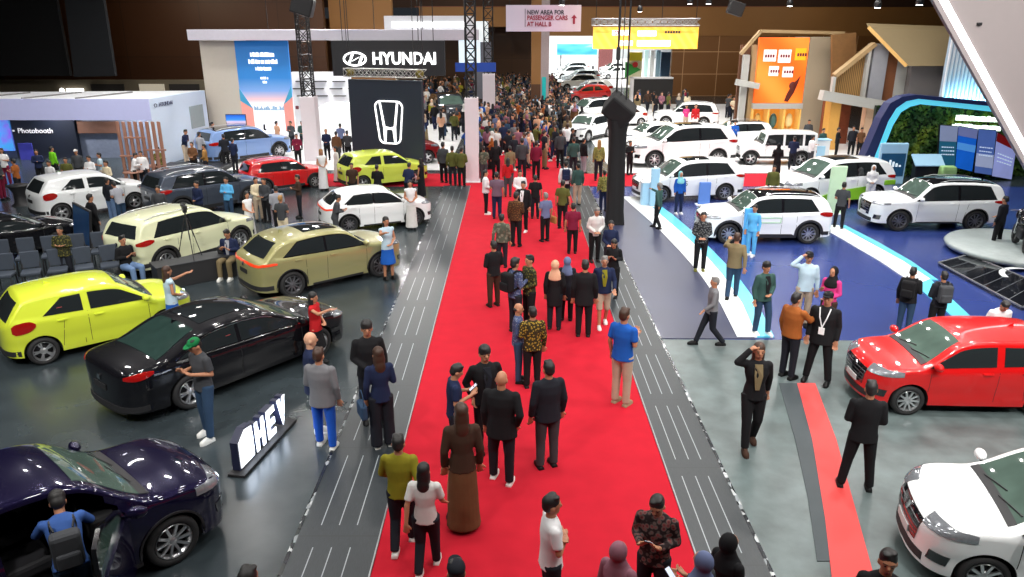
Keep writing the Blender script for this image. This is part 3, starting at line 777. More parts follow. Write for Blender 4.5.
def deckmat(name, xs, per, seg_, y0):
    def b(nt):
        tc = nt.nodes.new('ShaderNodeTexCoord'); sp = nt.nodes.new('ShaderNodeSeparateXYZ'); nt.links.new(tc.outputs['Object'], sp.inputs[0])
        def M(op, a, b_=None, c=None):
            n = nt.nodes.new('ShaderNodeMath'); n.operation = op
            for i, v in enumerate((a, b_, c)):
                if v is None: continue
                if isinstance(v, (int, float)): n.inputs[i].default_value = v
                else: nt.links.new(v, n.inputs[i])
            return n.outputs[0]
        yy = M('FRACT', M('DIVIDE', M('SUBTRACT', sp.outputs['Y'], y0), per)); on = M('LESS_THAN', yy, seg_/per)
        tot = None
        for x in xs:
            l = M('LESS_THAN', M('ABSOLUTE', M('SUBTRACT', sp.outputs['X'], x)), .007)
            tot = l if tot is None else M('MAXIMUM', tot, l)
        jn = M('LESS_THAN', M('ABSOLUTE', M('SUBTRACT', yy, (seg_+(per-seg_)/2)/per)), .004)
        line = M('MULTIPLY', tot, on)
        n = nt.nodes.new('ShaderNodeTexNoise'); n.inputs['Scale'].default_value = 30; nt.links.new(texco(nt, scale=(6, .3, 1)), n.inputs['Vector'])
        base = ramp(nt, n.outputs['Fac'], [(.3, hexc(34, 40, 44)), (.7, hexc(46, 52, 56))])
        mx = nt.nodes.new('ShaderNodeMix'); mx.data_type = 'RGBA'; nt.links.new(line, mx.inputs['Factor']); nt.links.new(base, mx.inputs['A']); mx.inputs['B'].default_value = hexc(150, 158, 162)+(1,)
        m2 = nt.nodes.new('ShaderNodeMix'); m2.data_type = 'RGBA'; nt.links.new(jn, m2.inputs['Factor']); nt.links.new(mx.outputs['Result'], m2.inputs['A']); m2.inputs['B'].default_value = hexc(34, 38, 40)+(1,)
        return m2.outputs['Result']
    return ramp_mat(name, b, .40)
DECK_L = deckmat('deck_west', (-2.55, -2.31, -2.07), 2.2, 1.74, 8.57)
DECK_R = deckmat('deck_east', (2.52, 2.72, 2.91), 2.2, 1.74, 8.0)
def chips(nt):
    v = nt.nodes.new('ShaderNodeTexVoronoi'); v.inputs['Scale'].default_value = 9; nt.links.new(texco(nt, scale=(2.0, 1, 1)), v.inputs['Vector'])
    return ramp(nt, v.outputs['Color'], [(.3, hexc(44, 48, 52)), (.46, hexc(150, 156, 160)), (.56, hexc(200, 204, 206)), (.66, hexc(60, 64, 66))], 'CONSTANT')
STRIP = ramp_mat('strip_worn_silver', chips, .25, metal=.5)
def slab(name, poly, z0, z1, m, kind='structure'):
    o = MB().prism([(p[0], p[1]) for p in poly], z0, z1).build(name, m); o['kind'] = kind; return o
slab('floor', [(-48, -4), (48, -4), (48, 165), (-48, 165)], -.3, 0, F_GREY)
G = lambda x, y: g(x, y)
slab('floor_east', [(3.20, -2), (26, -2), (26, 15.0), (3.20, 15.0)], 0, .006, F_BRIGHT)
slab('floor_violet', [(3.20, 15.0), (5.2, 15.0), (5.3, 19), (5.1, 23), (4.4, 29), (3.2, 29)], 0, .022, floor_mat('floor_violet_grey', hexc(58, 62, 86), .36, var=.10, scale=.4))
slab('floor_blue', [(3.20, 15.0), (24, 14.6), (24, 31.2), (3.20, 31.2)], 0, .008, F_BLUE)
def band(name, L, R, m, z=.036):
    o = MB(); n = len(L); o.add([(p[0], p[1], z) for p in L]+[(p[0], p[1], z) for p in R]+[(p[0], p[1], .002) for p in L]+[(p[0], p[1], .002) for p in R],
        [(i, i+1, n+i+1, n+i) for i in range(n-1)]+[(i, i+1, 2*n+i+1, 2*n+i) for i in range(n-1)]+[(n+i, n+i+1, 3*n+i+1, 3*n+i) for i in range(n-1)]+[(0, n, 3*n, 2*n), (n-1, 2*n-1, 4*n-1, 3*n-1)])
    o = o.build(name, m); return struct(o)
BW = mat('band_white', hexc(232, 236, 238), .3, var=.03); BC = mat('band_cyan', hexc(96, 196, 222), .25, var=.05)
cl = [g(622, 197), g(640, 213), g(660, 231), g(680, 252), g(700, 275), g(720, 304), g(737, 338)]
cr = [g(640, 198), g(658, 213), g(681, 233), g(702, 252), g(722, 275), g(742, 304), g(757, 338)]
ce = [g(650, 199), g(672, 215), g(697, 236), g(716, 255), g(738, 278), g(757, 304), g(774, 338)]
band('trim_1', cl, cr, BW); band('trim_2', cr, ce, BC)
band('trim_3', [g(818, 226), g(880, 262), g(915, 286)], [g(838, 226), g(903, 262), g(930, 280)], BW)
band('trim_4', [g(915, 286), g(955, 320)], [g(930, 280), g(973, 320)], BC)
band('trim_5', [g(838, 226), g(870, 243), g(903, 262), g(930, 280)], [g(845, 226), g(878, 243), g(911, 262), g(938, 281)], BC, .034)
RS = floor_mat('floor_red_inlay', hexc(206, 62, 60), .6, var=.06)
band('trim_6', [g(797, 384), g(812, 440), g(825, 520), g(834, 600)], [g(815, 384), g(836, 440), g(858, 520), g(880, 600)], RS, .022)
band('trim_7', [g(779, 384), g(795, 440), g(808, 500), g(817, 562)], [g(797, 384), g(812, 440), g(825, 500), g(831, 562)], mat('inlay_charcoal', hexc(58, 66, 70), .6), .018)
band('trim_8', [g(560, 577), g(560, 577)], [g(561, 577), g(561, 577)], RS, .005) if 0 else None
tag(slab('carpet', [(-1.72, -1), (2.31, -1), (2.31, 55.3), (-1.72, 55.3)], 0, .018, F_RED, 'thing'), 'long bright red carpet running down the central aisle', 'carpet')
bpy.data.objects['carpet'].pop('kind', None) if hasattr(bpy.data.objects['carpet'], 'pop') else None
co = bpy.data.objects['carpet']
if 'kind' in co: del co['kind']
for (x0, x1, lab) in ((-9, -1.72, 'red side carpet crossing behind the olive-shirted group'), (2.31, 14.2, 'red side carpet crossing behind the white cars on the blue floor')):
    o = MB().box(x0, 31.3, 0, x1, 34.1, .016).build('carpet', F_RED); tag(o, lab, 'carpet')
o = MB().box(-2.80, -2, 0, -1.72, 31.3, .03).build('floor_deck_west', DECK_L); struct(o)
o = MB().box(2.31, -2, 0, 3.16, 31.3, .03).build('floor_deck_east', DECK_R); struct(o)
EDGE = mat('metal_edging', (.35, .35, .36), .4, .8)
for i, x in enumerate((-1.735, 2.325)):
    struct(MB().box(x-.009, -2, 0, x+.009, 31.3, .036).build('trim_%d' % (10+i), EDGE))
struct(MB().box(-2.85, -2, 0, -2.80, 31.3, .034).build('trim_12', STRIP)); struct(MB().box(3.15, -2, 0, 3.20, 31.3, .034).build('trim_13', STRIP))
slab('floor_display_east', [(4.6, 34.3), (22, 34.3), (22, 66), (4.6, 66)], 0, .02, F_WHITE)
slab('floor_display_west', [(-16.0, 35.0), (-3.0, 35.0), (-3.0, 60), (-16.0, 60)], 0, .02, F_WHITE)
slab('floor_hall_b', [(3.4, 84), (40, 84), (40, 160), (3.4, 160)], 0, .02, F_WHITE)

# ------------------------------------------------------------------ walls of the hall
def woodwall(name, c0, c1, sx, sy, line=.02):
    def b(nt):
        v = texco(nt, scale=(1, 1, 1)); br = nt.nodes.new('ShaderNodeTexBrick'); br.offset = 0
        mp = nt.nodes.new('ShaderNodeMapping'); mp.inputs['Rotation'].default_value = (math.pi/2, 0, 0); nt.links.new(v, mp.inputs['Vector'])
        nt.links.new(mp.outputs['Vector'], br.inputs['Vector']); br.inputs['Scale'].default_value = 1.0; br.inputs['Brick Width'].default_value = sx; br.inputs['Row Height'].default_value = sy
        br.inputs['Mortar Size'].default_value = line; br.inputs['Color1'].default_value = c0+(1,); br.inputs['Color2'].default_value = tuple(x*.9 for x in c0)+(1,); br.inputs['Mortar'].default_value = c1+(1,)
        return br.outputs['Color']
    return ramp_mat(name, b, .5)
W_WOOD = woodwall('wall_wood_panel', hexc(124, 82, 40), hexc(190, 150, 110), 3.2, 2.0, .035)
W_BROWN = woodwall('wall_brown_panel', hexc(84, 52, 24), hexc(60, 36, 16), 5, 3, .02)
W_TAN = mat('wall_tan', hexc(140, 98, 50), .6, var=.08, scale=.4)
W_DARK = mat('wall_dark', hexc(58, 34, 24), .7, var=.15, scale=.4)
def wall(name, x0, x1, y0, y1, z0, z1, m): return struct(MB().box(x0, y0, z0, x1, y1, z1).build(name, m))
wall('wall_back', 14.9, 48, 74, 74.6, 0, 6.6, W_WOOD)
wall('wall_back_west', -48, 3.2, 84, 84.6, 0, 7.0, W_BROWN)
wall('wall_back_lintel', 3.2, 48, 73.9, 74.8, 5.4, 7.9, W_TAN)
wall('wall_back_lintel_west', -8.5, 3.2, 73.9, 74.8, 6.2, 7.9, W_TAN)
wall('wall_back_upper', -48, 48, 76, 76.6, 7.9, 14, W_DARK)
wall('wall_back_northwest', -40, -14.5, 62, 62.6, 0, 14, woodwall('wall_brown_dim', hexc(70, 40, 18), hexc(52, 30, 14), 6, 4, .03))
wall('wall_back_mid', -14.5, -9.5, 64, 64.6, 0, 14, W_TAN)
wall('wall_left', -48, -47.5, -4, 165, 0, 14, W_DARK); wall('wall_right', 47.5, 48, -4, 165, 0, 14, W_DARK)
wall('wall_front', -48, 48, -4.5, -4, 0, 14, W_DARK)
wall('wall_hall_b', 3, 48, 160, 160.5, 0, 14, mat('wall_pale', hexc(214, 222, 226), .6))
wall('wall_hall_b_side', 2.6, 3.4, 84.6, 160, 0, 14, mat('wall_pale', hexc(214, 222, 226), .6))
wall('ceiling', -48, 48, -4, 165, 14, 14.3, mat('ceiling_black', (.012, .012, .013), .8))
# balcony front with its dark opening and rail
bl = MB().box(-9, 75, 7.9, 26, 75.2, 8.0).build('trim_20', mat('balcony_rail', hexc(120, 60, 30), .5)); struct(bl)

# ------------------------------------------------------------------ trusses
M_TR = mat('truss_black', (.018, .018, .02), .45, .4); M_TRS = mat('truss_silver', (.5, .5, .5), .35, .8)
def truss(name, a, b, wd, m, step=None, r=.025):
    a, b = Vector(a), Vector(b); d = (b-a); L = d.length; d.normalize()
    s1 = d.cross(Vector((0, 1, 0))) if abs(d.y) < .9 else Vector((1, 0, 0)); s1.normalize(); s2 = s1.cross(d).normalized()
    mb = MB(); C = [a + s1*i*wd/2 + s2*j*wd/2 for i, j in ((-1, -1), (1, -1), (1, 1), (-1, 1))]
    for c in C: mb.tube(c, c+d*L, r, n=6)
    n = max(1, round(L/(step or wd*1.1)))
    for k in range(n):
        t0, t1 = L*k/n, L*(k+1)/n
        for q in range(4):
            p, p2 = C[q], C[(q+1) % 4]
            mb.tube(p+d*t0, p2+d*t1, r*.6, n=4); mb.tube(p2+d*t0, p+d*t1, r*.6, n=4); mb.tube(p+d*t0, p2+d*t0, r*.6, n=4)
    return mb.build(name, m)
WHITE = mat('panel_white', hexc(226, 228, 232), .5, var=.03)
WCOL = mat('column_white', hexc(222, 214, 220), .5, var=.03)
def clad_tower(pxl, pxr, pyb, pyt, label, h=13.9):
    Yb = gy(pyb); c = g((pxl+pxr)/2, pyb); wd = g(pxr, pyb).x - g(pxl, pyb).x; zt = zat(pyt, Yb)
    r = empty('lighting_tower', (c.x, Yb+wd/2, 0))
    MB().bbox(-wd/2, -wd/2, 0, wd/2, wd/2, zt, .02).build('cladding', WCOL, r)
    MB().bbox(-wd/2-.06, -wd/2-.06, 0, wd/2+.06, wd/2+.06, .08, .02).build('base_plate', WHITE, r)
    t = truss('truss', (0, 0, zt-.3), (0, 0, h), wd*.72, M_TR, r=.035); t.parent = r
    tag(r, label, 'lighting tower'); return r
clad_tower(305, 319.5, 163, 97, 'black truss tower with white base beside the blue poster tower')
clad_tower(466, 479, 183, 98, 'black truss tower with white base at the red carpet edge')
r = clad_tower(483, 495, 121, 74, 'slim truss tower with white base standing in the far crowd')
# grey fabric tower banner beside it
c = at(488, 100, 57)
r = empty('hanging_banner', (c.x-.3, 57.6, 0)); MB().box(-.75, -.05, 1.2, .55, .05, 5.2).build('fabric', mat('banner_grey', hexc(110, 112, 122), .7), r)
MB().box(-.65, -.09, 5.2, .35, .0, 6.6).build('lit_panel', mat('banner_lit', hexc(220, 232, 236), .5, emit=.8, var=.5, scale=3), r)
MB().tube((0, 0, 6.6), (0, 0, 14), .03).build('cable', M_TR, r); tag(r, 'tall grey banner with lit top hanging beside the slim white-based tower', 'banner')
# building column with cream and grey faces and a teal strip
c = at(540, 100, 55)
r = empty('column', (c.x, 56, 0)); MB().box(-.62, -.6, 2.4, .05, .5, 9).build('tan_face', W_TAN, r); MB().box(-.62, -.6, 0, .05, .5, 2.4).build('brown_base', W_BROWN, r)
MB().box(.05, -.6, 0, .62, .5, 9).build('grey_face', mat('column_stone', hexc(160, 146, 146), .7, var=.15, scale=12), r)
MB().box(.15, -.66, 0, .42, -.6, 2.9).build('teal_strip', mat('teal_lit', hexc(0, 150, 150), .4, emit=.5), r); tag(r, 'tan and grey building column with a teal strip above the crowd', 'column')

# ------------------------------------------------------------------ black draped tower by the aisle
DR = mat('drape_black', (.005, .005, .006), .85, var=.2, scale=8)
c = g(615, 226)
r = empty('draped_tower', (c.x, c.y+.3, 0))
mb = MB(); R_ = []
for z, k in ((0, 1.12), (.5, .98), (1.4, 1.0), (2.4, .96), (3.1, 1.0), (3.45, 1.25)):
    ring = []
    for i in range(28):
        a = 2*math.pi*i/28; q = .27*k/max(abs(math.cos(a)), abs(math.sin(a)), .78)*(1+.05*math.sin(7*a+z)); ring.append((q*math.cos(a), q*math.sin(a), z))
    R_.append(ring)
mb.rings(R_, smooth=True); mb.build('drape', DR, r)
M = Matrix.Translation((0, 0, 3.78)) @ Matrix.Rotation(math.radians(38), 4, 'Y') @ Matrix.Rotation(math.radians(20), 4, 'X')
MB().bbox(-.46, -.42, -.34, .46, .42, .36, .08, M=M).build('wrapped_head', DR, r)
mb = MB(); mb.tube((-.10, 0, 3.9), (-.10, 0, 14), .035, n=6); mb.tube((.22, 0, 3.9), (.22, 0, 14), .03, n=6); mb.tube((.05, 0, 3.9), (.05, 0, 14), .015, n=6); mb.build('hoist_chain', M_TR, r)
mb = MB(); mb.bbox(-.16, -.08, 5.3, -.04, .08, 5.7, .03); mb.build('chain_motor', M_TR, r)
tag(r, 'black draped tower with a tilted wrapped head and hoist chains', 'tower')

# ------------------------------------------------------------------ west stand: white building with photo booth
BOX = mat('stand_lilac_white', hexc(178, 182, 222), .5, var=.03)
NAVY = mat('panel_navy', hexc(18, 26, 44), .6)
LITW = mat('sign_lit_white', (1, 1, 1), .5, emit=3.0, var=0)
A0, A1 = (-16.75, 36.0), (-16.1, 41.0)
r = empty('exhibition_stand', (A0[0], A0[1], 0))
def rel(p): return (p[0]-A0[0], p[1]-A0[1])
zt = 3.12
a1 = rel(A1)
mb = MB(); mb.prism([(0, 0), a1, (a1[0]-.25, a1[1]), (-.25, 0)], 0, zt); mb.build('side_wall', mat('stand_wall_white', hexc(206, 220, 238), .5, var=.02), r)
mb = MB(); mb.box(-22, -.05, 2.17, -.02, .18, zt); mb.build('fascia_beam', BOX, r)
mb = MB(); mb.prism([(-22, .18), (-.25, .18), (a1[0]-.25, a1[1]), (-22, 2.9)], zt-.14, zt-.01); mb.build('roof_panel', WHITE, r)
mb = MB()
for k in range(8): mb.bar((-21+2.5*k, .2, zt+.02), (-20+2.5*k, 2.6+.15*k, zt+.02), .07, .06)
mb.build('roof_batten', mat('batten_grey', hexc(120, 118, 118), .6), r)  # grey bars stand in for striped shadows on the white roof
mb = MB(); mb.box(-22, 2.55, 0, -.3, 2.75, 2.9); bw = mb.build('back_wall', mat('stand_concrete', hexc(118, 128, 150), .8, var=.25, scale=8), r)
w_ = at(12, 120, 38.4).x-A0[0]; w1 = at(75, 120, 38.4).x-A0[0]
mb = MB(); mb.box(w_, 2.25, 0, w1, 2.5, 2.75); mb.build('photobooth_wall', NAVY, r)
p = at(35, 131, 38.2)
text('lettering', 'Photobooth', .36, mat('letter_white', hexc(225, 225, 230), .5, emit=.5, var=0), (p.x-A0[0], 2.22, p.z), parent=r, depth=.03)
MB().box(p.x-A0[0]-1.12, 2.20, p.z-.03, p.x-A0[0]-1.04, 2.24, p.z+.05).build('bullet_mark', MATS['letter_white'], r)
w2 = at(120, 140, 38.4).x-A0[0]
MB().box(w1+.05, 2.35, 1.25, w2, 2.53, 1.82).build('wood_band', mat('wood_brown_band', hexc(118, 84, 70), .6, var=.2, scale=5), r)
sc_x = at(3, 125, 38.4).x-A0[0]
MB().box(sc_x-2.2, 2.2, .4, w_-.1, 2.35, 2.6).build('aurora_screen', ramp_mat('aurora_screen', lambda nt: (lambda n: ramp(nt, n, [(0, hexc(40, 170, 170)), (.4, hexc(70, 150, 230)), (.7, hexc(130, 90, 220)), (1, hexc(60, 200, 190))]))((lambda t: (nt.links.new(texco(nt, scale=(.4, 1, .5)), t.inputs['Vector']), t.outputs['Fac'])[1])(nt.nodes.new('ShaderNodeTexNoise'))), .4, emit=.7), r)
p = at(27.5, 153, 38); MB().bbox(p.x-A0[0]-.35, 1.9, p.z-.5, p.x-A0[0]+.35, 1.97, p.z+.5, .02).build('display_panel', mat('screen_violet', hexc(50, 52, 130), .3, emit=.5, var=.5, scale=3), r)
# small name sign and window on the side wall
ang = math.atan2(a1[1], a1[0])
t = 1.0/6.6
text('lettering', 'HYUNDAI', .26, mat('letter_grey', hexc(80, 84, 110), .6, var=0), (a1[0]*.25+.03, a1[1]*.25, 2.80), rz=ang, parent=r, depth=.02)
mb = MB(); R1 = [(a1[0]*.08+.02, a1[1]*.08+.13*math.cos(t_)*1.0, 2.80+.075*math.sin(t_)) for t_ in [2*math.pi*i/16 for i in range(16)]]
for a_, b_ in zip(R1, R1[1:]+R1[:1]): mb.tube(a_, b_, .014, n=5)
mb.build('emblem', MATS['letter_grey'], r)
M = Matrix.Rotation(ang, 4, 'Z')
MB().box(3.3, -.03, 1.35, 4.6, .0, 2.45, M=M).build('window_panel', mat('window_greyish', hexc(150, 166, 170), .25), r)
tag(r, 'long white exhibition stand with lilac fascia, dark photobooth wall and white side wall', 'exhibition stand')
# timber slat screen
p0, p1 = g(128, 186), g(163, 186)
r = empty('slat_screen', ((p0.x+p1.x)/2, p0.y+.1, 0)); TW = mat('timber_redbrown', hexc(156, 112, 94), .55, var=.25, scale=3)
for i in range(16):
    MB().bbox(-.92+.12*i, -.03 if i % 2 else .1, 0, -.85+.12*i, .04 if i % 2 else .17, 2.62, .01).build('post', TW, r)
for z, x0, x1 in ((1.95, -.62, .28), (1.2, -.9, .1), (1.45, .1, 1.05), (.5, -.9, 1.0)): MB().bbox(x0, -.05, z, x1, .0, z+.07, .01).build('rail', TW, r)
tag(r, 'red-brown timber slat screen standing before the white stand', 'screen')
# low dark plinth beneath the white wall
o = MB().box(-16.2, 34.0, 0, -13.2, 36.0, .22).build('plinth', F_BLACK); tag(o, 'low black plinth at the foot of the white stand wall', 'plinth')
# far pale booth with a lit white sign behind it
Y = 56
p = at(-30, 95, Y); q = at(206, 84, Y)
r = empty('distant_booth', (p.x, Y, 0)); MB().box(-18, 0, 0, q.x-p.x, .4, zat(80, Y)).build('booth_wall', mat('booth_beige_dim', hexc(118, 108, 88), .7, var=.12, scale=.5), r)
for k, (a_, b_) in enumerate(((92, 125), (140, 165), (170, 200))):
    u0, u1 = at(a_, 90, Y).x-p.x, at(b_, 90, Y).x-p.x; MB().box(u0, -.08, zat(92, Y), u1, .02, zat(84, Y)).build('bay_opening', [mat('opening_dark', hexc(46, 42, 38), .7), mat('lit_bay', hexc(200, 190, 170), .5, emit=.5)][k % 2], r)
s0, s1 = at(61, 90, Y).x-p.x, at(85, 90, Y).x-p.x; zc = zat(90.5, Y)
mb = MB(); mb.ell((s0+.18, -.2, zc), (.19, .06, .19), 14, 8)
for k in range(4): mb.bbox(s0+.5+.32*k, -.24, zc-.16, s0+.76+.32*k, -.14, zc+.16, .03)
mb.build('lit_sign', LITW, r); tag(r, 'dim beige booth wall with a small glowing white sign behind the stand', 'booth')

# dark hanging drapes, upper west
o = MB().box(-18.5, 0, 0, 0, .3, 10.2).build('hanging_drape', mat('drape_deep_black', (.004, .004, .005), .9)); p = at(70, 76, 50); o.location = (p.x, 50, p.z); tag(o, 'huge black drape hanging over the white stand', 'drape')
c_ = at(88, 76, 48)
mb = MB(); L0, L1 = at(74, 77, 49), at(115, 76, 49); U0, U1 = at(62, -20, 49), at(100, -20, 49)
mb.add([L0, L1, U1, U0]+[v+Vector((0, .3, 0)) for v in (L0, L1, U1, U0)], [(0, 1, 2, 3), (7, 6, 5, 4), (0, 4, 5, 1), (1, 5, 6, 2), (2, 6, 7, 3), (3, 7, 4, 0)])
o = mb.build('hanging_drape', mat('drape_slate', hexc(34, 36, 40), .9)); tag(o, 'slate grey drape panel hanging beside the black one', 'drape')

# ------------------------------------------------------------------ blue poster tower, canopy and name board
Y = 42.0
r = empty('poster_tower', (at(245, 145, Y).x, Y, 0)); ox = r.location.x
X_ = lambda px, py, yy=Y: at(px, py, yy).x-ox
zt = zat(40.6, Y)
MB().box(X_(212, 145), .05, 0, X_(245, 100), 1.2, zt).build('beige_wall', mat('wall_cream', hexc(196, 188, 176), .6, var=.03), r)
def poster(nt):
    tc = nt.nodes.new('ShaderNodeTexCoord'); sp = nt.nodes.new('ShaderNodeSeparateXYZ'); nt.links.new(tc.outputs['Generated'], sp.inputs[0])
    return ramp(nt, sp.outputs['Z'], [(0, hexc(238, 240, 244)), (.40, hexc(244, 244, 246)), (.46, hexc(226, 190, 196)), (.54, hexc(120, 160, 215)), (.66, hexc(44, 124, 196)), (1, hexc(24, 100, 168))])
MB().box(X_(241, 100), -.05, 0, X_(293, 100), .1, zt).build('poster', ramp_mat('poster_blue', poster, .5, emit=.35), r)
pk = mat('poster_pink', hexc(226, 150, 140), .5, emit=.25)
mb = MB(); x0, x1 = X_(241, 100), X_(293, 100)
mb.prism([(x0, .2), (x0+.62, .2), (x0+.62, 2.1), (x0, 2.5)], -.09, -.05, 'Y'); mb.prism([(x1-.5, .9), (x1, 1.0), (x1, 2.7), (x1-.5, 2.3)], -.09, -.05, 'Y'); mb.build('pink_field', pk, r)
mb = MB(); mb.prism([(x0, 2.5), (x0+.62, 2.1), (x0, 3.15)], -.10, -.05, 'Y'); mb.prism([(x1-.5, 2.3), (x1, 2.7), (x1, 3.3)], -.10, -.05, 'Y'); mb.build('cyan_field', mat('poster_cyan', hexc(60, 150, 190), .5, emit=.25), r)
mb = MB(); zc = 2.0
for i in range(14): mb.prism([(x0+.68+.125*i, zc), (x0+.68+.125*i+.11, zc), (x0+.68+.125*i+.11, zc+.15+.10*math.sin(i*1.7)), (x0+.68+.125*i, zc+.15+.12*math.sin(i*2.3+1))], -.08, -.05, 'Y')
mb.build('skyline_mark', mat('poster_skyline', hexc(160, 196, 226), .5), r)
lt = mat('poster_letter', (1, 1, 1), .5, emit=.8, var=0)
rl = random.Random(11)
for py, half, hz in ((54.5, .62, .11), (61.5, .75, .11), (68.5, .42, .09), (78, .2, .06), (82, .1, .06)):
    mb = MB(); x = (x0+x1)/2-half
    while x < (x0+x1)/2+half: w_ = rl.uniform(.04, .09); mb.bbox(x, -.10, zat(py, Y)-hz, x+w_, -.05, zat(py, Y)+hz*rl.uniform(.6, 1.1), .005); x += w_+rl.choice((.015, .015, .02, .06))
    mb.build('text_line', lt, r)
tag(r, 'tall cream tower with a blue and pink poster', 'poster tower')
# tv on a stand beside it
p = g(236, 140); zc = zat(119, 40)
r = empty('television', (at(236, 119, 39.5).x, 39.5, 0)); MB().bbox(-.52, -.03, zc-.30, .52, .04, zc+.30, .02).build('frame', M_PLAST if 'M_PLAST' in globals() else DR, r)
MB().box(-.49, -.045, zc-.27, .49, -.03, zc+.27).build('screen', ramp_mat('tv_sky', lambda nt: ramp(nt, (lambda t, s: (nt.links.new(t.outputs['Generated'], s.inputs[0]), s.outputs['Z'])[1])(nt.nodes.new('ShaderNodeTexCoord'), nt.nodes.new('ShaderNodeSeparateXYZ')), [(0, hexc(20, 50, 110)), (.35, hexc(190, 170, 190)), (.5, hexc(60, 130, 210)), (1, hexc(20, 70, 170))]), .3, emit=.9), r)
for s_ in (-.15, .15): MB().tube((s_, 0, 0), (s_, 0, zc-.25), .02).build('stand_leg', WHITE, r)
MB().bbox(-.4, -.2, 0, .4, .2, .04, .01).build('base', WHITE, r); tag(r, 'television with a blue sky picture on twin poles by the cream tower', 'television')
# canopy slab
zb, zt = zat(40, Y), zat(27, Y)
r = empty('canopy', (at(187, 35, Y-1).x, Y-1, zb)); x1 = at(478, 35, Y-1).x-r.location.x
MB().bbox(0, 0, 0, x1, 1.2, zt-zb-.12, .02).build('slab', mat('canopy_white', hexc(198, 194, 206), .5), r)
MB().box(x1-4.9, .8, zt-zb-.12, x1-.4, 6, zt-zb+.55).build('upper_tier', WHITE, r)
MB().box(x1-4.5, .75, zt-zb-.02, x1-.7, .8, zt-zb+.25).build('light_strip', mat('canopy_light', (1, 1, 1), .5, emit=2.2, var=0), r)
MB().box(x1-1.0, -.02, -1.1, x1+.1, .2, 0).build('lit_return', mat('return_lit', hexc(214, 232, 240), .5, emit=.6), r)
MB().box(x1-1.2, -.04, -1.55, x1+.9, .2, -1.1).build('blue_band', mat('band_deep_blue', hexc(10, 60, 150), .5, emit=.2), r)
mb = MB()
for x in (4, 9.5, 12): mb.tube((x, .6, zt-zb-.2), (x, .6, 14-zb), .02)
mb.build('hanging_cable', M_TR, r); tag(r, 'long white flat canopy over the poster tower', 'canopy')
# HYUNDAI board
Y = 40.0; z0, z1 = zat(76, Y), zat(40.5, Y); xa, xb = at(332, 60, Y).x, at(445, 60, Y).x
r = empty('name_board', ((xa+xb)/2, Y, z0)); hw = (xb-xa)/2; hh = z1-z0
MB().bbox(-hw, 0, 0, hw, .25, hh, .02).build('board', mat('board_black', (.010, .011, .014), .6), r)
LW2 = mat('letter_lit', (1, 1, 1), .5, emit=2.2, var=0)
zc = zat(59, Y)-z0; x0 = at(373, 59, Y).x-r.location.x; x1 = at(436, 59, Y).x-r.location.x
o = text('lettering', 'HYUNDAI', .86, LW2, ((x0+x1)/2, -.06, zc), parent=r, depth=.08, bold=.02)
o.scale = (1, 1, 1); bpy.context.view_layer.update(); k = (x1-x0)/max(.1, o.dimensions.x); o.scale = (k, .95, 1)
cx = at(356, 58, Y).x-r.location.x; mb = MB(); E = [(cx-.05+.55*math.cos(t), -.06, zc+.31*math.sin(t)) for t in [2*math.pi*i/36 for i in range(36)]]
for a_, b_ in zip(E, E[1:]+E[:1]): mb.tube(a_, b_, .05, n=6)
for s_ in (-1, 1): mb.prism([(cx+s_*.26-.06-.10, zc-.22), (cx+s_*.26+.06-.10, zc-.22), (cx+s_*.26+.06+.10, zc+.22), (cx+s_*.26-.06+.10, zc+.22)], -.09, -.03, 'Y')
mb.prism([(cx-.2, zc-.12), (cx+.12, zc+.04), (cx+.2, zc+.12), (cx-.12, zc-.04)], -.09, -.03, 'Y')
mb.build('emblem', LW2, r)
mb = MB()
for s_ in (-.8, .8): mb.tube((s_*hw, .1, hh), (s_*hw, .1, 14-z0), .02)
mb.build('hanging_cable', M_TR, r); tag(r, 'long black hanging board with glowing HYUNDAI letters', 'sign')
# white back walls and shelf display behind
Y = 47
r = empty('display_wall', (at(294, 105, Y).x, Y, 0)); x1 = at(352, 105, Y).x-r.location.x
MB().box(0, 0, 0, x1, .3, zat(72, Y)).build('wall_panel', WHITE, r)
mb = MB()
for i in range(4):
    for j in range(3): mb.bbox(.25+1.1*i-.2*(j % 2), -.15, 2.3+.42*j, 1.0+1.1*i-.2*(j % 2), .0, 2.36+.42*j, .01)
mb.build('shelf', mat('shelf_dark', hexc(50, 48, 50), .6), r)
mb = MB()
for i in range(16): mb.bbox(.12+.28*i, -.2, 1.55, .30+.28*i, -.05, 1.75+.12*math.sin(i*2.1), .03)
mb.build('accessories', mat('accessory_mix', hexc(110, 40, 50), .6, var=.6, scale=4), r); tag(r, 'white display wall with short dark shelves behind the poster tower', 'display wall')
# white rounded pavilion
Y = 41
r = empty('rounded_pavilion', (at(336, 150, Y).x, Y, 0)); hw = (at(356, 150, Y).x-at(317, 150, Y).x)/2; zt = zat(106, Y)
mb = MB(); pr = [(-hw, 0)]+[(-hw+.5-.5*math.cos(t), zt-.5+.5*math.sin(t)) for t in [math.pi/2*i/6 for i in range(7)]]+[(hw-.5+.5*math.sin(t), zt-.5+.5*math.cos(t)) for t in [math.pi/2*i/6 for i in range(7)]]+[(hw, 0)]
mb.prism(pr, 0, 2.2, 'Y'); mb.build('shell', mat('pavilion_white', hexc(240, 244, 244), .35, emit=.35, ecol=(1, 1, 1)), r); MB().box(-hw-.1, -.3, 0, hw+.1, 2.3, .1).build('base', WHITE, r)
tag(r, 'bright white rounded pavilion behind the chatting group', 'pavilion')

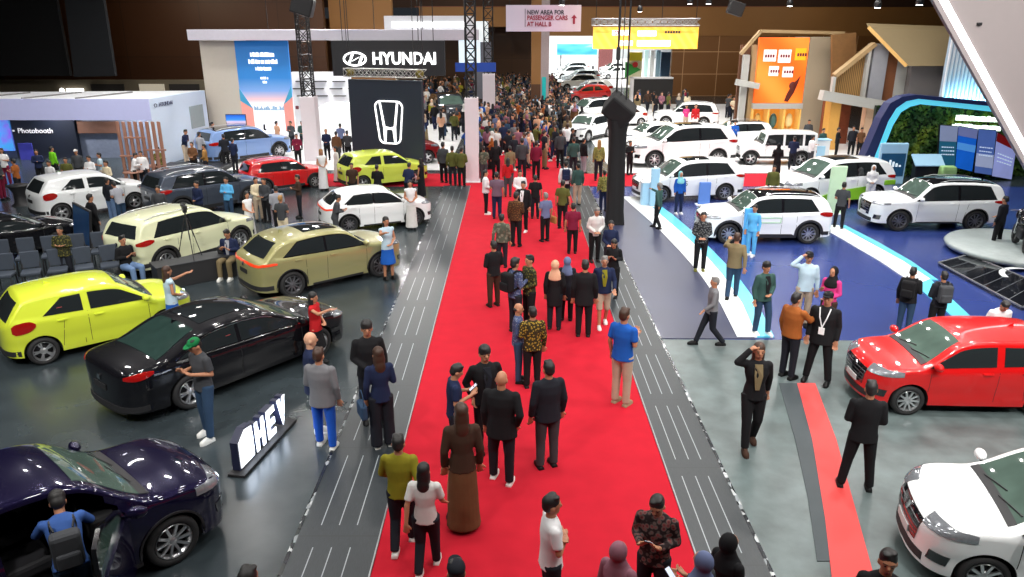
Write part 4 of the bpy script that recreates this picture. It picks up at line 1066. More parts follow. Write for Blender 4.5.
# ------------------------------------------------------------------ hanging panel with the rounded H emblem
a, b = at(353, 157, 34.3), at(424, 161, 33.2); zb = .62; zt = 4.12
d = Vector((b.x-a.x, b.y-a.y, 0)); wd = d.length; an = math.atan2(d.y, d.x)
r = empty('hanging_screen', (a.x, a.y, zb), an); hh = zt-zb
MB().bbox(0, 0, 0, wd, .22, hh, .015).build('panel', mat('screen_charcoal', hexc(34, 42, 54), .5, emit=.15, var=.04), r)
EM = mat('emblem_lit', (1, 1, 1), .4, emit=1.9, var=0)
cx, cz = wd*.55, hh*.49
def superr(hw_t, hw_b, hh_, rc, n=8):
    P = []
    cs = [(hw_b-rc, -hh_+rc, -math.pi/2), (hw_t-rc, hh_-rc, 0), (-hw_t+rc, hh_-rc, math.pi/2), (-hw_b+rc, -hh_+rc, math.pi)]
    for x, z, a0 in cs:
        for i in range(n+1): t = a0+math.pi/2*i/n; P.append((cx+x+rc*math.cos(t), cz+z+rc*math.sin(t)))
    return P
O_, I_ = superr(.68, .54, .93, .28), superr(.625, .485, .875, .24); n = len(O_)
mb = MB(); mb.add([(x, -.05, z) for x, z in O_]+[(x, -.05, z) for x, z in I_]+[(x, .01, z) for x, z in O_]+[(x, .01, z) for x, z in I_],
   [(i, (i+1) % n, n+(i+1) % n, n+i) for i in range(n)]+[(i, (i+1) % n, 2*n+(i+1) % n, 2*n+i) for i in range(n)]+[(n+i, n+(i+1) % n, 3*n+(i+1) % n, 3*n+i) for i in range(n)])
for s_ in (-1, 1):
    mb.prism([(cx+s_*.46, cz+.87), (cx+s_*.385, cz+.87), (cx+s_*.22, cz-.17), (cx, cz-.22), (cx, cz-.29), (cx+s_*.15, cz-.32), (cx+s_*.21, cz-.86), (cx+s_*.285, cz-.86), (cx+s_*.30, cz-.2)], -.05, .01, 'Y')
mb.build('emblem', EM, r)
t = truss('truss', (-.15, .1, hh+.28), (wd+.15, .1, hh+.28), .34, M_TRS, r=.022); t.parent = r
mb = MB()
for x in (.1, wd-.1): mb.ell((x, .1, hh+.28), (.2, .2, .2), 8, 6)
mb.build('corner_block', mat('block_brass', hexc(130, 120, 60), .4, .5), r)
mb = MB()
for x in (.0, .1, wd-.35, wd-.1, wd+.05): mb.tube((x, .1, hh+.4), (x, .1, 14-zb), .016, n=5)
mb.build('hanging_cable', M_TR, r); tag(r, 'large square charcoal panel with a glowing rounded H emblem hanging from a truss', 'hanging sign')
# speaker clusters at the top of the towers
for px, py, Y, lab in ((303, 5, 34, 'black loudspeaker cluster hung above the truss tower by the poster'), (736, 8, 48, 'black tilted projector hung under the balcony')):
    c = at(px, py, Y); r = empty('hanging_speaker', c)
    MB().bbox(-.45, -.3, -.4, .45, .3, .35, .06, M=Matrix.Rotation(.3, 4, 'Y')).build('cabinet', M_TR, r); MB().tube((0, 0, .3), (0, 0, 14-c.z), .02).build('cable', M_TR, r); tag(r, lab, 'loudspeaker')

# ------------------------------------------------------------------ overhead direction sign
Y = 46; x0, x1 = at(506, 20, Y).x, at(581, 20, Y).x; z0, z1 = zat(31.5, Y), zat(5, Y)
r = empty('direction_sign', ((x0+x1)/2, Y, z0)); hw = (x1-x0)/2; hh = z1-z0
def pinkish(nt):
    tc = nt.nodes.new('ShaderNodeTexCoord'); sp = nt.nodes.new('ShaderNodeSeparateXYZ'); nt.links.new(tc.outputs['Generated'], sp.inputs[0])
    return ramp(nt, sp.outputs['X'], [(0, hexc(190, 182, 198)), (.6, hexc(200, 174, 192)), (1, hexc(204, 180, 184))])
MB().bbox(-hw, 0, 0, hw, .12, hh, .01).build('board', ramp_mat('sign_pink', pinkish, .6, emit=.12), r)
RD, GRY = mat('sign_red', hexc(150, 24, 50), .6, var=0), mat('sign_grey', hexc(58, 52, 60), .6, var=0)
xl = at(527, 20, Y).x-r.location.x
for s_, py, m_ in (('NEW AREA FOR', 12.5, GRY), ('PASSENGER CARS', 18, RD), ('AT HALL B', 24.3, RD)):
    o = text('lettering', s_, .34, m_, (xl, -.02, zat(py, Y)-z0), parent=r, align='LEFT', depth=.02, bold=.008, sx=.86)
ax = at(574, 20, Y).x-r.location.x; mb = MB(); zc = zat(24, Y)-z0; zd = zat(14.5, Y)-z0
mb.prism([(ax-.06, zc), (ax+.06, zc), (ax+.06, zd-.2), (ax+.17, zd-.2), (ax, zd), (ax-.17, zd-.2), (ax-.06, zd-.2)], -.03, .0, 'Y'); mb.build('arrow', RD, r)
mb = MB(); mb.box(xl-.12, -.02, .25, xl-.09, .0, hh-.2); mb.build('divider', GRY, r)
mb = MB()
for s_ in (-.9, .9): mb.tube((s_*hw, .06, hh), (s_*hw, .06, 14-z0), .02)
mb.build('hanging_cable', M_TR, r); tag(r, 'pale pink overhead sign reading NEW AREA FOR PASSENGER CARS AT HALL B', 'sign')

# ------------------------------------------------------------------ yellow banner and its truss
Y = 60; x0, x1 = at(593, 40, Y).x, at(698, 40, Y).x; z0, z1 = zat(49, Y), zat(27, Y)
r = empty('yellow_banner', ((x0+x1)/2, Y, z0)); hw = (x1-x0)/2; hh = z1-z0
def yel(nt):
    tc = nt.nodes.new('ShaderNodeTexCoord'); n = nt.nodes.new('ShaderNodeTexWave'); n.inputs['Scale'].default_value = .55; n.inputs['Distortion'].default_value = 1
    mp = nt.nodes.new('ShaderNodeMapping'); mp.inputs['Rotation'].default_value = (0, .6, 0); nt.links.new(tc.outputs['Object'], mp.inputs['Vector']); nt.links.new(mp.outputs['Vector'], n.inputs['Vector'])
    return ramp(nt, n.outputs['Fac'], [(0, hexc(246, 190, 66)), (.5, hexc(248, 194, 72)), (1, hexc(250, 202, 88))])
MB().bbox(-hw, 0, 0, hw, .2, hh, .01).build('board', ramp_mat('banner_yellow', yel, .5, emit=.8), r)
mb = MB()
for u0, u1, v0, v1 in ((.18, .34, .62, .86), (.42, .60, .58, .84), (.24, .38, .15, .38), (.42, .74, .12, .40)): mb.bbox(-hw+2*hw*u0, -.04, hh*v0, -hw+2*hw*u1, 0, hh*v1, .03)
mb.build('white_plate', mat('plate_lit', (1, 1, 1), .5, emit=.9, var=0), r)
mb = MB(); E = [(-hw+2*hw*.22+.13*math.cos(t), -.06, hh*.74+.13*math.sin(t)) for t in [2*math.pi*i/14 for i in range(14)]]
for a_, b_ in zip(E, E[1:]+E[:1]): mb.tube(a_, b_, .03, n=5)
mb.build('round_mark', mat('mark_red', hexc(190, 40, 40), .5, var=0), r)
mb = MB()
for i in range(6): mb.box(-hw+2*hw*.68+.2*i, -.03, hh*.72, -hw+2*hw*.68+.2*i+.15, 0, hh*.82)
mb.build('dark_mark', GRY, r)
for dy in (0, 1.2):
    t = truss('truss', (-hw, dy, hh+.35), (hw, dy, hh+.35), .5, M_TRS, r=.035); t.parent = r
mb = MB()
for s_ in (-.95, -.3, .3, .95): mb.tube((s_*hw, .2, hh+.6), (s_*hw, .2, 14-z0), .025)
mb.build('hanging_cable', M_TR, r); tag(r, 'long yellow lit banner hanging from a silver truss', 'banner')

# ------------------------------------------------------------------ beyond the opening: the second hall
def simple_box(name, px0, py0, px1, py1, Y, dep, m, label, cat, kidname='board', z0=None):
    xa, xb = at(px0, py1, Y).x, at(px1, py1, Y).x; za, zb_ = (zat(py1, Y) if z0 is None else z0), zat(py0, Y)
    r = empty(name, ((xa+xb)/2, Y, za)); hw = (xb-xa)/2
    MB().bbox(-hw, 0, 0, hw, dep, zb_-za, min(.03, hw*.2)).build(kidname, m, r)
    tag(r, label, cat); return r, hw, zb_-za
def sky_m(nt):
    n = nt.nodes.new('ShaderNodeTexNoise'); n.inputs['Scale'].default_value = .5; nt.links.new(texco(nt, scale=(.3, 1, 1)), n.inputs['Vector'])
    return ramp(nt, n.outputs['Fac'], [(.35, hexc(20, 120, 200)), (.55, hexc(90, 190, 235)), (.7, hexc(240, 245, 250))])
def stand_on(r, hw, z):
    mb = MB()
    for s_ in (-.8, .8): mb.box(s_*hw-.08, .1, -z, s_*hw+.08, .3, .05)
    mb.build('support_post', M_TR, r)
r, hw, hh = simple_box('video_wall', 557, 44, 597, 55, 120, .4, ramp_mat('screen_sky', sky_m, .4, emit=1.0), 'wide sky-blue video wall in the bright second hall', 'video wall', 'screen'); stand_on(r, hw, r.location.z)
r, hw, hh = simple_box('floral_backdrop', 562, 55, 597, 66, 116, .4, mat('backdrop_pinkwhite', hexc(225, 190, 205), .6, var=.45, scale=2), 'pink and white backdrop under the blue video wall', 'backdrop'); stand_on(r, hw, r.location.z)
r, hw, hh = simple_box('backdrop', 598, 46, 612, 72, 114, .3, mat('backdrop_darkred', hexc(110, 60, 60), .6, var=.4), 'dark red poster board in the second hall', 'backdrop', z0=0)
r, hw, hh = simple_box('booth_tower', 627, 52, 641, 84, 88, .8, mat('tower_paleyellow', hexc(232, 226, 190), .5, var=.05), 'pale booth tower with green triangle and yellow top behind the draped tower', 'booth tower', 'tower', z0=0)
MB().prism([(-hw-.3, hh*.22), (hw*.9, hh*.47), (-hw-.3, hh*.72)], -.1, 0, 'Y').build('green_triangle', mat('tri_green', hexc(50, 150, 60), .5), r)
MB().box(-hw*.9, -.08, hh*.74, hw*.9, 0, hh*.98).build('yellow_panel', mat('pan_yellow', hexc(214, 200, 40), .5), r)
mb = MB(); mb.lathe([(0, 0), (.3, 0), (.3, .1), (0, .1)], (0, -.2, 0), 'Y', 16, False); o = mb.build('round_mark', MATS['mark_red'], r); o.location = (0, 0, hh*.62)
for k, (a_, b_) in enumerate(((643, 647), (649, 653), (655, 659))):
    r, hw, hh = simple_box('display_column', a_, 50, b_, 84, 90, .4, [mat('col_cyan', hexc(190, 225, 230), .5, emit=.4), WHITE, mat('col_steel', hexc(120, 150, 165), .5)][k], ['pale cyan', 'plain white', 'steel blue'][k]+' display column under the yellow banner', 'column', 'shaft', z0=0)
r, hw, hh = simple_box('display_board', 660, 52, 670, 78, 86, .4, mat('board_bluegrey', hexc(60, 90, 120), .5, var=.3), 'blue grey display board at the edge of the opening', 'display board', z0=0)
# dark wrapped vehicle-like crate
r, hw, hh = simple_box('black_screen', 633, 79, 672, 100, 66, .5, mat('crate_black', (.02, .02, .022), .7), 'wide black screen back standing under the yellow banner', 'screen', 'panel', z0=0)
MB().bbox(-hw-.25, -.1, 0, -hw, .6, hh+.15, .05).build('white_frame', WHITE, r); MB().bbox(-hw-.25, -.1, hh, hw, .6, hh+.15, .05).build('white_frame', WHITE, r)

# ------------------------------------------------------------------ east side: orange video wall and timber gables
CREAM = mat('timber_cream', hexc(160, 134, 96), .55, var=.06); BEAM = mat('beam_white', hexc(176, 176, 172), .5, var=.03)
TWR = mat('tower_greige', hexc(156, 142, 120), .6, var=.04, scale=.6)
Y = 44.0
r = empty('orange_stand', (at(782, 130, Y).x, Y, 0)); ox = r.location.x
xa, xb = at(757, 70, Y).x-ox, at(806, 70, Y).x-ox; za, zb = zat(103, Y), zat(37.5, Y)
def org_m(nt):
    n = nt.nodes.new('ShaderNodeTexWave'); n.inputs['Scale'].default_value = .12; n.inputs['Distortion'].default_value = 2.5
    nt.links.new(texco(nt, rot=(0, .7, 0)), n.inputs['Vector'])
    return ramp(nt, n.outputs['Fac'], [(0, hexc(232, 92, 22)), (.5, hexc(238, 112, 34)), (1, hexc(244, 132, 50))])
MB().bbox(xa, 0, za, xb, .3, zb, .01).build('video_wall', ramp_mat('screen_orange', org_m, .4, emit=.85), r)
MB().box(xa-.05, -.06, za-.32, xb+.05, .3, za-.02).build('sill_beam', BEAM, r)
mb = MB(); W_ = xb-xa; Hh = zb-za
for u0, u1, v0, v1 in ((.10, .36, .64, .82), (.40, .66, .62, .82), (.24, .44, .42, .57), (.52, .74, .40, .56)): mb.bbox(xa+W_*u0, -.04, za+Hh*v0, xa+W_*u1, 0, za+Hh*v1, .02)
pl_ = mb.build('white_plate', mat('plate_lit2', hexc(250, 240, 236), .5, emit=.5, var=0), r)
mb = MB(); mb.bbox(xa+W_*.74, -.03, za+Hh*.66, xa+W_*.96, 0, za+Hh*.84, .02); mb.build('yellow_plate', mat('plate_yellow', hexc(252, 180, 30), .5, emit=.5), r)
mb = MB()
for u0, v0, cc in ((.13, .70, 0), (.44, .70, 0), (.27, .47, 0), (.55, .46, 0), (.78, .72, 0)):
    for i in range(4): mb.box(xa+W_*u0+.14*i, -.055, za+Hh*v0, xa+W_*u0+.14*i+.10, -.03, za+Hh*v0+.16)
mb.build('plate_mark', mat('mark_maroon', hexc(120, 30, 50), .5, var=0), r)
# small picture of a dark red racer on the wall
mb = MB(); q = [(.62, .03), (.70, .02), (.80, .16), (.86, .30), (.90, .42), (.84, .36), (.76, .30), (.66, .14)]
mb.prism([(xa+W_*u, za+Hh*v) for u, v in q], -.04, 0, 'Y'); mb.ell((xa+W_*.76, -.03, za+Hh*.27), (.2, .03, .22), 10, 6); mb.build('picture_mark', mat('picture_dark', hexc(90, 30, 20), .5), r)
xt0, xt1 = xb+.02, at(842, 100, Y).x-ox-.15
MB().bbox(xt0, -.02, 0, xt1, 2.4, zb, .02).build('tower_wall', TWR, r)
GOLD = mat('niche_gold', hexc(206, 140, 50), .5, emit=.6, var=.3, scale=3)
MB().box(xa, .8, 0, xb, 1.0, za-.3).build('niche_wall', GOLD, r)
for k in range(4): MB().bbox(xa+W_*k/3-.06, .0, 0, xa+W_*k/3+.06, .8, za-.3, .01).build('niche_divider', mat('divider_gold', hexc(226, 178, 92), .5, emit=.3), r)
for k in range(3):
    mb = MB(); cx = xa+W_*(k+.5)/3; mb.ell((cx, .5, 1.15), (.22, .15, .42), 12, 8); mb.bbox(cx-.3, .3, 0, cx+.3, .75, .7, .03); mb.build('niche_figure', [mat('mannequin_gold', hexc(230, 190, 110), .4), mat('mannequin_teal', hexc(70, 110, 110), .4), mat('mannequin_cream', hexc(240, 220, 160), .4)][k], r)
mb = MB(); P = [(740, 54), (760, 31), (843, 33)]
pp = [at(x, y, Y) for x, y in P]; pp = [(p.x-ox, -.1, p.z) for p in pp]
for a_, b_ in zip(pp, pp[1:]): mb.bar(a_, b_, .3, .16)
mb.build('gable_beam', CREAM, r)
a_, b_ = at(736, 82, Y), at(758, 86, Y); MB().bar((a_.x-ox, 0, a_.z), (b_.x-ox, -.1, b_.z), .5, .32).build('side_beam', BEAM, r)
for px, m_ in ((744, W_BROWN), (752, GOLD)):
    x = at(px, 100, Y).x-ox; MB().box(x-.17, .2, 0, x+.17, .5, zat(45, Y) if px > 750 else zat(55, Y)).build('side_post', BEAM if px < 750 else CREAM, r)
MB().box(at(741, 80, Y).x-ox, .6, 0, xa, .8, zat(45, Y)).build('recess_wall', mat('recess_brown', hexc(96, 58, 34), .6), r)
tag(r, 'orange video wall beside a tall greige tower with golden lit niches below', 'exhibition stand')
# second gable: battened wall
Y = 41.0
r = empty('timber_gable_stand', (at(860, 130, Y).x, Y, 0)); ox = r.location.x
XX = lambda px, py: at(px, py, Y).x-ox
def batten(nt):
    w_ = nt.nodes.new('ShaderNodeTexWave'); w_.inputs['Scale'].default_value = 3.2; w_.inputs['Distortion'].default_value = .3; nt.links.new(texco(nt), w_.inputs['Vector'])
    return ramp(nt, w_.outputs['Fac'], [(0, hexc(96, 68, 36)), (.5, hexc(160, 122, 70)), (1, hexc(172, 134, 80))])
BT = ramp_mat('batten_wall', batten, .6)
mb = MB(); q = [(XX(838, 97), zat(97, Y)), (XX(867, 99), zat(99, Y)), (XX(870, 48), zat(48, Y)), (XX(838, 78), zat(78, Y))]
mb.prism(q, .4, .6, 'Y'); mb.build('batten_panel', BT, r)
mb = MB(); mb.prism([(XX(843, 97), zat(97, Y)), (XX(868, 99), zat(99, Y)), (XX(868, 33), zat(33, Y)), (XX(843, 35), zat(35, Y))], 1.4, 1.6, 'Y'); mb.build('upper_wall', mat('upper_wood', hexc(120, 84, 44), .6, var=.2), r)
a_, b_ = at(836, 76, Y), at(876, 44, Y); MB().bar((a_.x-ox, .2, a_.z), (b_.x-ox, .2, b_.z), .5, .2).build('rafter', CREAM, r)
a_, b_ = at(821, 95, Y), at(892, 107, Y); MB().bar((a_.x-ox, 0, a_.z), (b_.x-ox, 0, b_.z), .6, .5).build('front_beam', BEAM, r)
MB().box(XX(834, 85)-.07, 0, zat(94, Y), XX(834, 85)+.07, .3, zat(77, Y)).build('thin_post', BEAM, r)
MB().box(XX(865, 85)-.06, 0, zat(99, Y), XX(865, 85)+.10, .3, zat(48, Y)).build('thin_post', BEAM, r)
for a_, b_, m_, nm in ((869, 884, mat('column_blue_grey', hexc(150, 152, 160), .6), 'grey_column'), (882, 896, mat('panel_redbrown', hexc(128, 78, 46), .6), 'brown_panel'), (896, 907, BEAM, 'white_column')):
    MB().box(XX(a_, 90), .1 if nm == 'grey_column' else .3, zat(104, Y), XX(b_, 90), .9, zat(44, Y)).build(nm, m_, r)
MB().box(XX(866, 130), .3, 0, XX(880, 130), .8, zat(103, Y)).build('lower_column', mat('column_peach', hexc(212, 178, 148), .6), r)
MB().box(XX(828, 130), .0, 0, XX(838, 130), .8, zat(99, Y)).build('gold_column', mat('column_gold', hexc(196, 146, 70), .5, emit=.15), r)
MB().box(XX(838, 130), 2.2, 0, XX(866, 130), 2.5, zat(99, Y)).build('interior_wall', mat('interior_redbrown', hexc(130, 64, 34), .6, var=.45, scale=3), r)
mb = MB(); P = [(868, 27), (951, 30), (948, 65), (906, 65)]; V = []
f_ = [at(868, 27, Y), at(951, 30, Y), at(948, 66, Y-1.0), at(906, 66, Y-1.0)]
V = [Vector((p.x-ox, p.y-Y, p.z)) for p in f_]; V += [v+Vector((0, .25, .18)) for v in V]
mb.add(V, [(0, 1, 2, 3), (4, 5, 6, 7), (0, 1, 5, 4), (1, 2, 6, 5), (2, 3, 7, 6), (3, 0, 4, 7)]); mb.build('sloped_roof', mat('roof_beige', hexc(140, 124, 94), .6, var=.03), r)
MB().bar(V[0]+Vector((0, -.05, 0)), V[3]+Vector((0, -.05, 0)), .2, .16).build('roof_edge', mat('timber_yellow', hexc(214, 170, 100), .55), r)
MB().box(XX(906, 80), -.4, zat(103, Y), XX(950, 80), 0, zat(62, Y)).build('grey_wall', mat('wall_midgrey', hexc(112, 108, 108), .6, var=.03), r)
tag(r, 'timber gabled stand with beige sloped roof, batten wall and warm interior', 'exhibition stand')
# slatted white wall with blue glow
Y = 37.0
r = empty('slatted_wall', (at(972, 100, Y).x, Y, 0)); ox = r.location.x; x0, x1 = at(947, 70, Y).x-ox, at(1010, 70, Y).x-ox; za, zb = zat(104, Y), zat(32, Y)
MB().box(x0, .1, 0, x1, .3, zb).build('wall_panel', mat('slat_back', hexc(150, 170, 190), .6), r)
n = 16
for k in range(n): MB().box(x0+(x1-x0)*k/n, 0, za, x0+(x1-x0)*k/n+.07, .12, zb).build('slat', WHITE, r)
MB().box(x0, -.02, za-.02, x1, .06, za+.10).build('blue_light_strip', mat('light_blue_strip', hexc(60, 190, 255), .5, emit=3.0, var=0), r); tag(r, 'white slatted wall with a blue light strip along its foot', 'wall')
l = bpy.data.lights.new('strip_light', 'AREA'); l.shape = 'RECTANGLE'; l.size = 2.6; l.size_y = .1; l.energy = 120; l.color = (.25, .75, 1)
o = bpy.data.objects.new('strip_light', l); COL.objects.link(o); o.location = (r.location.x, Y-.25, za+.1); o.rotation_euler = (math.radians(150), 0, 0)

# ------------------------------------------------------------------ blue arch with plant wall and screens
Y = 33.0
OUT = [(852, 182), (868, 146), (880, 118), (889, 103), (901, 96.5), (915, 94.5), (950, 98), (1000, 103), (1060, 110)]
MID = [(864, 182), (877, 147), (887, 121), (895, 108), (905, 101), (917, 98.5), (950, 102), (1000, 107), (1060, 114)]
INN = [(870, 182), (882, 150), (892, 125), (900, 112), (909, 106.5), (919, 104), (950, 107), (1000, 112.5), (1060, 120)]
r = empty('blue_arch', (at(940, 160, Y).x, Y, 0)); ox = r.location.x
def strip3(name, A, B, y0, y1, m):
    mb = MB(); n = len(A); V = []
    for L in (A, B):
        for yy in (y0, y1): V += [(at(x, y, Y).x-ox, yy, max(0, at(x, y, Y).z)) for x, y in L]
    F = []
    for i in range(n-1): F += [(i, i+1, 2*n+i+1, 2*n+i), (n+i, n+i+1, 3*n+i+1, 3*n+i), (i, i+1, n+i+1, n+i), (2*n+i, 2*n+i+1, 3*n+i+1, 3*n+i)]
    F += [(0, n, 3*n, 2*n), (n-1, 2*n-1, 4*n-1, 3*n-1)]
    mb.add(V, F); return mb.build(name, m, r)
strip3('frame', OUT, MID, -.12, .5, mat('arch_navy', hexc(30, 42, 88), .5, var=.03))
strip3('light_band', MID, INN, -.10, .48, mat('arch_cyan', hexc(90, 200, 226), .4, emit=.75, var=.03))
tag(r, 'dark blue arch frame with a glowing cyan inner band', 'arch')
r2 = empty('plant_wall', (ox, Y+.6, 0)); pw0, pw1 = at(868, 170, Y+.6).x-ox, at(1060, 170, Y+.6).x-ox; ztop = at(950, 106, Y+.6).z
MB().box(pw0, .1, 0, pw1, .3, ztop).build('backing', mat('plant_backing', hexc(12, 30, 12), .8), r2)
mb = MB(); rl = random.Random(3)
for k in range(5200):
    x = rl.uniform(pw0, pw1); z = rl.uniform(.0, ztop); y = rl.uniform(-.10, .08); s_ = rl.uniform(.05, .12)
    a_ = rl.uniform(0, 6.28); t_ = rl.uniform(.3, 1.2); u = Vector((math.cos(a_), -.3, math.sin(a_)))*s_; v = Vector((-math.sin(a_), -t_*.6, math.cos(a_)))*s_*.5
    c = Vector((x, y, z)); mb.add([c-u, c+v, c+u, c-v], [(0, 1, 2, 3)])
def leafc(nt):
    n = nt.nodes.new('ShaderNodeTexNoise'); n.inputs['Scale'].default_value = 1.1; n.inputs['Detail'].default_value = 5; nt.links.new(texco(nt), n.inputs['Vector'])
    return ramp(nt, n.outputs['Fac'], [(.35, hexc(20, 54, 16)), (.5, hexc(56, 96, 24)), (.62, hexc(130, 150, 40)), (.7, hexc(60, 110, 30))])
f_ = mb.build('foliage', ramp_mat('leaf_green', leafc, .6), r2, fix=False); f_['kind'] = 'stuff'
tag(r2, 'green planted wall filling the blue arch', 'plant wall')
# glowing two-line sign (illegible in the photograph: plain glowing blocks)
r3 = empty('glowing_sign', (at(978, 120, Y-.1).x, Y-.1, at(978, 121, Y).z)); rl = random.Random(5)
GL = mat('sign_glow', hexc(230, 255, 235), .5, emit=2.2, var=0)
for row, (x0, x1, zz) in enumerate(((-.95, 1.05, .14), (-1.05, 1.0, -.22))):
    mb = MB(); x = x0
    while x < x1:
        w_ = rl.uniform(.07, .16); mb.bbox(x, -.04, zz-.10-.045*(x-x0), x+w_, .04, zz+.10-.045*(x-x0)+rl.uniform(-.02, .03), .01); x += w_+.03
    mb.build('lit_line', GL, r3)
tag(r3, 'two glowing white lines of a sign fixed over the plant wall', 'sign')
scr = [((940, 124.5), (958, 126), (954.5, 167), (937.7, 167)), ((958.5, 125.5), (978, 129), (972, 172), (954.7, 168)), ((978.5, 128.5), (996.5, 130), (991.5, 175.7), (974, 173)), ((997, 131.7), (1017, 143), (1011.5, 180), (991.5, 176.5))]
dd_ = [('teal screen with a pale upper corner, first in the row on the plant wall', (hexc(30, 84, 110), hexc(120, 140, 170))), ('bright blue screen, second in the row on the plant wall', (hexc(20, 90, 190), hexc(70, 140, 220))), ('grey-blue screen with lines of writing, third in the row on the plant wall', (hexc(70, 96, 160), hexc(150, 165, 205))), ('pale lilac screen with a red top, last in the row on the plant wall', (hexc(140, 150, 205), hexc(165, 172, 220)))]
for k, (q, (lab, cc)) in enumerate(zip(scr, dd_)):
    V = [at(x, y, Y-.15+(0 if j < 2 else -.25)) for j, (x, y) in enumerate(q)]
    c = sum(V, Vector())/4; r4 = empty('display_screen', c); V = [v-c for v in V]
    mb = MB(); W8 = V+[v+Vector((0, .12, 0)) for v in V]; mb.add(W8, [(0, 1, 2, 3), (7, 6, 5, 4), (0, 4, 5, 1), (1, 5, 6, 2), (2, 6, 7, 3), (3, 7, 4, 0)]); mb.build('frame', M_TR, r4)
    ins = [v*.97+Vector((0, -.02, 0)) for v in V]
    def lerp(a_, b_, t): return a_+(b_-a_)*t
    def quadpart(nm, t0, t1, m, e=0):
        A_ = [lerp(ins[0], ins[3], t0), lerp(ins[1], ins[2], t0), lerp(ins[1], ins[2], t1), lerp(ins[0], ins[3], t1)]; A_ = [v+Vector((0, -e, 0)) for v in A_]
        B_ = [v+Vector((0, .02, 0)) for v in A_]; mb = MB(); mb.add(A_+B_, [(0, 1, 2, 3), (7, 6, 5, 4), (0, 4, 5, 1), (1, 5, 6, 2), (2, 6, 7, 3), (3, 7, 4, 0)]); mb.build(nm, m, r4)
    quadpart('screen', 0, 1, mat('scr%d' % k, cc[0], .3, emit=.55, var=.35, scale=1.5))
    if k == 0: quadpart('picture_field', .0, .38, mat('scr0b', hexc(128, 140, 172), .3, emit=.4), .01)
    if k == 1: quadpart('picture_field', .0, .22, mat('scr1b', hexc(110, 120, 170), .3, emit=.35), .01); quadpart('picture_field', .38, .55, mat('scr1c', hexc(80, 150, 225), .3, emit=.4), .01)
    if k == 2: quadpart('picture_field', .55, .85, mat('scr2b', hexc(160, 172, 205), .3, emit=.4), .01)
    if k == 3: quadpart('picture_field', .0, .2, mat('scr3b', hexc(120, 20, 24), .3, emit=.3), .01)
    if k in (0, 2, 3):
        mb = MB(); rl = random.Random(k)
        for row in range(3):
            t = (.52, .40, .45)[k if k < 2 else k-1]+.09*row; x = .12
            while x < .85:
                w_ = rl.uniform(.05, .12); a_ = lerp(lerp(ins[0], ins[3], t), lerp(ins[1], ins[2], t), x); b_ = lerp(lerp(ins[0], ins[3], t), lerp(ins[1], ins[2], t), x+w_)
                mb.bar(a_+Vector((0, -.03, 0)), b_+Vector((0, -.03, 0)), .01, .045); x += w_+.04
        mb.build('text_lines', mat('txt_white', hexc(200, 215, 235), .5, emit=.6, var=0), r4)
    tag(r4, lab, 'screen', 'screens on the plant wall')
# kiosks
Yk = 31.8
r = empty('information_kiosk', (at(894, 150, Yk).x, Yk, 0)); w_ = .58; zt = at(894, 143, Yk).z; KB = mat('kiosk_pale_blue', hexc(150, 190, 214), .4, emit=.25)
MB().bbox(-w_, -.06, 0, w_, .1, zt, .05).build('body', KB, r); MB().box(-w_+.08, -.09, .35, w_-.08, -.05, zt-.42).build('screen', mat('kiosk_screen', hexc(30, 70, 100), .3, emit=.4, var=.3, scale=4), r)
mb = MB()
for i in range(5): mb.box(-.3+.14*i, -.11, .75, -.22+.14*i, -.085, .82+.07*((i*3) % 4))
mb.build('screen_marks', mat('kiosk_mark', hexc(220, 235, 240), .4, emit=.8, var=0), r); tag(r, 'upright pale blue kiosk with a dark screen at the arch foot', 'kiosk')
r = empty('lectern_kiosk', (at(926, 165, Yk).x, Yk-.1, 0)); zt = at(926, 155, Yk).z
M = Matrix.Translation((0, 0, zt-.2)) @ Matrix.Rotation(math.radians(40), 4, 'X'); MB().bbox(-.62, -.32, -.03, .62, .32, .03, .015, M=M).build('sloped_top', KB, r)
MB().bbox(-.5, -.1, 0, .5, .25, zt-.25, .03).build('pedestal', M_TR, r); tag(r, 'low sloped information desk beside the upright kiosk', 'information desk')
o = MB().bbox(-.3, -.2, 0, .3, .2, .35, .06).build('green_box', mat('box_greenwhite', hexc(150, 190, 120), .5, var=.5, scale=3)); p = at(948, 169, 31.3); o.location = (p.x, 31.3, 0); o.scale = (1, 1, p.z/.35+.35); tag(o, 'small green and white box behind the black-roofed SUV', 'box')
# pale blue stand panels near the cars
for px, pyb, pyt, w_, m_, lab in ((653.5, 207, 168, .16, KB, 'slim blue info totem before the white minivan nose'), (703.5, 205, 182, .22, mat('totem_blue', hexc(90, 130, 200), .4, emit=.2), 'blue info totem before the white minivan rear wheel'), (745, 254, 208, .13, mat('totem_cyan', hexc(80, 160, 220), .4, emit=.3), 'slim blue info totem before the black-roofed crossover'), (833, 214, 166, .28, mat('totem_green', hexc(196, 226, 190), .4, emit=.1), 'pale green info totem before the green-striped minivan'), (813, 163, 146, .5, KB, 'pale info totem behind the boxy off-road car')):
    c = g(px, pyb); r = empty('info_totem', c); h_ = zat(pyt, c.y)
    MB().bbox(-w_, -.05, 0, w_, .05, h_, .03).build('panel', m_, r); MB().bbox(-w_-.08, -.18, 0, w_+.08, .18, .04, .01).build('base', WHITE, r); tag(r, lab, 'info totem', 'info totems')
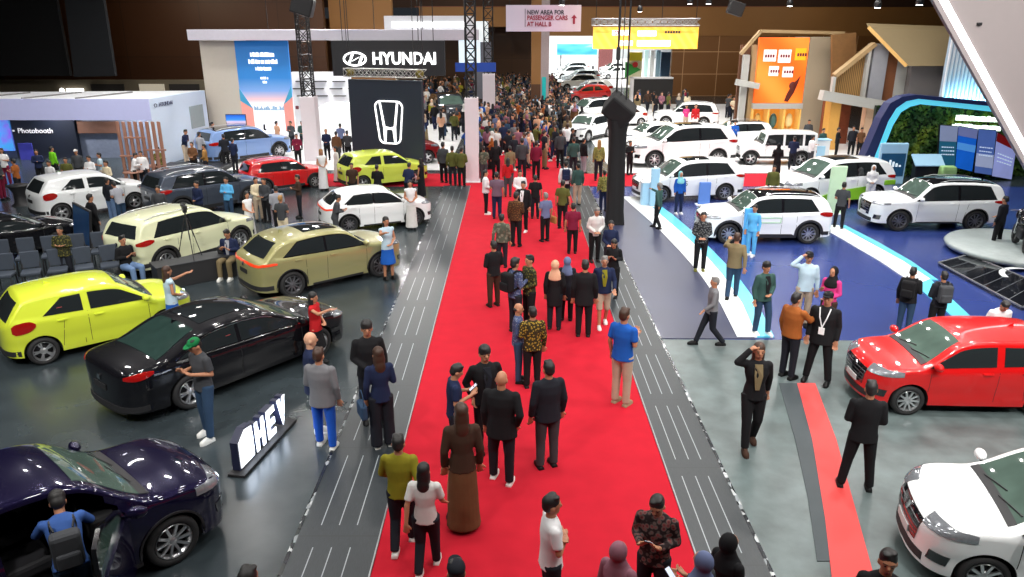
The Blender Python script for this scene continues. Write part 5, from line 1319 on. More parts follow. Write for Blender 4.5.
# white low display counters beside the minivan
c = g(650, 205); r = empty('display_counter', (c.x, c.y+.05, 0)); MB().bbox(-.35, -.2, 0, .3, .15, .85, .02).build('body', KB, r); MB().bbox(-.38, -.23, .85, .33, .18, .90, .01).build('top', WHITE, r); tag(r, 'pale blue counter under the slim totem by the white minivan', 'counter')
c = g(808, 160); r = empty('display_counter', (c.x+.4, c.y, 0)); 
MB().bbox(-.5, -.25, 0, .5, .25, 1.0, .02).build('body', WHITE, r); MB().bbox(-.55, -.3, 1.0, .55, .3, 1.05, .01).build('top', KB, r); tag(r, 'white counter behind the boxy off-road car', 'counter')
# turntable with dark glossy plate, east edge
r = empty('display_platform', (0, 0, 0)); P = [g(938, 266), g(968, 258), g(1050, 292), g(1052, 309), g(1021, 311)]
GB = mat('plate_dark_gloss', hexc(22, 24, 30), .12, coat=.5, var=.3, scale=1)
MB().prism([(p.x, p.y) for p in P], .008, .10).build('dark_plate', GB, r)
mb = MB()
for a_, b_ in zip(P, P[1:]+P[:1]): mb.bar((a_.x, a_.y, .10), (b_.x, b_.y, .10), .05, .03)
mb.build('edge_strip', EDGE, r)
mb = MB()
for t in range(1, 7): 
    a_ = P[0].lerp(P[4], t/7); b_ = P[1].lerp(P[2], t/7); mb.bar((a_.x, a_.y, .104), (b_.x, b_.y, .104), .015, .01)
mb.build('groove', mat('groove_grey', hexc(90, 94, 100), .5), r)
mb = MB(); mb.lathe([(0, .10), (2.0, .10), (2.05, .20), (2.0, .26), (0, .26)], n=40); o = mb.build('round_stage', mat('stage_grey', hexc(150, 160, 160), .35, var=.2), r); p = g(1018, 258); o.location = (p.x+.35, p.y+.4, 0)
mb = MB(); E = [(p.x-.9+.75*math.cos(t), p.y-2.2+.9*math.sin(t), .108) for t in [math.pi*(.05+.9*i/20) for i in range(21)]]
for a_, b_ in zip(E, E[1:]): mb.bar(a_, b_, .14, .01)
mb.build('white_arc', BW, r); tag(r, 'low glossy black display platform with a round stage', 'platform')

# ------------------------------------------------------------------ grey raked fin with its light strip, near east
Y = 17.0
r = empty('raked_fin', (0, 0, 0)); e0, e1 = at(933, 0, Y), at(1024, 165, Y); d = (e1-e0); p_ = [e0-d*.35, e1+d*.35]
poly = [(p_[0].x, p_[0].z), (p_[1].x, p_[1].z), (p_[1].x+.2, 0), (17.5, 0), (17.5, p_[0].z)]
MB().prism(poly, Y, Y+.12, 'Y').build('fin_wall', mat('fin_grey', hexc(132, 124, 124), .6, var=.03), r)
n_ = Vector((-d.z, 0, d.x)).normalized()
a_, b_ = p_[0]+n_*.16, p_[1]+n_*.16
if n_.x < 0: a_, b_ = p_[0]-n_*.16, p_[1]-n_*.16
MB().bar(a_+Vector((0, -.02, 0)), b_+Vector((0, -.02, 0)), .06, .13, up=n_).build('light_strip', mat('fin_light', (1, .98, 1), .5, emit=3.0, var=0), r)
c = at(979, 24, Y-.02); MB().bbox(c.x-.04, Y-.06, c.z-.03, c.x+.05, Y, c.z+.03, .01).build('bracket', M_TR, r)
tag(r, 'large grey raked wall with a white light strip along its slope', 'wall')

# ------------------------------------------------------------------ hanging spotlights along the top
for i, (px, py, Y) in enumerate(((562, 2, 44), (690, 1, 47), (709, 1, 47), (790, 3, 45), (878, 4, 38), (920, 1, 36), (640, 9, 52))):
    c = at(px, py, Y); r = empty('spotlight', c); MB().lathe([(.0, -.16), (.15, -.16), (.17, .05), (.10, .2), (0, .22)], n=14).build('housing', M_TR, r)
    MB().lathe([(0, -.175), (.14, -.175), (.14, -.165)], n=14).build('lens', mat('spot_lens', (1, 1, 1), .5, emit=14, var=0), r); MB().tube((0, 0, .2), (0, 0, 14-c.z), .015).build('cable', M_TR, r)
    tag(r, ['spotlight hanging over the pale pink direction sign', 'spotlight under the balcony, first of the close pair', 'spotlight under the balcony, second of the close pair', 'spotlight hanging above the orange video wall', 'spotlight hanging above the beige sloped roof', 'spotlight hanging beside the raked grey wall', 'spotlight hanging over the yellow banner truss'][i], 'spotlight', 'hanging spotlights')
# ------------------------------------------------------------------ the cars
PNT = {
 'lime': paint('lime', hexc(212, 226, 62)), 'black': paint('black', (.006, .006, .008)), 'purple': paint('purple', hexc(26, 22, 52), .4, .22),
 'gold': paint('gold', hexc(158, 154, 106), .25), 'cream': paint('cream', hexc(220, 223, 186)), 'white': paint('white', hexc(240, 243, 244)), 'grey': paint('grey', hexc(70, 78, 92), .3),
 'red': paint('red', hexc(200, 16, 18)), 'limewhite': paint('pale_lime', hexc(204, 218, 84)), 'blue': paint('blue', hexc(120, 150, 200), .2), 'darkred': paint('darkred', hexc(120, 16, 20)),
 'dark': paint('dark', hexc(40, 46, 54), .2), 'silver': paint('silver', hexc(160, 170, 172), .3), 'gold2': paint('tan', hexc(150, 120, 80), .3)}
TPL = {}; FOOT = []
def in_car(x, y, pad=.20):
    for r_, st_ in FOOT:
        S = STY[st_]; sc = r_.scale[0]; a = r_.rotation_euler[2]; dx, dy = x-r_.location.x, y-r_.location.y
        u = (dx*math.cos(a)+dy*math.sin(a))/sc; v = (-dx*math.sin(a)+dy*math.cos(a))/sc; xn = S['wb']/2+S['fo']
        if xn-S['L']-pad < u < xn+pad and abs(v) < S['W']/2+pad: return True
    return False
def car(style, F, Rr, near, pn, label, roof=None, rim='machined', wn=5, group=None, lim=(.88, 1.12), z=0.0, name=None):
    key = (style, roof, rim, wn)
    F = g(*F) if not isinstance(F, Vector) else F; Rr = g(*Rr) if not isinstance(Rr, Vector) else Rr
    if key not in TPL:
        i = build_car(style, roof=roof, rim=rim, wheel_n=wn); TPL[key] = i['root']; r = i['root']
    else: r = copy_tree(TPL[key])
    for ch in r.children:
        if ch.type == 'MESH' and ch.data.materials and ch.data.materials[0] == PAINT:
            ch.material_slots[0].link = 'OBJECT'; ch.material_slots[0].material = PNT[pn]
    seat_car(r, style, F, Rr, near, *lim, z=z)
    tag(r, label, 'car', group); FOOT.append((r, style))
    return r
EL = 'cars on the west stand'; ER = 'white cars on the pale floor'
c_yel = car('hatch', (168, 335), (46.8, 364.3), 'R', 'lime', 'lime yellow hatchback parked beside the black sedan', wn=5, group=EL)
c_blk = car('sedan', (326, 355), (184, 412), 'R', 'black', 'glossy black sedan with a sunroof, behind the glowing HEV sign', wn=6, group=EL, lim=(.9, .96))
c_gold = car('coupe_suv', (381.4, 276.8), (294, 297), 'R', 'gold', 'olive gold crossover with a dark sunroof and red tail bar', rim='dark', wn=10, group=EL)
c_cream = car('suv', (246, 249), (162, 275), 'R', 'cream', 'pale cream SUV behind the black podium and camera tripod', wn=8, group=EL, lim=(.9, .96))
c_w1 = car('hatch', (136, 209), (63.5, 221), 'R', 'white', 'white hatchback near the photobooth wall', wn=5, group=EL, lim=(.9, 1.2))
c_gr = car('suv', (252, 206), (184, 218), 'R', 'grey', 'dark grey SUV behind the man in a light blue shirt', wn=8, group=EL)
c_w2 = car('coupe_suv', (414, 226), (351, 233), 'R', 'white', 'white crossover behind the woman in a white dress', roof='plain', rim='dark', wn=10, group=EL, lim=(.84, 1))
c_red = car('suv', (315, 188), (267, 194), 'R', 'red', 'bright red SUV in front of the white-based truss tower', wn=8, group=EL, lim=(.8, .82))
c_lime2 = car('hatch', (418, 184), (362, 190.5), 'R', 'limewhite', 'pale lime hatchback below the hanging H panel', wn=5, group=EL, lim=(.9, .98))
c_blue = car('suv', (280, 158), (229, 165), 'R', 'blue', 'light blue SUV with dark roof by the cream poster tower', roof='black', wn=8, group=EL)
c_bk2 = car('sedan', (52, 253), (-28, 269), 'R', 'black', 'black sedan nose behind the rows of dark chairs', wn=6, group=EL)
c_rd2 = car('hatch', (428, 164), (375, 168), 'R', 'darkred', 'dark red hatchback partly hidden by the hanging H panel', wn=5, group=EL)
c_van = car('mpv', (443, 128), (428, 118), 'R', 'dark', 'dark grey van facing the crowd beside the H panel', wn=5, group=EL)
c_w5 = car('mpv', (470, 138), (440, 138), 'R', 'silver', 'silver car with its front half hidden in the crowd', wn=5, group=EL) if 0 else None
# east stand
c_e1 = car('mpv', (661, 203), (724, 200.5), 'L', 'white', 'white minivan with a sunroof standing behind the blue totems', wn=8, group='cars on the blue floor')
c_e2 = car('suv', (727.3, 244), (807, 244), 'L', 'white', 'white crossover with a black roof and black wheel arches', roof='black', wn=10, group='cars on the blue floor')
c_e3 = car('big_suv', (897.3, 231.4), (972.9, 231.4), 'L', 'white', 'large white SUV with a black roof before the plant wall', roof='black', rim='dark', wn=10, group='cars on the blue floor')
c_e4 = car('mpv', (808, 207), (873, 203.5), 'L', 'white', 'white minivan with a lime green stripe along its lower side', wn=8, group='cars on the blue floor')
Fp = g(905, 415); c_e5 = car('hatch', Fp, Fp+Vector((2.26, -.09, 0)), 'L', 'red', 'shiny red hatchback beside the man in black', wn=10, lim=(.9, 1.2))
Fp = g(984, 576, .3); Fp.z = 0; c_e6 = car('hatch', Fp, Fp+Vector((2.27, -.52, 0)), 'L', 'white', 'white hatchback nearest the camera, with a pale green windshield', wn=10, lim=(.88, 1.2))
# behind
c_f1 = car('boxy', (750, 165.5), (800, 166), 'L', 'white', 'white boxy off-road car with a spare wheel', wn=5, group=ER)
c_f2 = car('mpv', (654, 168), (717, 166), 'L', 'white', 'white minivan in front of the boxy off-road car nose', wn=8, group=ER)
c_f3 = car('coupe_suv', (638, 150.5), (674, 149), 'L', 'white', 'white crossover parked behind the white minivan', roof='plain', rim='dark', wn=10, group=ER, lim=(.88, .95))
c_f4 = car('suv', (719, 149), (760, 148.3), 'L', 'white', 'white SUV with a black roof behind the boxy off-road car', roof='black', wn=10, group=ER)
c_f5 = car('big_suv', (665.5, 127), (703, 128), 'L', 'white', 'tall white SUV before the small crowd and the timber wall', rim='machined', wn=8, group=ER)
c_f6 = car('suv', (588, 142), (608, 137.5), 'L', 'white', 'white SUV at the carpet edge beside the packed crowd', wn=8, group=ER)
c_f7 = car('hatch', (612, 127), (640, 126), 'L', 'white', 'small white hatchback behind the draped tower', wn=5, group=ER)
c_f8 = car('mpv', (583, 122), (612, 120), 'L', 'white', 'white minivan before the red car at the hall opening', wn=8, group=ER)
WD = {'red': 'bright red', 'white': 'white', 'silver': 'silver grey', 'dark': 'dark', 'darkred': 'deep red'}
KW = {'hatch': 'hatchback', 'suv': 'SUV', 'mpv': 'minivan'}
rf = random.Random(9); PAL = ['white', 'white', 'silver', 'white', 'dark', 'white', 'darkred', 'white']
for ri, (Yr, x0, rw) in enumerate(((66.5, 5.4, 'first'), (72, 6.3, 'second'), (80, 5.6, 'third'), (88, 6.6, 'fourth'), (97, 6.2, 'fifth'), (107, 7.2, 'sixth'))):
    for k in range(3 if ri < 2 else (3 if ri < 4 else 4)):
        x = x0+5.6*k
        if px_of((x, Yr, .8))[0] > 618: continue
        cn = 'red' if (ri, k) == (0, 0) else rf.choice(PAL); st = 'hatch' if (ri, k) == (0, 0) else rf.choice(['suv', 'mpv', 'hatch'])
        F = Vector((x, Yr, 0)); car(st, F, F+Vector((2.6, .5, 0)), 'L', cn, 'distant %s %s, %s car of the %s row in the hall opening' % (WD[cn], KW[st], ['first', 'second', 'third', 'fourth'][k], rw), wn={'hatch': 5, 'suv': 8, 'mpv': 8}[st], group='distant cars in the second hall', lim=(.92, 1.05))
# far west stand cars seen beside the hanging panel
# green stripe on the minivan
def side_part(carroot, style, name, poly, m, near='L', off=.012):
    S = STY[style]; y = S['W']/2*1.0+off; sg = 1 if near == 'L' else -1
    mb = MB(); mb.prism(poly, sg*(y-.05), sg*y, 'Y'); o = mb.build(name, m, carroot); return o
LG = mat('stripe_lime', hexc(130, 190, 30), .4, coat=.5)
side_part(c_e4, 'mpv', 'side_stripe', [(-1.0, .22), (.98, .22), (.98, .40), (.2, .60), (-1.0, .72)], LG)
mb = MB(); mb.bbox(-2.25, .60, .72, -1.75, .93, .92, .03); mb.build('rear_stripe', LG, c_e4)
# delivery-style outlined sticker on the crossover and letters on the minivan door
mb = MB()
for x0, z0, x1, z1 in ((-.35, .72, .75, .735), (-.35, .88, .75, .895), (-.35, .72, -.335, .895), (.735, .72, .75, .895)): mb.box(x0, .885, z0, x1, .902, z1)
mb.build('outlined_sticker', mat('sticker_green', hexc(110, 190, 110), .5, var=0), c_e2)
text('sticker_mark', '65', .30, mat('sticker_greenink', hexc(70, 110, 80), .5, var=0), (.45, .932, .80), rz=math.pi, parent=c_e1, depth=.012)
# rear-window red tags on the hatchbacks
tagm = mat('window_sticker_red', hexc(220, 90, 90), .5, emit=.2)
def win_sticker(c, style, x, z, near='R'):
    S = STY[style]; sg = -1 if near == 'R' else 1; y = sg*(S['W']/2*.955-.20*(z-.64*S['H'])-.01)
    MB().box(x-.05, y-.012, z-.055, x+.05, y+.012, z+.055, M=None).build('window_sticker', tagm, c)
win_sticker(c_yel, 'hatch', -.78, 1.10); win_sticker(c_blk, 'sedan', -.55, 1.10); win_sticker(c_gold, 'coupe_suv', -.85, 1.18)

# purple SUV with its driver's door open
i = build_car('mpv', paint_m=PNT['purple'], roof='plain', rim='machined', wheel_n=10, openr=True)
r = i['root']; r.name = 'purple_suv_car'
F = g(177, 563); u = Vector((math.cos(math.radians(49)), math.sin(math.radians(49)), 0)); S_ = STY['mpv']
seat_car(r, 'mpv', F, F-u*S_['wb']*.95, 'R', .9, 1.1)
tag(r, 'dark purple SUV with its front door swung open, nearest to the camera', 'car'); FOOT.append((r, 'mpv'))
X, belt, ztf, Wh, sill = i['X'], i['belt'], i['ztf'], i['Wh'], i['sill']
INT = mat('interior_black', (.012, .012, .014), .7)
mb = MB(); mb.box(X(.2), -Wh*.9, sill, X(.72), Wh*.9, sill+.06); mb.build('cabin_floor', INT, r)
SEAT = mat('seat_leather', (.03, .03, .034), .5)
for sy in (-.42, .42):
    mb = MB(); mb.bbox(X(.43), sy-.26, .62, X(.54), sy+.26, .80, .05); M = Matrix.Translation((X(.43), sy, .72)) @ Matrix.Rotation(math.radians(-14), 4, 'Y'); mb.bbox(-.10, -.25, 0, .05, .25, .62, .05, M=M); mb.bbox(-.07, -.13, .64, .02, .13, .82, .04, M=M); mb.build('car_seat', SEAT, r)
MB().bbox(X(.62), -Wh*.85, .75, X(.70), Wh*.85, 1.08, .05).build('dashboard', INT, r)
mb = MB(); cx, cy, cz = X(.60), -.42, 1.05
E = [Vector((cx+.08*math.sin(t), cy+.18*math.cos(t), cz+.17*math.sin(t))) for t in [2*math.pi*k/20 for k in range(20)]]
for a_, b_ in zip(E, E[1:]+E[:1]): mb.tube(a_, b_, .016, n=6)
mb.bar(E[0], E[10], .03, .02); mb.tube((cx, cy, cz), (cx+.15, cy, cz-.03), .03); mb.build('steering_wheel', M_PLAST, r)
# the open door, hinged at its front edge
hx = X(.70)-.03; hy = -(i['yside'](hx, .8)+.01); dl = X(.70)-X(.42)
dr = empty('open_door', (hx, hy, 0), math.radians(58)); dr.parent = r
mb = MB(); mb.rings([[Vector((x, y_-.02*0, z)) for x, z in ((-dl, sill+.06), (-.02, sill+.06), (0, .9), (-.02, belt(hx)-.02), (-dl, belt(hx)))] for y_ in (-.035, .06)], smooth=False); mb.build('door_panel', PNT['purple'], dr)
mb = MB(); mb.rings([[Vector((x, y_, z)) for x, z in ((-dl+.04, sill+.12), (-.06, sill+.12), (-.05, belt(hx)-.08), (-dl+.04, belt(hx)-.06))] for y_ in (.06, .10)], smooth=False); mb.build('door_lining', INT, dr)
P = [(-dl+.02, belt(hx)-.02), (-dl+.06, 1.50), (-dl+.35, 1.56), (-.22, 1.26), (-.03, belt(hx)-.02)]
mb = MB()
for a_, b_ in zip(P, P[1:]): mb.bar((a_[0], .02, a_[1]), (b_[0], .10 if 0 else .02, b_[1]), .045, .05, up=(0, 1, 0))
mb.build('window_frame', M_GLOSSBLK, dr)
mb = MB(); mb.prism(P, .012, .022, 'Y'); mb.build('door_window', mat('door_glass_green', hexc(60, 84, 76), .06, spec=.6, var=0), dr)
mb = MB(); mb.ell((-.12, -.17, belt(hx)+.06), (.07, .13, .08)); mb.bar((-.1, -.02, belt(hx)), (-.12, -.1, belt(hx)+.04), .05, .04); mb.build('wing_mirror', PNT['purple'], dr)

# ------------------------------------------------------------------ HEV sign
p0, p1 = g(238, 476), g(289, 421); d = (p1-p0); L = d.length; an = math.atan2(d.y, d.x)
r = empty('hybrid_sign', p0, an)
MB().bbox(-.05, -.14, 0, L+.02, .14, .05, .01).build('base', M_PLAST, r)
LT = mat('sign_white_lit', (.9, .95, 1), .4, emit=1.15, var=0); BD = mat('sign_body_dark', hexc(30, 34, 60), .5)
mb = MB(); rr_ = [(.05, .06), (.50, .06), (.50, .62), (.28, .66), (.05, .52)]
mb.prism(rr_, -.02, .10, 'Y'); mb.build('block', BD, r)
mb = MB(); mb.prism([(.075, .085), (.475, .085), (.475, .595), (.275, .63), (.075, .50)], -.035, -.02, 'Y'); mb.build('block_face', LT, r)
x = .56
Q = {'H': [[(0, 0), (.09, 0), (.09, .5), (0, .5)], [(.20, 0), (.29, 0), (.29, .5), (.20, .5)], [(.09, .2), (.20, .2), (.20, .3), (.09, .3)]],
     'E': [[(0, 0), (.09, 0), (.09, .5), (0, .5)], [(.09, 0), (.27, 0), (.27, .1), (.09, .1)], [(.09, .2), (.25, .2), (.25, .3), (.09, .3)], [(.09, .4), (.27, .4), (.27, .5), (.09, .5)]],
     'V': [[(0, .5), (.10, .5), (.19, .12), (.14, 0)], [(.28, .5), (.18, .5), (.12, .12), (.14, 0)]]}
bod = MB(); fac = MB()
sx = (L-.62)/.95
for ch in 'HEV':
    for poly in Q[ch]:
        pl = [(x+u_*sx*.86, .07+v_) for u_, v_ in poly]; bod.prism(pl, -.02, .10, 'Y'); fac.prism(pl, -.035, -.02, 'Y')
    x += .33*sx
bod.build('letter_body', BD, r); fac.build('letter_face', LT, r); tag(r, 'glowing white standing HEV sign on a black base', 'sign')
l = bpy.data.lights.new('sign_light', 'AREA'); l.shape = 'RECTANGLE'; l.size = L*.8; l.size_y = .4; l.energy = 16; l.color = (.8, .88, 1)
o = bpy.data.objects.new('sign_light', l); COL.objects.link(o); o.parent = r; o.location = (L/2, -.06, .35); o.rotation_euler = (math.radians(80), 0, 0)

# ------------------------------------------------------------------ podium, camera on tripod, chairs
p0, p1 = g(160, 291), g(238, 276); d = p1-p0; an = math.atan2(d.y, d.x)
r = empty('podium', p0, an); MB().bbox(0, 0, 0, d.length, .62, .58, .01).build('box', M_PLAST, r); MB().bbox(-.02, -.02, .58, d.length+.02, .64, .61, .01).build('top_board', mat('podium_top', hexc(40, 42, 46), .6), r)
tag(r, 'long low black podium in front of the cream SUV', 'podium')
podM = Matrix.Translation(p0) @ Matrix.Rotation(an, 4, 'Z')
def tripod(loc, h, label, rz=0):
    r = empty('camera_tripod', loc, rz)
    for k in range(3):
        a = 2*math.pi*k/3+.5; lo = empty('leg', (0, 0, 0)) if 0 else None
        mb = MB(); top = Vector((.04*math.cos(a), .04*math.sin(a), h*.78)); ft = Vector((.34*math.cos(a), .34*math.sin(a), 0)); mid = top.lerp(ft, .5); mb.tube(top, mid, .016, n=6); mb.tube(mid, ft, .011, n=6); mb.ell(ft+Vector((0, 0, .012)), (.018, .018, .012), 8, 5); mb.build('leg', M_PLAST, r)
    MB().tube((0, 0, h*.55), (0, 0, h*.9), .02, n=8).build('centre_column', M_PLAST, r); MB().bbox(-.05, -.05, h*.9, .05, .05, h*.96, .01).build('pan_head', M_PLAST, r)
    tag(r, label, 'tripod')
    c = empty('video_camera', (loc[0], loc[1], loc[2]+h*.96), rz); MB().bbox(-.05, -.14, 0, .05, .12, .12, .015).build('camera_body', M_PLAST, c); mb = MB(); mb.tube((0, .12, .06), (0, .26, .06), .04, .045); mb.build('lens', M_PLAST, c); mb = MB(); mb.bar((0, -.1, .16), (0, .08, .16), .02, .02); mb.bar((0, -.1, .11), (0, -.1, .16), .02, .02); mb.bar((0, .08, .11), (0, .08, .16), .02, .02); mb.build('handle', M_PLAST, c); tag(c, 'black video camera on the tripod standing on the podium', 'camera')
tp = podM @ Vector((.95, .34, .61)); tripod(tp, 1.35, 'black camera tripod standing on the podium', .6)
o = MB().bbox(-.12, -.08, 0, .12, .08, .2, .03).build('camera_bag', M_PLAST); o.location = podM @ Vector((1.75, .3, .61)); tag(o, 'black camera bag on the podium between tripod and seated man', 'bag')

CH_M = mat('chair_cloth_slate', hexc(58, 66, 78), .8, var=.15)
ch = empty('banquet_chair'); MB().bbox(-.22, -.22, .42, .22, .22, .50, .025).build('seat', CH_M, ch)
MB().bbox(-.21, -.25, .52, .21, -.20, .95, .02, M=Matrix.Rotation(math.radians(0), 4, 'X')).build('backrest', CH_M, ch)
for sx_ in (-1, 1):
    for sy_ in (-1, 1): MB().bar((sx_*.19, sy_*.18, .43), (sx_*.20, sy_*.21, 0), .028, .028).build('leg', M_PLAST, ch)
for sx_ in (-1, 1): MB().bar((sx_*.19, -.2, .45), (sx_*.19, -.235, .93), .028, .028).build('back_frame', M_PLAST, ch)
spots = []
for row, (px0, py0) in enumerate(((8, 292), (4, 276))):
    b = g(px0, py0)
    for k in range(5): spots.append((row, k, b+Vector((.56*k, .34*k*.6, 0))))
first = True
ordn = ['first', 'second', 'third', 'fourth', 'fifth', 'sixth', 'seventh']
for row, k, p in spots:
    o = ch if first else copy_tree(ch); first = False
    o.location = p; o.rotation_euler = (0, 0, math.radians(-158+rnd.uniform(-8, 8)))
    tag(o, 'slate banquet chair, %s along the %s row behind the lime hatchback' % (ordn[k], ['front', 'rear'][row]), 'chair', 'chairs behind the lime hatchback')
# cocktail tables by the photobooth
for px, py, lab in ((22, 205, 'tall black-clothed cocktail table by the photobooth wall'), (62, 190, 'small black table behind the white hatchback roof'), (136, 190, 'round wooden table before the timber slat screen'), (158, 183, 'small wooden table at the foot of the slat screen')):
    p = g(px, py); r = empty('cocktail_table', p); wood = 'wood' in lab
    mt = TW if wood else M_PLAST
    mb = MB(); mb.lathe([(0, .72), (.38, .72), (.38, .76), (0, .76)], n=24); mb.build('table_top', mt, r)
    mb = MB(); mb.lathe([(.34, .72), (.20, .45), (.22, .1), (.34, .0)] if not wood else [(.04, .72), (.04, .03), (.26, .02), (.26, 0)], n=20); mb.build('cloth_skirt' if not wood else 'stem', mt, r); tag(r, lab, 'table')
p = g(83, 250); r = empty('standing_panel', p, math.radians(-28)); M = Matrix.Rotation(math.radians(14), 4, 'Y')
MB().bbox(-.38, -.03, .25, .34, .03, 1.35, .02, M=M).build('screen', mat('tablet_blue', hexc(34, 60, 96), .15, emit=.05, var=.4, scale=2), r); MB().bbox(-.42, -.02, .2, .38, .05, 1.4, .02, M=M).build('frame', M_PLAST, r); MB().tube((0, .05, 0), (0, .05, .5), .03).build('stand', M_CHROME, r); MB().bbox(-.25, -.2, 0, .25, .2, .03, .01).build('base', M_PLAST, r)
tag(r, 'tilted dark display panel beside the man in a black suit', 'display panel')
# motorcycle on the round stage
p = g(1020, 262); r = empty('motorcycle', (p.x+.25, p.y+.5, .26), math.radians(70))
for x in (-.62, .62):
    mb = MB(); mb.lathe([(.20, .05), (.28, .06), (.30, 0), (.28, -.06), (.20, -.05), (.20, .05)], axis='Y', n=24); o = mb.build('wheel', M_TYRE, r); o.location = (x, 0, .30)
    mb = MB()
    for k in range(5): a = 2*math.pi*k/5; mb.bar((0, 0, 0), (.2*math.cos(a), 0, .2*math.sin(a)), .03, .03, up=(0, 1, 0))
    mb.build('rim', M_RIM, o)
mb = MB(); mb.ell((.15, 0, .78), (.30, .15, .15)); mb.ell((-.35, 0, .80), (.38, .13, .08)); mb.ell((.52, 0, .88), (.16, .14, .18)); mb.build('fairing', M_GLOSSBLK, r)
mb = MB(); mb.bbox(-.25, -.13, .30, .25, .13, .62, .05); mb.tube((-.2, -.16, .3), (-.75, -.16, .42), .04); mb.build('engine', M_RIMD, r)
mb = MB(); mb.tube((.62, .07, .3), (.42, .07, .95), .025); mb.tube((.62, -.07, .3), (.42, -.07, .95), .025); mb.tube((.40, -.34, 1.02), (.40, .34, 1.02), .016); mb.build('fork', M_CHROME, r)
tag(r, 'black motorcycle on the round grey stage', 'motorcycle')

# ------------------------------------------------------------------ people: named ones
B = {k: cloth(k, v) for k, v in dict(black=(20, 20, 23), ink=(28, 30, 38), navy=(26, 36, 66), denim=(44, 66, 92), denimlt=(104, 130, 168), white=(222, 222, 224), offwhite=(205, 203, 200), grey=(112, 112, 116), dgrey=(62, 64, 68), silver=(150, 152, 160), beige=(176, 158, 138), khaki=(120, 106, 78), olive=(84, 86, 40), mustard=(128, 122, 30), royal=(24, 84, 170), brightblue=(30, 86, 190), sky=(140, 176, 206), skypale=(176, 200, 214), maroon=(112, 22, 50), red=(176, 26, 32), rust=(150, 84, 36), brown=(98, 66, 42), darkbrown=(60, 42, 32), mauve=(104, 84, 100), plum=(138, 92, 106), peach=(206, 158, 128), slateblue=(96, 106, 140), teal=(50, 78, 74), limeg=(110, 190, 30), pink=(206, 60, 130), cream=(214, 200, 170), tan=(160, 118, 64), lightteal=(120, 190, 200), cyan=(90, 170, 220)).items()}
BT_ = {'brown': batik('brown', (70, 44, 28), (120, 84, 44), (44, 30, 22)), 'red': batik('red', (36, 24, 26), (120, 60, 60), (90, 80, 76), 18), 'green': batik('green', (44, 48, 30), (120, 112, 50), (26, 26, 22)), 'gold': batik('gold', (50, 42, 22), (170, 140, 50), (36, 32, 20)), 'blue': batik('blue', (66, 78, 116), (120, 130, 160), (50, 56, 80)), 'mono': batik('mono', (34, 36, 40), (120, 122, 122), (40, 40, 44)), 'camo': batik('camo', (70, 78, 66), (120, 124, 108), (90, 84, 70), 10), 'stripe': batik('stripe', (116, 116, 60), (60, 80, 50), (170, 160, 90), 12)}
SHW, SHB, SHG = cloth('shoe_white', (222, 222, 218), .6), cloth('shoe_black', (14, 14, 15), .5), cloth('shoe_tan', (150, 130, 104), .6)
PEOPLE = []
def person(label, feet=None, head=None, h=1.68, face=0, group=None, size=None, name='person', z=0.0, **k):
    if feet is not None:
        p = g(feet[0], feet[1], z)
        if head is not None:
            hz = 1.68; tgt = head[1]; lo, hi = 1.2, 2.1
            for _ in range(20):
                m_ = (lo+hi)/2
                if px_of((p.x, p.y, z+m_))[1] > tgt: lo = m_
                else: hi = m_
            h = max(1.52, min(1.86, m_))
    else: p = g(head[0], head[1]+1, h+z); p.z = z
    if in_car(p.x, p.y) and 'leaning into' not in label:
        d_ = Vector((p.x, p.y, 0)).normalized()
        for k_ in range(1, 40):
            t_ = .08*((k_+1)//2)*(1 if k_ % 2 else -1); q_ = p+d_*t_
            if not in_car(q_.x, q_.y): p = q_; break
    for k_ in range(12):
        hit = [(a_, b_) for _, a_, b_ in PEOPLE if (a_-p.x)**2+(b_-p.y)**2 < .34**2]
        if not hit: break
        a_, b_ = hit[0]; v_ = Vector((p.x-a_, p.y-b_, 0))
        v_ = v_.normalized() if v_.length > .02 else Vector((1, 0, 0)); p = Vector((a_, b_, p.z))+v_*.36
    dist = p.y
    sz = size or (.0095 if dist < 14 else (.013 if dist < 22 else .020))
    k.setdefault('face', dist < 22 and 80 < (face % 360) < 280)
    k.setdefault('fingers', dist < 24)
    for a_ in ('top_m', 'pants_m', 'shoe_m', 'hijab_m', 'cap_m', 'under', 'collar'):
        if isinstance(k.get(a_), str): k[a_] = B.get(k[a_]) or BT_[k[a_][1:]]
    k.setdefault('shoe_m', SHB)
    r = build_person(size=sz/(h/1.70), name=name, **k)
    r.location = p; r.rotation_euler = (0, 0, -math.radians(face)); r.scale = (h/1.70,)*3
    tag(r, label, 'person', group); PEOPLE.append((r, p.x, p.y)); return r
def worn(r, o, label, cat, group=None):
    o.location = r.location; o.rotation_euler = r.rotation_euler; o.scale = r.scale; tag(o, label, cat, group); return o
def held(r, o, loc, label, cat, rot=None):
    M = Matrix.Translation(r.location) @ r.rotation_euler.to_matrix().to_4x4() @ Matrix.Scale(r.scale[0], 4)
    o.location = M @ Vector(loc); o.rotation_euler = (0, 0, r.rotation_euler[2]) if rot is None else rot; o.scale = r.scale; tag(o, label, cat); return o
PHM = mat('phone_glow', hexc(200, 210, 230), .3, emit=.6, var=0)
def phone(r, label, loc=(0, .30, 1.27)):
    p = empty('mobile_phone'); MB().bbox(-.038, -.006, -.075, .038, .006, .075, .005).build('case', M_PLAST, p); MB().box(-.034, -.009, -.068, .034, -.006, .068).build('screen', PHM, p)
    held(r, p, loc, label, 'phone', rot=(math.radians(-50), 0, r.rotation_euler[2])); return p

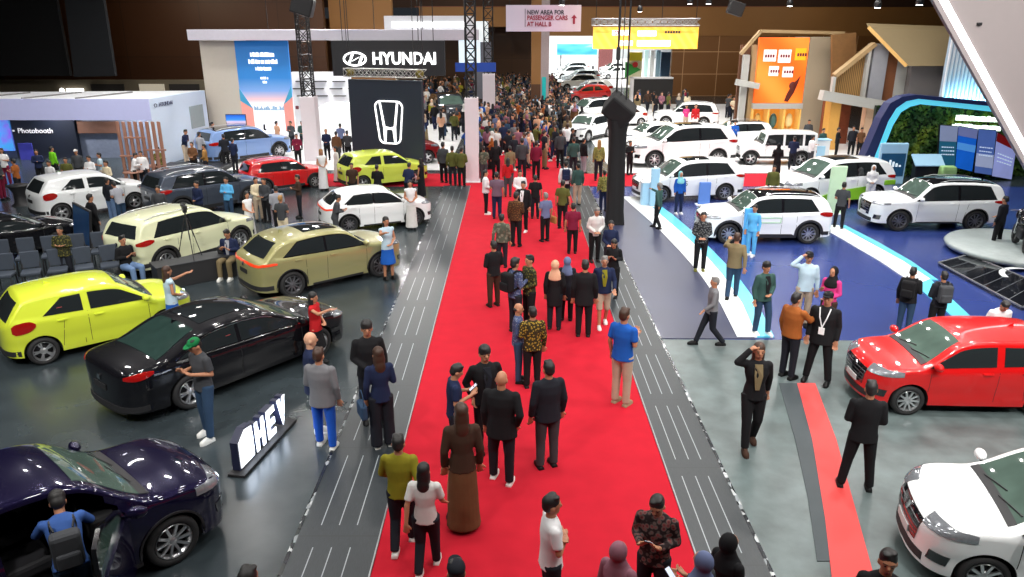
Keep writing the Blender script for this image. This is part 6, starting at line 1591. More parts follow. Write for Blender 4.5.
# near carpet
person('man in a white polo shirt with folded arms on the red carpet', head=(552, 494), h=1.70, face=80, arms=('crossed', 'crossed'), sleeve='short', top_m='white', pants_m='ink', collar='white')
r = person('man in red and black batik looking at his phone', head=(659, 491), h=1.70, face=205, arms=('phone', 'phone'), look=(0, 22), top_m='*red', pants_m='ink'); phone(r, 'mobile phone in the hands of the man in red batik')
person('woman in a dusty pink headscarf beside the man in red batik', head=(620, 541), h=1.58, face=40, hair='hijab', sex='f', hijab_m='plum', top_m='plum', pants='long_skirt', pants_m='mauve', arms=('hold', 'hold'))
r = person('woman in a slate blue headscarf holding up her phone', head=(703, 551), h=1.57, face=320, hair='hijab', sex='f', hijab_m='slateblue', top_m='dgrey', pants='long_skirt', pants_m='ink', arms=('phone', 'phone')); phone(r, 'lit mobile phone of the woman in a slate blue headscarf', (-.12, .30, 1.30))
person('woman in a black headscarf at the carpet metal edge', head=(731, 533), h=1.58, face=60, hair='hijab', sex='f', hijab_m='black', top_m='black', pants='long_skirt', pants_m='black', arms=('hold', 'hold'))
person('dark-haired man by the red floor inlay, only head and shoulders showing', head=(890, 550), h=1.70, face=200, top_m='black', pants_m='black', arms=('down', 'down'))
person('dark-haired man beside the purple SUV, only his crown showing', head=(247, 567), h=1.70, face=20, top_m='black', pants_m='black')
person('man in a dark cap following the woman in white', head=(456, 561), h=1.70, face=350, hair='cap', cap_m='ink', top_m='dgrey', pants_m='black')
person('dark-haired woman in a white T-shirt walking on the carpet', feet=(428, 572), head=(433, 463), face=5, hair='long', sex='f', sleeve='short', top_m='offwhite', pants_m='ink', shoe_m=SHW, legs='walk', arms=('swingf', 'swing'))
person('man in a mustard shirt striding along the carpet edge', feet=(404, 549), head=(412, 435), face=0, legs='walk', arms=('swing', 'swingf'), top_m='mustard', pants_m='ink', shoe_m=SHW)
person('woman in a rust brown dress walking past the mustard shirt', feet=(464, 528), head=(453, 402), face=350, hair='long', sex='f', hair_m=HAIRM['brown'], top_m='darkbrown', pants='long_skirt', pants_m='brown', arms=('down', 'down'), legs='ease')
r = person('man in a navy polo looking down at his phone', feet=(456, 462), head=(459, 364), face=75, arms=('phone', 'phone'), look=(0, 20), sleeve='short', top_m='navy', pants_m='ink'); phone(r, 'mobile phone held by the man in the navy polo')
person('young man in a black jacket with thick dark hair', feet=(486, 450), head=(493, 346), face=160, hair='thick', top='jacket', hem=.80, top_m='black', under='ink', pants_m='black', arms=('pocket', 'pocket'))
person('bald man in a black suit and white shoes with his back turned', feet=(502, 484), head=(514, 371), face=15, hair='bald', top='suit', hem=.76, top_m='black', pants_m='ink', shoe_m=SHW, arms=('pocket', 'down'), build=1.08, legs='ease')
person('man in a dark navy jacket standing beside the bald man', feet=(547, 468), head=(543, 361), face=340, top='jacket', hem=.80, top_m='ink', pants_m='dgrey', arms=('down', 'down'))
person('man in a bright blue polo and beige trousers at the carpet edge', feet=(620, 405), head=(622, 308), face=40, sleeve='short', top_m='royal', pants_m='beige', shoe_m=SHG, arms=('phone', 'down'), build=1.06, hair_m=HAIRM['brown'])
# middle carpet
person('man in a black shirt and dark brown trousers on the carpet', feet=(494, 307), head=(501, 241), face=330, top_m='black', pants_m='darkbrown', arms=('hold', 'hold'))
r = person('woman in a dark blue batik blouse with a black backpack', feet=(515, 333), head=(520, 258), face=50, hair='thick', sex='f', top_m='*blue', pants_m='ink', arms=('phone', 'phone')); worn(r, make_backpack(B['black']), 'black backpack worn by the woman in dark blue batik', 'backpack')
person('man in olive batik facing the woman with the backpack', feet=(528, 330), head=(526, 255), face=240, top_m='*green', pants_m='black', arms=('hold', 'hold'))
person('man in a lilac patterned shirt turned to the gold batik', feet=(518, 382), head=(521, 303), face=90, hair='fringe', top_m='*blue', pants_m='denim', arms=('phone', 'down'))
person('man in a gold and brown batik shirt seen from behind', feet=(532, 388), head=(533, 307), face=350, top_m='*gold', pants_m='black', arms=('down', 'phone'), build=1.05)
person('woman in a peach headscarf and long black coat', feet=(554, 330), head=(552, 260), face=10, sex='f', hair='hijab', hijab_m='peach', top='jacket', hem=.62, top_m='black', pants_m='ink', arms=('down', 'down'))
person('woman in a violet headscarf and black coat beside the dark suit', feet=(566, 321), head=(564, 257), face=10, sex='f', hair='hijab', hijab_m='slateblue', top='jacket', hem=.6, top_m='ink', pants_m='black', arms=('hold', 'hold'))
person('tall man in a black suit beside the two women in headscarves', feet=(583, 337), head=(583, 260), face=5, top='suit', hem=.74, top_m='black', pants_m='black', arms=('down', 'down'))
person('grey-haired person in a navy jacket and beige shorts walking', feet=(602, 326), head=(603, 256), face=180, hair='short', hair_m=HAIRM['grey'], top='jacket', top_m='navy', pants='shorts', pants_m='beige', shoe_m=SHW, legs='walk', under='mustard', arms=('swing', 'swingf'))
person('person in a pale pink-grey shirt leaning over, at the carpet edge', feet=(594, 262), head=(598, 206), face=170, hair_m=HAIRM['grey'], top_m='offwhite', pants_m='black', arms=('hold', 'hold'), lean=12)
person('woman in a black top near the silver strip, looking down', feet=(612, 298), head=(611, 247), face=200, hair='long', sex='f', top_m='black', pants_m='black', arms=('phone', 'phone'), look=(0, 20))
person('woman in navy standing behind the woman in black', feet=(609, 276), head=(609, 222), face=190, hair='bun', sex='f', top_m='navy', pants_m='ink', arms=('hold', 'hold'))
person('man in a maroon polo and black trousers seen from behind', feet=(572, 254), head=(570.5, 203), face=0, sleeve='short', top_m='maroon', pants_m='black', arms=('down', 'down'), build=1.05)
r = person('man in a slate blue shirt with a brown shoulder bag', feet=(545, 242), head=(544.7, 192.5), face=330, top_m='slateblue', hair_m=HAIRM['grey'], pants_m='black', sleeve='short', arms=('down', 'phone')); held(r, make_bag(B['tan']), (.32, -.02, .62), 'tan shoulder bag of the man in slate blue', 'bag')
person('man in a black T-shirt behind the slate blue shirt', feet=(535, 219), head=(537, 175), face=0, sleeve='short', top_m='black', pants_m='ink', arms=('down', 'down'))
person('man in a black blazer over a white shirt facing the camera', feet=(523, 232), head=(519, 181), face=200, top='suit', top_m='black', under='white', pants_m='black', shoe_m=SHW, arms=('pocket', 'down'))
person('man in brown batik talking to the man in the blazer', feet=(516, 247), head=(511.7, 192), face=20, top_m='*brown', pants_m='black', arms=('phone', 'down'), build=1.08)
person('person in pale camouflage near the brown batik', feet=(502, 268), head=(501, 217), face=10, top_m='*camo', pants_m='ink', arms=('down', 'swing'), build=1.1)
person('man in a white jacket, black trousers and white shoes', feet=(486, 214.5), head=(485, 170), face=90, top='jacket', top_m='white', pants_m='black', shoe_m=SHW, arms=('hold', 'hold'))
person('man in a mauve grey shirt beside the white jacket', feet=(497, 219), head=(498.5, 172), face=0, sleeve='short', top_m='mauve', pants_m='navy', arms=('down', 'phone'), build=1.1)
person('pale-faced man in white behind the black blazer', feet=(520, 214), head=(519, 170), face=180, top_m='white', pants_m='black', arms=('hold', 'hold'))
r = person('visitor in white with a dark blue backpack', feet=(565, 205), head=(562.5, 161), face=0, top_m='white', pants_m='ink', arms=('down', 'down')); worn(r, make_backpack(B['navy']), 'dark blue backpack on the visitor in white', 'backpack')
person('man in a dark olive T-shirt on the carpet', feet=(562, 229), head=(566, 180), face=20, sleeve='short', top_m='olive', pants_m='black', arms=('down', 'down'))
person('person in sage green beside the white backpacker', feet=(577, 206), head=(573, 163), face=340, top_m='teal', pants_m='beige')
person('person in black with pale grey trousers by the side carpet', feet=(583, 173.5), head=(582, 138), face=60, top='jacket', top_m='black', pants_m='silver')
person('person in a tan patterned shirt at the draped tower', feet=(598, 181), head=(601, 140), face=0, hair='long', sex='f', hair_m=HAIRM['fair'], top_m='*stripe', pants_m='ink')
person('person in a striped olive top at the foot of the draped tower', feet=(603, 212), head=(603, 180), face=350, top_m='*stripe', pants_m='navy')
for (fx, fy, hx, hy, tm, pm_, lab, fc, hr, sx_) in [
  (453, 186, 448, 146, 'olive', 'ink', 'man in a yellow-olive shirt by the white-based tower, hands clasped', 0, 'short', 'm'),
  (462, 187, 462, 147, 'olive', 'black', 'man in a mid olive shirt nearest the white-based tower', 10, 'short', 'm'),
  (444, 183, 441, 142, 'dgrey', 'black', 'man in dark grey beside the yellow-olive shirts', 20, 'short', 'm'),
  (481, 178, 480, 142, 'black', 'ink', 'woman in black close beside the white-based tower', 10, 'long', 'f'),
  (484, 182, 483, 150, '*camo', 'dgrey', 'man in a grey camouflage shirt beside the white-based tower', 350, 'short', 'm'),
  (496, 180, 496, 140, 'black', 'black', 'woman in a black dress at the head of the crowd', 0, 'long', 'f'),
  (510, 184, 510, 146, 'khaki', 'dgrey', 'woman in khaki at the head of the crowd', 350, 'bun', 'f'),
  (522, 180, 523, 138, 'dgrey', 'ink', 'man in a grey shirt at the head of the crowd', 0, 'short', 'm'),
  (536, 180, 537, 141, 'maroon', 'black', 'man in a dark maroon shirt at the head of the crowd', 10, 'short', 'm'),
  (560, 168, 560, 130, 'dgrey', 'black', 'man in dark grey at the carpet edge before the white SUV', 0, 'short', 'm'),
  (573, 176, 573, 137, 'teal', 'ink', 'man in dark green near the side carpet', 0, 'short', 'm'),
  (546, 150, 546, 117, 'peach', 'beige', 'blond visitor in a peach top within the crowd', 0, 'long', 'f'),
  (508, 197, 509, 158, 'red', 'dgrey', 'woman in red trousers walking up the carpet', 0, 'long', 'f')]:
    person(lab, feet=(fx, fy), head=(hx, hy), face=fc, hair=hr, sex=sx_, top_m=tm, pants_m=pm_, arms=('hold', 'down'), hair_m=HAIRM['fair'] if 'blond' in lab else None, size=.022)
# west stand
person('man in a green cap and grey shirt beside the black sedan', feet=(211, 436), head=(203, 337), face=215, hair='cap', cap_m=cloth('cap_green', (18, 110, 60)), sleeve='short', top_m='dgrey', pants_m='denim', shoe_m=SHW, arms=('phone', 'phone'), look=(0, 20), legs='ease')
person('bald man in a dark blue suit with glasses', feet=(319, 436), head=(319, 332), face=70, hair='bald', skin=SKIN[2], top='suit', hem=.76, top_m='navy', under='white', pants_m='brightblue', shoe_m=SHW, arms=('down', 'hold'))
person('man in a grey blazer and bright blue trousers seen from behind', feet=(327, 449), head=(332, 348), face=10, hair_m=HAIRM['brown'], top='suit', hem=.78, top_m='grey', pants_m='brightblue', shoe_m=SHW, arms=('down', 'hold'), legs='ease', build=1.05)
person('smiling young man in a black shirt beside the striped deck', feet=(373, 422), head=(374, 321), face=165, hair='thick', top='jacket', hem=.82, top_m='black', pants_m='ink', arms=('hold', 'down'), legs='ease')
r = person('dark-haired woman in navy with a blue bag, back turned', feet=(384, 448), head=(385, 347), face=335, hair='long', sex='f', hair_m=HAIRM['brown'], top_m='navy', pants='wide', pants_m='ink', shoe_m=SHW, arms=('phone', 'down')); held(r, make_bag(B['denim']), (-.30, -.02, .62), 'blue handbag of the dark-haired woman in navy', 'bag')
person('woman in a red top behind the black sedan hood', feet=(318, 352), head=(314, 287), face=100, hair='long', sex='f', sleeve='none', top_m='red', pants='skirt', pants_m='black', arms=('reach', 'hold'))
person('woman in a white and blue dress behind the lime hatchback hood', feet=(176, 330), head=(169, 260), face=50, hair='long', sex='f', hair_m=HAIRM['brown'], sleeve='none', top_m='skypale', pants='skirt', pants_m='royal', arms=('hold', 'reach'))
person('woman in a white and blue dress at the gold crossover nose', feet=(389, 278), head=(386, 216), face=150, hair='long', sex='f', sleeve='none', top_m='skypale', pants='skirt', pants_m='royal', arms=('reach', 'hold'))
person('seated man in a blue jacket on the end of the podium', feet=(229, 279), face=185, h=1.70, legs='sit', top='jacket', top_m='navy', under='silver', pants_m='khaki', shoe_m=SHW, arms=('phone', 'phone'), look=(0, 20), z=0) .location.y += .30
person('seated man in black with pale jeans beside the podium', feet=(130, 284), face=120, h=1.70, legs='sit', top_m='black', pants_m='denimlt', arms=('phone', 'phone'))
person('man in olive camouflage with folded arms before the chairs', feet=(70, 283), head=(68, 230), face=175, top_m='*green', pants_m='ink', arms=('crossed', 'crossed'), build=1.1)
person('man in a long black suit beside the tilted display panel', feet=(99, 247), head=(93, 194), face=40, top='suit', hem=.72, top_m='black', pants_m='black', arms=('down', 'behind'))
person('man in a grey T-shirt bending at the white hatchback door', feet=(124, 226), head=(120, 187), face=300, sleeve='short', top_m='silver', pants_m='denim', lean=18, arms=('phone', 'phone'))
person('man in dark clothes beside the open white hatchback door', feet=(114, 222), head=(115, 186), face=20, top_m='ink', pants_m='denimlt')
person('man in a light blue shirt leaning at the dark grey SUV', feet=(231, 222), head=(229.7, 177), face=190, top_m='cyan', pants_m='denim', arms=('crossed', 'crossed'))
person('man in a navy blazer standing by the dark grey SUV', feet=(202, 226), head=(200.5, 183), face=210, top='suit', top_m='navy', pants_m='ink', arms=('hold', 'hold'))
person('man with glasses in black behind the cream SUV roof', feet=(164, 232), head=(162.5, 190), face=170, top_m='dgrey', pants_m='black')
for (fx, fy, hx, hy, tm, pm_, lab, fc, hr, sx_) in [
  (187, 163, 187, 129, 'navy', 'beige', 'man in a navy jacket leaning near the white stand wall', 100, 'short', 'm'),
  (203, 165, 203, 130, 'silver', 'dgrey', 'man in pale grey before the white stand wall', 20, 'short', 'm'),
  (196, 177, 196, 142, 'brown', 'black', 'man in a red-brown jacket before the white stand wall', 190, 'short', 'm'),
  (208, 179, 207, 145, 'tan', 'ink', 'man in a tan shirt reading beside the red-brown jacket', 260, 'short', 'm'),
  (216, 156, 214, 122, 'black', 'black', 'man in black at the far corner of the white stand', 70, 'short', 'm'),
  (227, 168, 226, 134, 'ink', 'black', 'man in dark ink blue beside the light blue SUV', 330, 'short', 'm'),
  (236, 172, 235, 138, 'navy', 'ink', 'man in a navy shirt at the light blue SUV door', 20, 'short', 'm'),
  (268, 147, 268, 119, 'black', 'black', 'man in black photographing by the blue poster', 100, 'short', 'm'),
  (279, 150, 279, 121, 'peach', 'beige', 'man in a peach brown shirt before the blue poster', 40, 'short', 'm'),
  (285, 146, 284, 117, 'tan', 'black', 'man in a tan jacket before the blue poster', 180, 'short', 'm'),
  (293, 151, 292, 121, 'dgrey', 'ink', 'man in grey beside the blue poster edge', 200, 'short', 'm'),
  (299, 166, 299, 139, 'maroon', 'black', 'man in a dark red jacket beside the white-based tower', 170, 'short', 'm'),
  (304, 150, 303, 121, 'teal', 'ink', 'man in dark green half behind the white-based tower', 180, 'short', 'm'),
  (320, 146, 319.5, 118, 'mustard', 'beige', 'man in a mustard shirt before the white pavilion', 20, 'short', 'm'),
  (324, 190, 323.6, 149, 'white', 'white', 'blonde hostess in a long white dress by the red SUV', 150, 'long', 'f'),
  (338, 182, 337, 148, 'offwhite', 'offwhite', 'second hostess in white talking beside the lime hatchback', 240, 'long', 'f'),
  (328, 160, 327, 132, 'navy', 'black', 'man in navy behind the blonde hostess', 180, 'short', 'm'),
  (338, 163, 339, 134, 'brown', 'dgrey', 'man in brown before the white pavilion', 0, 'short', 'm'),
  (342, 153, 342, 125, 'slateblue', 'black', 'man in a blue-grey shirt near the white pavilion', 0, 'short', 'm'),
  (349, 162, 350, 133, 'dgrey', 'black', 'man in grey at the edge of the hanging H panel', 0, 'short', 'm'),
  (354, 203, 353, 165, 'darkbrown', 'black', 'man in dark brown behind the lime hatchback tail', 180, 'short', 'm'),
  (379, 205, 378, 167, 'black', 'black', 'man in a black suit at the lime hatchback door', 10, 'short', 'm'),
  (409, 203, 408, 164, 'navy', 'black', 'man in navy leaning over the lime hatchback hood', 20, 'short', 'm'),
  (422, 197, 425, 158, 'black', 'black', 'woman in a black dress at the lime hatchback nose', 300, 'long', 'f'),
  (412, 229, 410, 180, 'white', 'offwhite', 'hostess in a white dress beside the white crossover wheel', 170, 'long', 'f'),
  (252, 243, 250, 204, 'white', 'offwhite', 'hostess in a white dress between cream SUV and gold crossover', 120, 'long', 'f'),
  (260, 221, 259.6, 181, 'cream', 'beige', 'woman in a cream top with folded arms near the white crossover', 140, 'short', 'f'),
  (268, 222, 267, 180, 'dgrey', 'black', 'man in a dark T-shirt beside the woman in cream', 200, 'short', 'm'),
  (280, 232, 279, 190, 'silver', 'black', 'large man in a grey hooded top seen from behind', 330, 'short', 'm'),
  (285, 244, 283, 205, 'dgrey', 'cream', 'fair-haired man in dark grey behind the gold crossover', 10, 'short', 'm'),
  (301, 218, 303, 182, 'darkbrown', 'ink', 'man in a dark brown jacket stepping past the white crossover', 250, 'short', 'm'),
  (337, 243, 334, 200, 'dgrey', 'dgrey', 'man in dark grey leaning on the white crossover rear', 70, 'short', 'm'),
  (43, 186, 39, 154, 'navy', 'black', 'man in a navy shirt by the photobooth wall', 160, 'short', 'm'),
  (58, 182, 59, 149, 'limeg', 'black', 'person in a bright lime green shirt at the photobooth wall', 30, 'short', 'm'),
  (82, 186, 80, 152, 'dgrey', 'black', 'man in a grey T-shirt with a white cap near the photobooth', 170, 'cap', 'm'),
  (72, 196, 72, 163, 'olive', 'black', 'man in an olive uniform behind the white hatchback roof', 170, 'short', 'm'),
  (95, 194, 96, 161, 'white', 'white', 'person in white with a face mask behind the white hatchback', 190, 'short', 'm'),
  (105, 190, 105, 157, 'skypale', 'beige', 'man in a pale blue shirt behind the white hatchback hood', 240, 'short', 'm'),
  (112, 200, 111, 167, 'cream', 'maroon', 'woman in cream beside the pale blue shirt', 200, 'bun', 'f'),
  (56, 200, 56, 168, 'white', 'beige', 'woman in a white blouse seated behind the white hatchback', 190, 'bun', 'f'),
  (9, 186, 8, 148, 'white', 'maroon', 'woman in white at the aurora screen', 170, 'long', 'f'),
  (4, 200, 3, 158, 'dgrey', 'maroon', 'man in dark grey at the tall cocktail table', 90, 'short', 'm'),
  (21, 198, 20, 164, 'rust', 'ink', 'person in an orange top behind the tall cocktail table', 270, 'short', 'm'),
  (146, 188, 146, 163, 'white', 'ink', 'man in white seated by the wooden table', 170, 'short', 'm'),
  (163, 183, 162, 159, 'stripe', 'black', 'man in a yellow patterned shirt by the slat screen', 150, 'short', 'm'),
  (137, 190, 133, 170, 'white', 'black', 'person in white bending at the round wooden table', 60, 'short', 'm'),
  # east side
  (629, 175, 628, 141, 'black', 'black', 'man in black beside the draped tower near the white minivan', 150, 'short', 'm'),
  (775, 181, 774, 143, 'black', 'black', 'woman in a long black robe before the boxy off-road car', 10, 'hijab', 'f'),
  (791, 170, 792, 136, 'navy', 'ink', 'man in navy at the rear door of the boxy off-road car', 20, 'short', 'm'),
  (809, 169, 812, 135, 'white', 'dgrey', 'man in white walking past the boxy off-road car', 80, 'short', 'm'),
  (806, 148, 806, 121, 'dgrey', 'black', 'man in dark grey at the foot of the greige tower', 200, 'short', 'm'),
  (820, 159, 820, 130, 'teal', 'black', 'man in dark green beside the greige tower', 160, 'short', 'm'),
  (835, 158, 834, 130, 'black', 'black', 'man in black at the warm-lit doorway', 120, 'short', 'm'),
  (850, 156, 849, 127, 'ink', 'black', 'person in ink blue inside the warm-lit doorway', 200, 'short', 'm'),
  (858, 158, 858, 129, 'brown', 'black', 'person in brown inside the warm-lit doorway', 170, 'short', 'm'),
  (727, 150, 727, 125, 'white', 'white', 'person in white between the two parked white SUVs', 120, 'hijab', 'f'),
  (733, 148, 733, 122, 'royal', 'black', 'person in blue beside the black-roofed white SUV', 200, 'short', 'm'),
  (770, 206, 770, 169, 'olive', 'black', 'man in an olive shirt behind the black-roofed crossover', 200, 'short', 'm'),
  (868, 206, 867, 168, 'white', 'white', 'woman in a white headscarf at the green-striped minivan', 200, 'hijab', 'f'),
  (685, 129, 685, 111, 'pink', 'beige', 'person in pink before the tall white SUV', 170, 'short', 'm'),
  (694, 133, 694, 104, 'red', 'white', 'person in red and white before the tall white SUV', 180, 'short', 'f')]:
    tm = '*'+tm if tm == 'stripe' else tm
    kk = dict(hijab_m=tm if tm in ('black', 'white') else 'offwhite') if hr == 'hijab' else {}
    pk_ = 'long_skirt' if sx_ == 'f' and ('dress' in lab or 'robe' in lab or 'hostess' in lab) else 'trousers'
    person(lab, feet=(fx, fy), head=(hx, hy), face=fc, hair=hr, sex=sx_, top_m=tm, pants_m=pm_, pants=pk_, lean=14 if ('leaning' in lab or 'bending' in lab) else 0, cap_m='offwhite', hair_m=HAIRM['fair'] if ('blonde' in lab or 'fair-haired' in lab) else None,
           sleeve='none' if 'dress' in lab else ('short' if (fx*7) % 3 < 1 else 'long'), arms=(('hold', 'hold'), ('phone', 'phone'), ('down', 'down'), ('crossed', 'crossed'))[int(fx) % 4], build=1.15 if 'large' in lab else 1.0, size=.022, **kk)
# east front
person('man in a grey patterned shirt at the edge of the blue floor', feet=(699, 271), head=(703, 212), face=190, top_m='*mono', pants_m='black', shoe_m=cloth('shoe_olive', (110, 110, 50)), arms=('hold', 'hold'))
person('visitor in a khaki jacket walking along the white floor band', feet=(731, 299), head=(733.5, 233), face=20, hair_m=HAIRM['brown'], top='jacket', top_m='khaki', pants_m='denim', legs='walk', arms=('swing', 'reach'))
person('usher in a light blue outfit behind the slim totem', feet=(750, 256), head=(744, 207), face=220, sex='f', hair='bun', top_m='cyan', pants_m='cyan', shoe_m=SHW)
person('usher in a blue blouse and dark trousers beside the minivan', feet=(678, 214), head=(677.7, 177), face=170, sex='f', hair='hijab', hijab_m='lightteal', top_m='royal', pants_m='navy', shoe_m=SHW)
person('visitor in black striding over the white floor band', feet=(657, 229), head=(664, 183), face=310, top_m='teal', pants_m='black', hair='thick', hair_m=HAIRM['grey'], legs='walk', arms=('reach', 'swing'))
person('man in a dark green bomber jacket and blue jeans', feet=(759, 334), head=(761.6, 262), face=165, hair='thick', top='jacket', hem=.82, top_m='teal', under='black', pants_m='denim', shoe_m=SHW, arms=('down', 'hold'), legs='ease')
person('visitor in a grey hoodie striding toward the blue floor', feet=(709, 346), head=(711, 281), face=270, hair_m=HAIRM['grey'], top_m='grey', pants_m='ink', legs='stride', arms=('swing', 'swingf'))
person('visitor in a black and khaki jacket walking on the grey floor', feet=(748, 447), head=(757, 343), face=185, hair='long', sex='f', hair_m=HAIRM['brown'], top='jacket', top_m='black', under='khaki', pants_m='black', shoe_m=cloth('shoe_brown', (60, 40, 30)), legs='walk', arms=('up', 'swing'))
person('man in a black cap and pale blue shirt with raised arm', feet=(800, 326), head=(798, 252), face=190, hair='cap', cap_m='black', top_m='skypale', pants_m='beige', arms=('up', 'down'))
person('woman in a black headscarf and magenta tunic', feet=(824, 338), head=(824, 267), face=230, sex='f', hair='hijab', hijab_m='black', top_m='pink', hem=.74, pants_m='darkbrown', arms=('phone', 'hold'))
person('man in a rust leather jacket talking with the man in a suit', feet=(786, 378), head=(797, 293), face=60, top='jacket', hem=.86, top_m='rust', pants_m='ink', arms=('point', 'down'), build=1.08)
r = person('man in a black suit and black cap with a white lanyard', feet=(816, 382), head=(833, 292), face=215, hair='cap', cap_m='black', top='suit', hem=.76, top_m='black', pants_m='black', arms=('down', 'down'), legs='wide', build=1.08)
bd = empty('lanyard_badge'); mb = MB()
for sg in (-1, 1): mb.bar((sg*.09, .075, 1.43), (sg*.06, .15, 1.28), .02, .006, up=(0, 1, 0)); mb.bar((sg*.06, .15, 1.28), (0, .162, 1.10), .02, .006, up=(0, 1, 0))
mb.build('ribbon', B['white'], bd); MB().bbox(-.05, .16, .97, .05, .17, 1.10, .004).build('card', mat('badge_white', (.85, .85, .85), .4, var=0), bd); worn(r, bd, 'white badge on a lanyard of the man in a black cap', 'badge')
person('man in a black shirt seen from behind on the red inlay', feet=(854, 489), head=(871, 381), face=15, top_m='black', hem=.80, pants_m='black', arms=('hold', 'hold'), legs='wide', build=1.05)
r = person('man with a black backpack near the red hatchback', feet=(902, 334), head=(909.4, 269), face=40, top='jacket', top_m='black', pants_m='denim', arms=('phone', 'down')); worn(r, make_backpack(B['black']), 'large black backpack on the man in jeans near the red hatchback', 'backpack')
r = person('man in black with a small backpack near the red hatchback', feet=(932, 339), head=(937, 276), face=5, top_m='ink', pants_m='black', arms=('hold', 'hold')); worn(r, make_backpack(B['dgrey']), 'dark grey backpack on the man in black near the red hatchback', 'backpack')
r = person('man in a white shirt bending behind the red hatchback', feet=(985, 368), head=(985, 304), face=185, top_m='white', pants_m='ink', lean=14, look=(0, 25), arms=('hold', 'hold'))
person('man in a dark T-shirt beside the green-striped minivan', feet=(838, 229), head=(837.6, 182), face=30, sleeve='short', top_m='dgrey', pants_m='black', arms=('down', 'hold'), legs='ease')
person('man in black standing at the motorcycle stage', feet=(995, 248), head=(1004, 196), face=330, top_m='ink', pants_m='black', arms=('hold', 'down'), legs='wide')
r = person('person in a blue shirt leaning into the purple SUV', feet=(72, 600), h=1.66, face=25, hair='thick', top_m=cloth('azure', (58, 92, 158)), pants_m='denim', lean=34, arms=('reach', 'reach'))
r.location = (i['root'].matrix_basis @ Vector((X(.545), -Wh-.22, 0))); r.location.z = 0; r.rotation_euler = (0, 0, i['root'].rotation_euler[2]+math.radians(-15))
worn(r, make_backpack(B['dgrey']), 'grey backpack on the person leaning into the purple SUV', 'backpack').rotation_euler = r.rotation_euler

# ------------------------------------------------------------------ the crowd down the aisle
CT, CP_, CS, CHR = cloth('crowd_top', (90, 90, 90)), cloth('crowd_pants', (30, 30, 34)), mat('crowd_skin', hexc(160, 110, 82), .6, var=0), mat('crowd_hair', (.012, .01, .01), .6, var=0)
CHJ = cloth('crowd_scarf', (120, 100, 100))
tps = []
for k, a in enumerate([dict(arms=('down', 'down'), legs='walk'), dict(arms=('phone', 'phone')), dict(arms=('hold', 'hold'), sleeve='short'), dict(arms=('swing', 'swingf'), legs='stride'), dict(arms=('hold', 'hold'), sex='f', hair='long', legs='walk'), dict(arms=('down', 'hold'), sex='f', hair='hijab', pants='long_skirt'), dict(arms=('camera', 'camera'), hair='thick'), dict(arms=('down', 'phone'), sex='f', hair='bun', sleeve='short')]):
    tps.append(build_person(size=.034, fingers=False, top_m=CT, pants_m=CP_, skin=CS, hair_m=CHR, hijab_m=CHJ, shoe_m=SHB if k % 2 else SHW, **a))
tops = ['black', 'ink', 'dgrey', 'navy', 'white', 'offwhite', 'grey', 'olive', 'khaki', 'maroon', 'rust', 'brown', 'slateblue', 'teal', 'denim', 'cream', 'plum', 'royal', 'sky', 'mustard', 'brown', 'peach', 'black', 'ink', 'black', 'dgrey', 'darkbrown', 'navy', 'black', 'ink', 'dgrey', 'darkbrown', 'olive', 'khaki']
pnts = ['black', 'ink', 'navy', 'denim', 'dgrey', 'beige', 'khaki', 'black', 'ink']
NM = {'ink': 'blue-black', 'dgrey': 'charcoal', 'offwhite': 'off-white', 'slateblue': 'slate blue', 'sky': 'sky blue', 'royal': 'royal blue', 'darkbrown': 'dark brown', 'denim': 'denim blue', 'denimlt': 'pale denim'}
rc = random.Random(21)
taken = [(x, y) for _, x, y in PEOPLE]
def free(x, y, d):
    return all((x-a)**2+(y-b)**2 > d*d for a, b in taken)
cand = []
def region(n, x0, x1, y0, y1, d, grp, wherefn):
    k = 0; tries = 0
    while k < n and tries < n*60:
        tries += 1; y = y0+(y1-y0)*rc.random()**1.25; x = rc.uniform(x0, x1)
        if x > 3.0 and y < 47: continue
        if not free(x, y, d) or in_car(x, y) or abs(x-1.95) < 1.0 and abs(y-56) < .9 or abs(x+1.75) < .75 and abs(y-54) < .8 or x > 4.2 and y > 63: continue
        taken.append((x, y)); k += 1; cand.append((x, y, grp, wherefn(x, y)))
def wa(x, y):
    a = 'packed' if y > 50 else 'near'
    lane = 'carpet west edge' if x < -.6 else ('carpet middle' if x < 1.6 else 'carpet east edge')
    d_ = 'front rows' if y < 44 else ('middle rows' if y < 54 else ('rear rows' if y < 66 else 'last rows'))
    return lane, d_+' of crowd'
region(134, -2.3, 4.1, 35.0, 58, .50, 'visitors in the aisle crowd', wa)
region(44, -9.0, -2.8, 42, 62, .75, 'visitors west of the aisle', lambda x, y: ('near the H panel', 'west crowd'))
region(12, 8.5, 14.0, 56, 61, .7, 'visitors by the timber wall', lambda x, y: ('under the yellow banner', 'small crowd'))
region(8, 14.8, 18.0, 50, 57, .7, 'visitors by the orange stand', lambda x, y: ('by the orange stand', 'small crowd'))
n_named = len(cand)
region(50, -2.3, 4.3, 44, 60, .48, 'rest', wa); region(170, -2.3, 4.6, 60, 83, .5, 'rest', wa); region(60, -9.2, -2.8, 62, 82, .75, 'rest', wa)
rest = cand[n_named:]; cand = cand[:n_named]
WN = {0: 'striding man', 1: 'man reading his phone', 2: 'short-sleeved man', 3: 'long-striding man', 4: 'long-haired woman', 5: 'woman in a headscarf', 6: 'man photographing', 7: 'woman with a hair bun'}
seen = {}
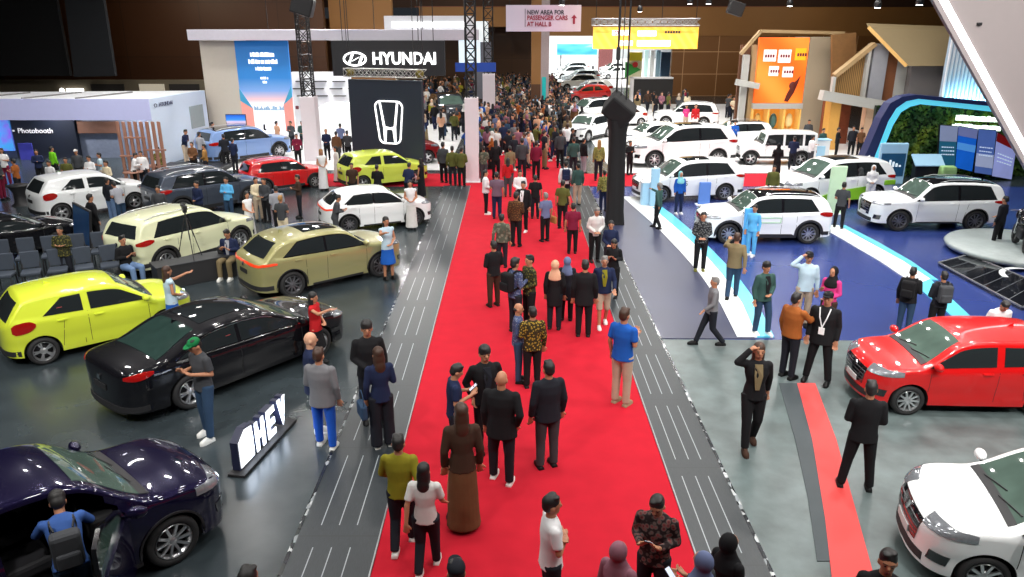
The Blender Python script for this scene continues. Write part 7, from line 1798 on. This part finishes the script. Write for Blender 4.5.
for idx, (x, y, grp, (lane, rows)) in enumerate(cand):
    k = rc.randrange(8); tn, pn = rc.choice(tops), rc.choice(pnts)
    rm = {CT.name: B[tn], CP_.name: B[pn], CHJ.name: B[rc.choice(['black', 'plum', 'beige', 'dgrey', 'offwhite'])], CHR.name: HAIRM['brown'] if rc.random() < .12 else HAIRM['black'], CS.name: rc.choice(SKIN)}
    src = tps[k]; c = copy_tree(src, None, rm)
    s_ = rc.uniform(.94, 1.06); c.location = (x, y, .018 if -1.72 < x < 2.31 else 0); c.rotation_euler = (0, 0, rc.choice([0, 0, .3, -.4, math.pi, math.pi+.4, 1.5, -1.4, 2.5])+rc.uniform(-.4, .4)); c.scale = (s_,)*3
    lab = '%s in %s and %s, %s, %s' % (WN[k], NM.get(tn, tn), NM.get(pn, pn)+(' skirt' if k == 5 else ' trousers'), lane, rows)
    words = lab.split()
    if len(words) > 16: lab = '%s in %s and %s, %s, %s' % (WN[k], NM.get(tn, tn), NM.get(pn, pn), lane, rows.split(' of ')[0])
    tag(c, lab, 'person', grp)
# the rest of the crowd, far down the aisle
verts = []; faces = []; mi = []; mats_ = []
def slot(m):
    if m not in mats_: mats_.append(m)
    return mats_.index(m)
for (x, y, _, _) in rest:
    src = tps[rc.randrange(8)]; rm = {CT.name: B[rc.choice(tops)], CP_.name: B[rc.choice(pnts)], CHJ.name: B['dgrey'], CHR.name: HAIRM['black'], CS.name: SKIN[0]}
    M = Matrix.Translation((x, y, 0)) @ Matrix.Rotation(rc.uniform(0, 6.28), 4, 'Z')
    for ch_ in src.children:
        m = rm.get(ch_.data.materials[0].name, ch_.data.materials[0]); k = slot(m); b = len(verts)
        verts += [tuple(M @ v.co) for v in ch_.data.vertices]
        for f in ch_.data.polygons: faces.append([b+q for q in f.vertices]); mi.append(k)
me = bpy.data.meshes.new('distant_crowd'); me.from_pydata(verts, [], faces)
for m in mats_: me.materials.append(m)
me.polygons.foreach_set('material_index', mi); me.polygons.foreach_set('use_smooth', [True]*len(mi)); me.update()
o = bpy.data.objects.new('distant_crowd', me); COL.objects.link(o); tag(o, 'dense far crowd filling the end of the aisle before the brown wall', 'crowd', kind='stuff')
for t in tps:
    for ch_ in list(t.children): bpy.data.objects.remove(ch_)
    bpy.data.objects.remove(t)
bpy.data.scenes.remove(FORM)
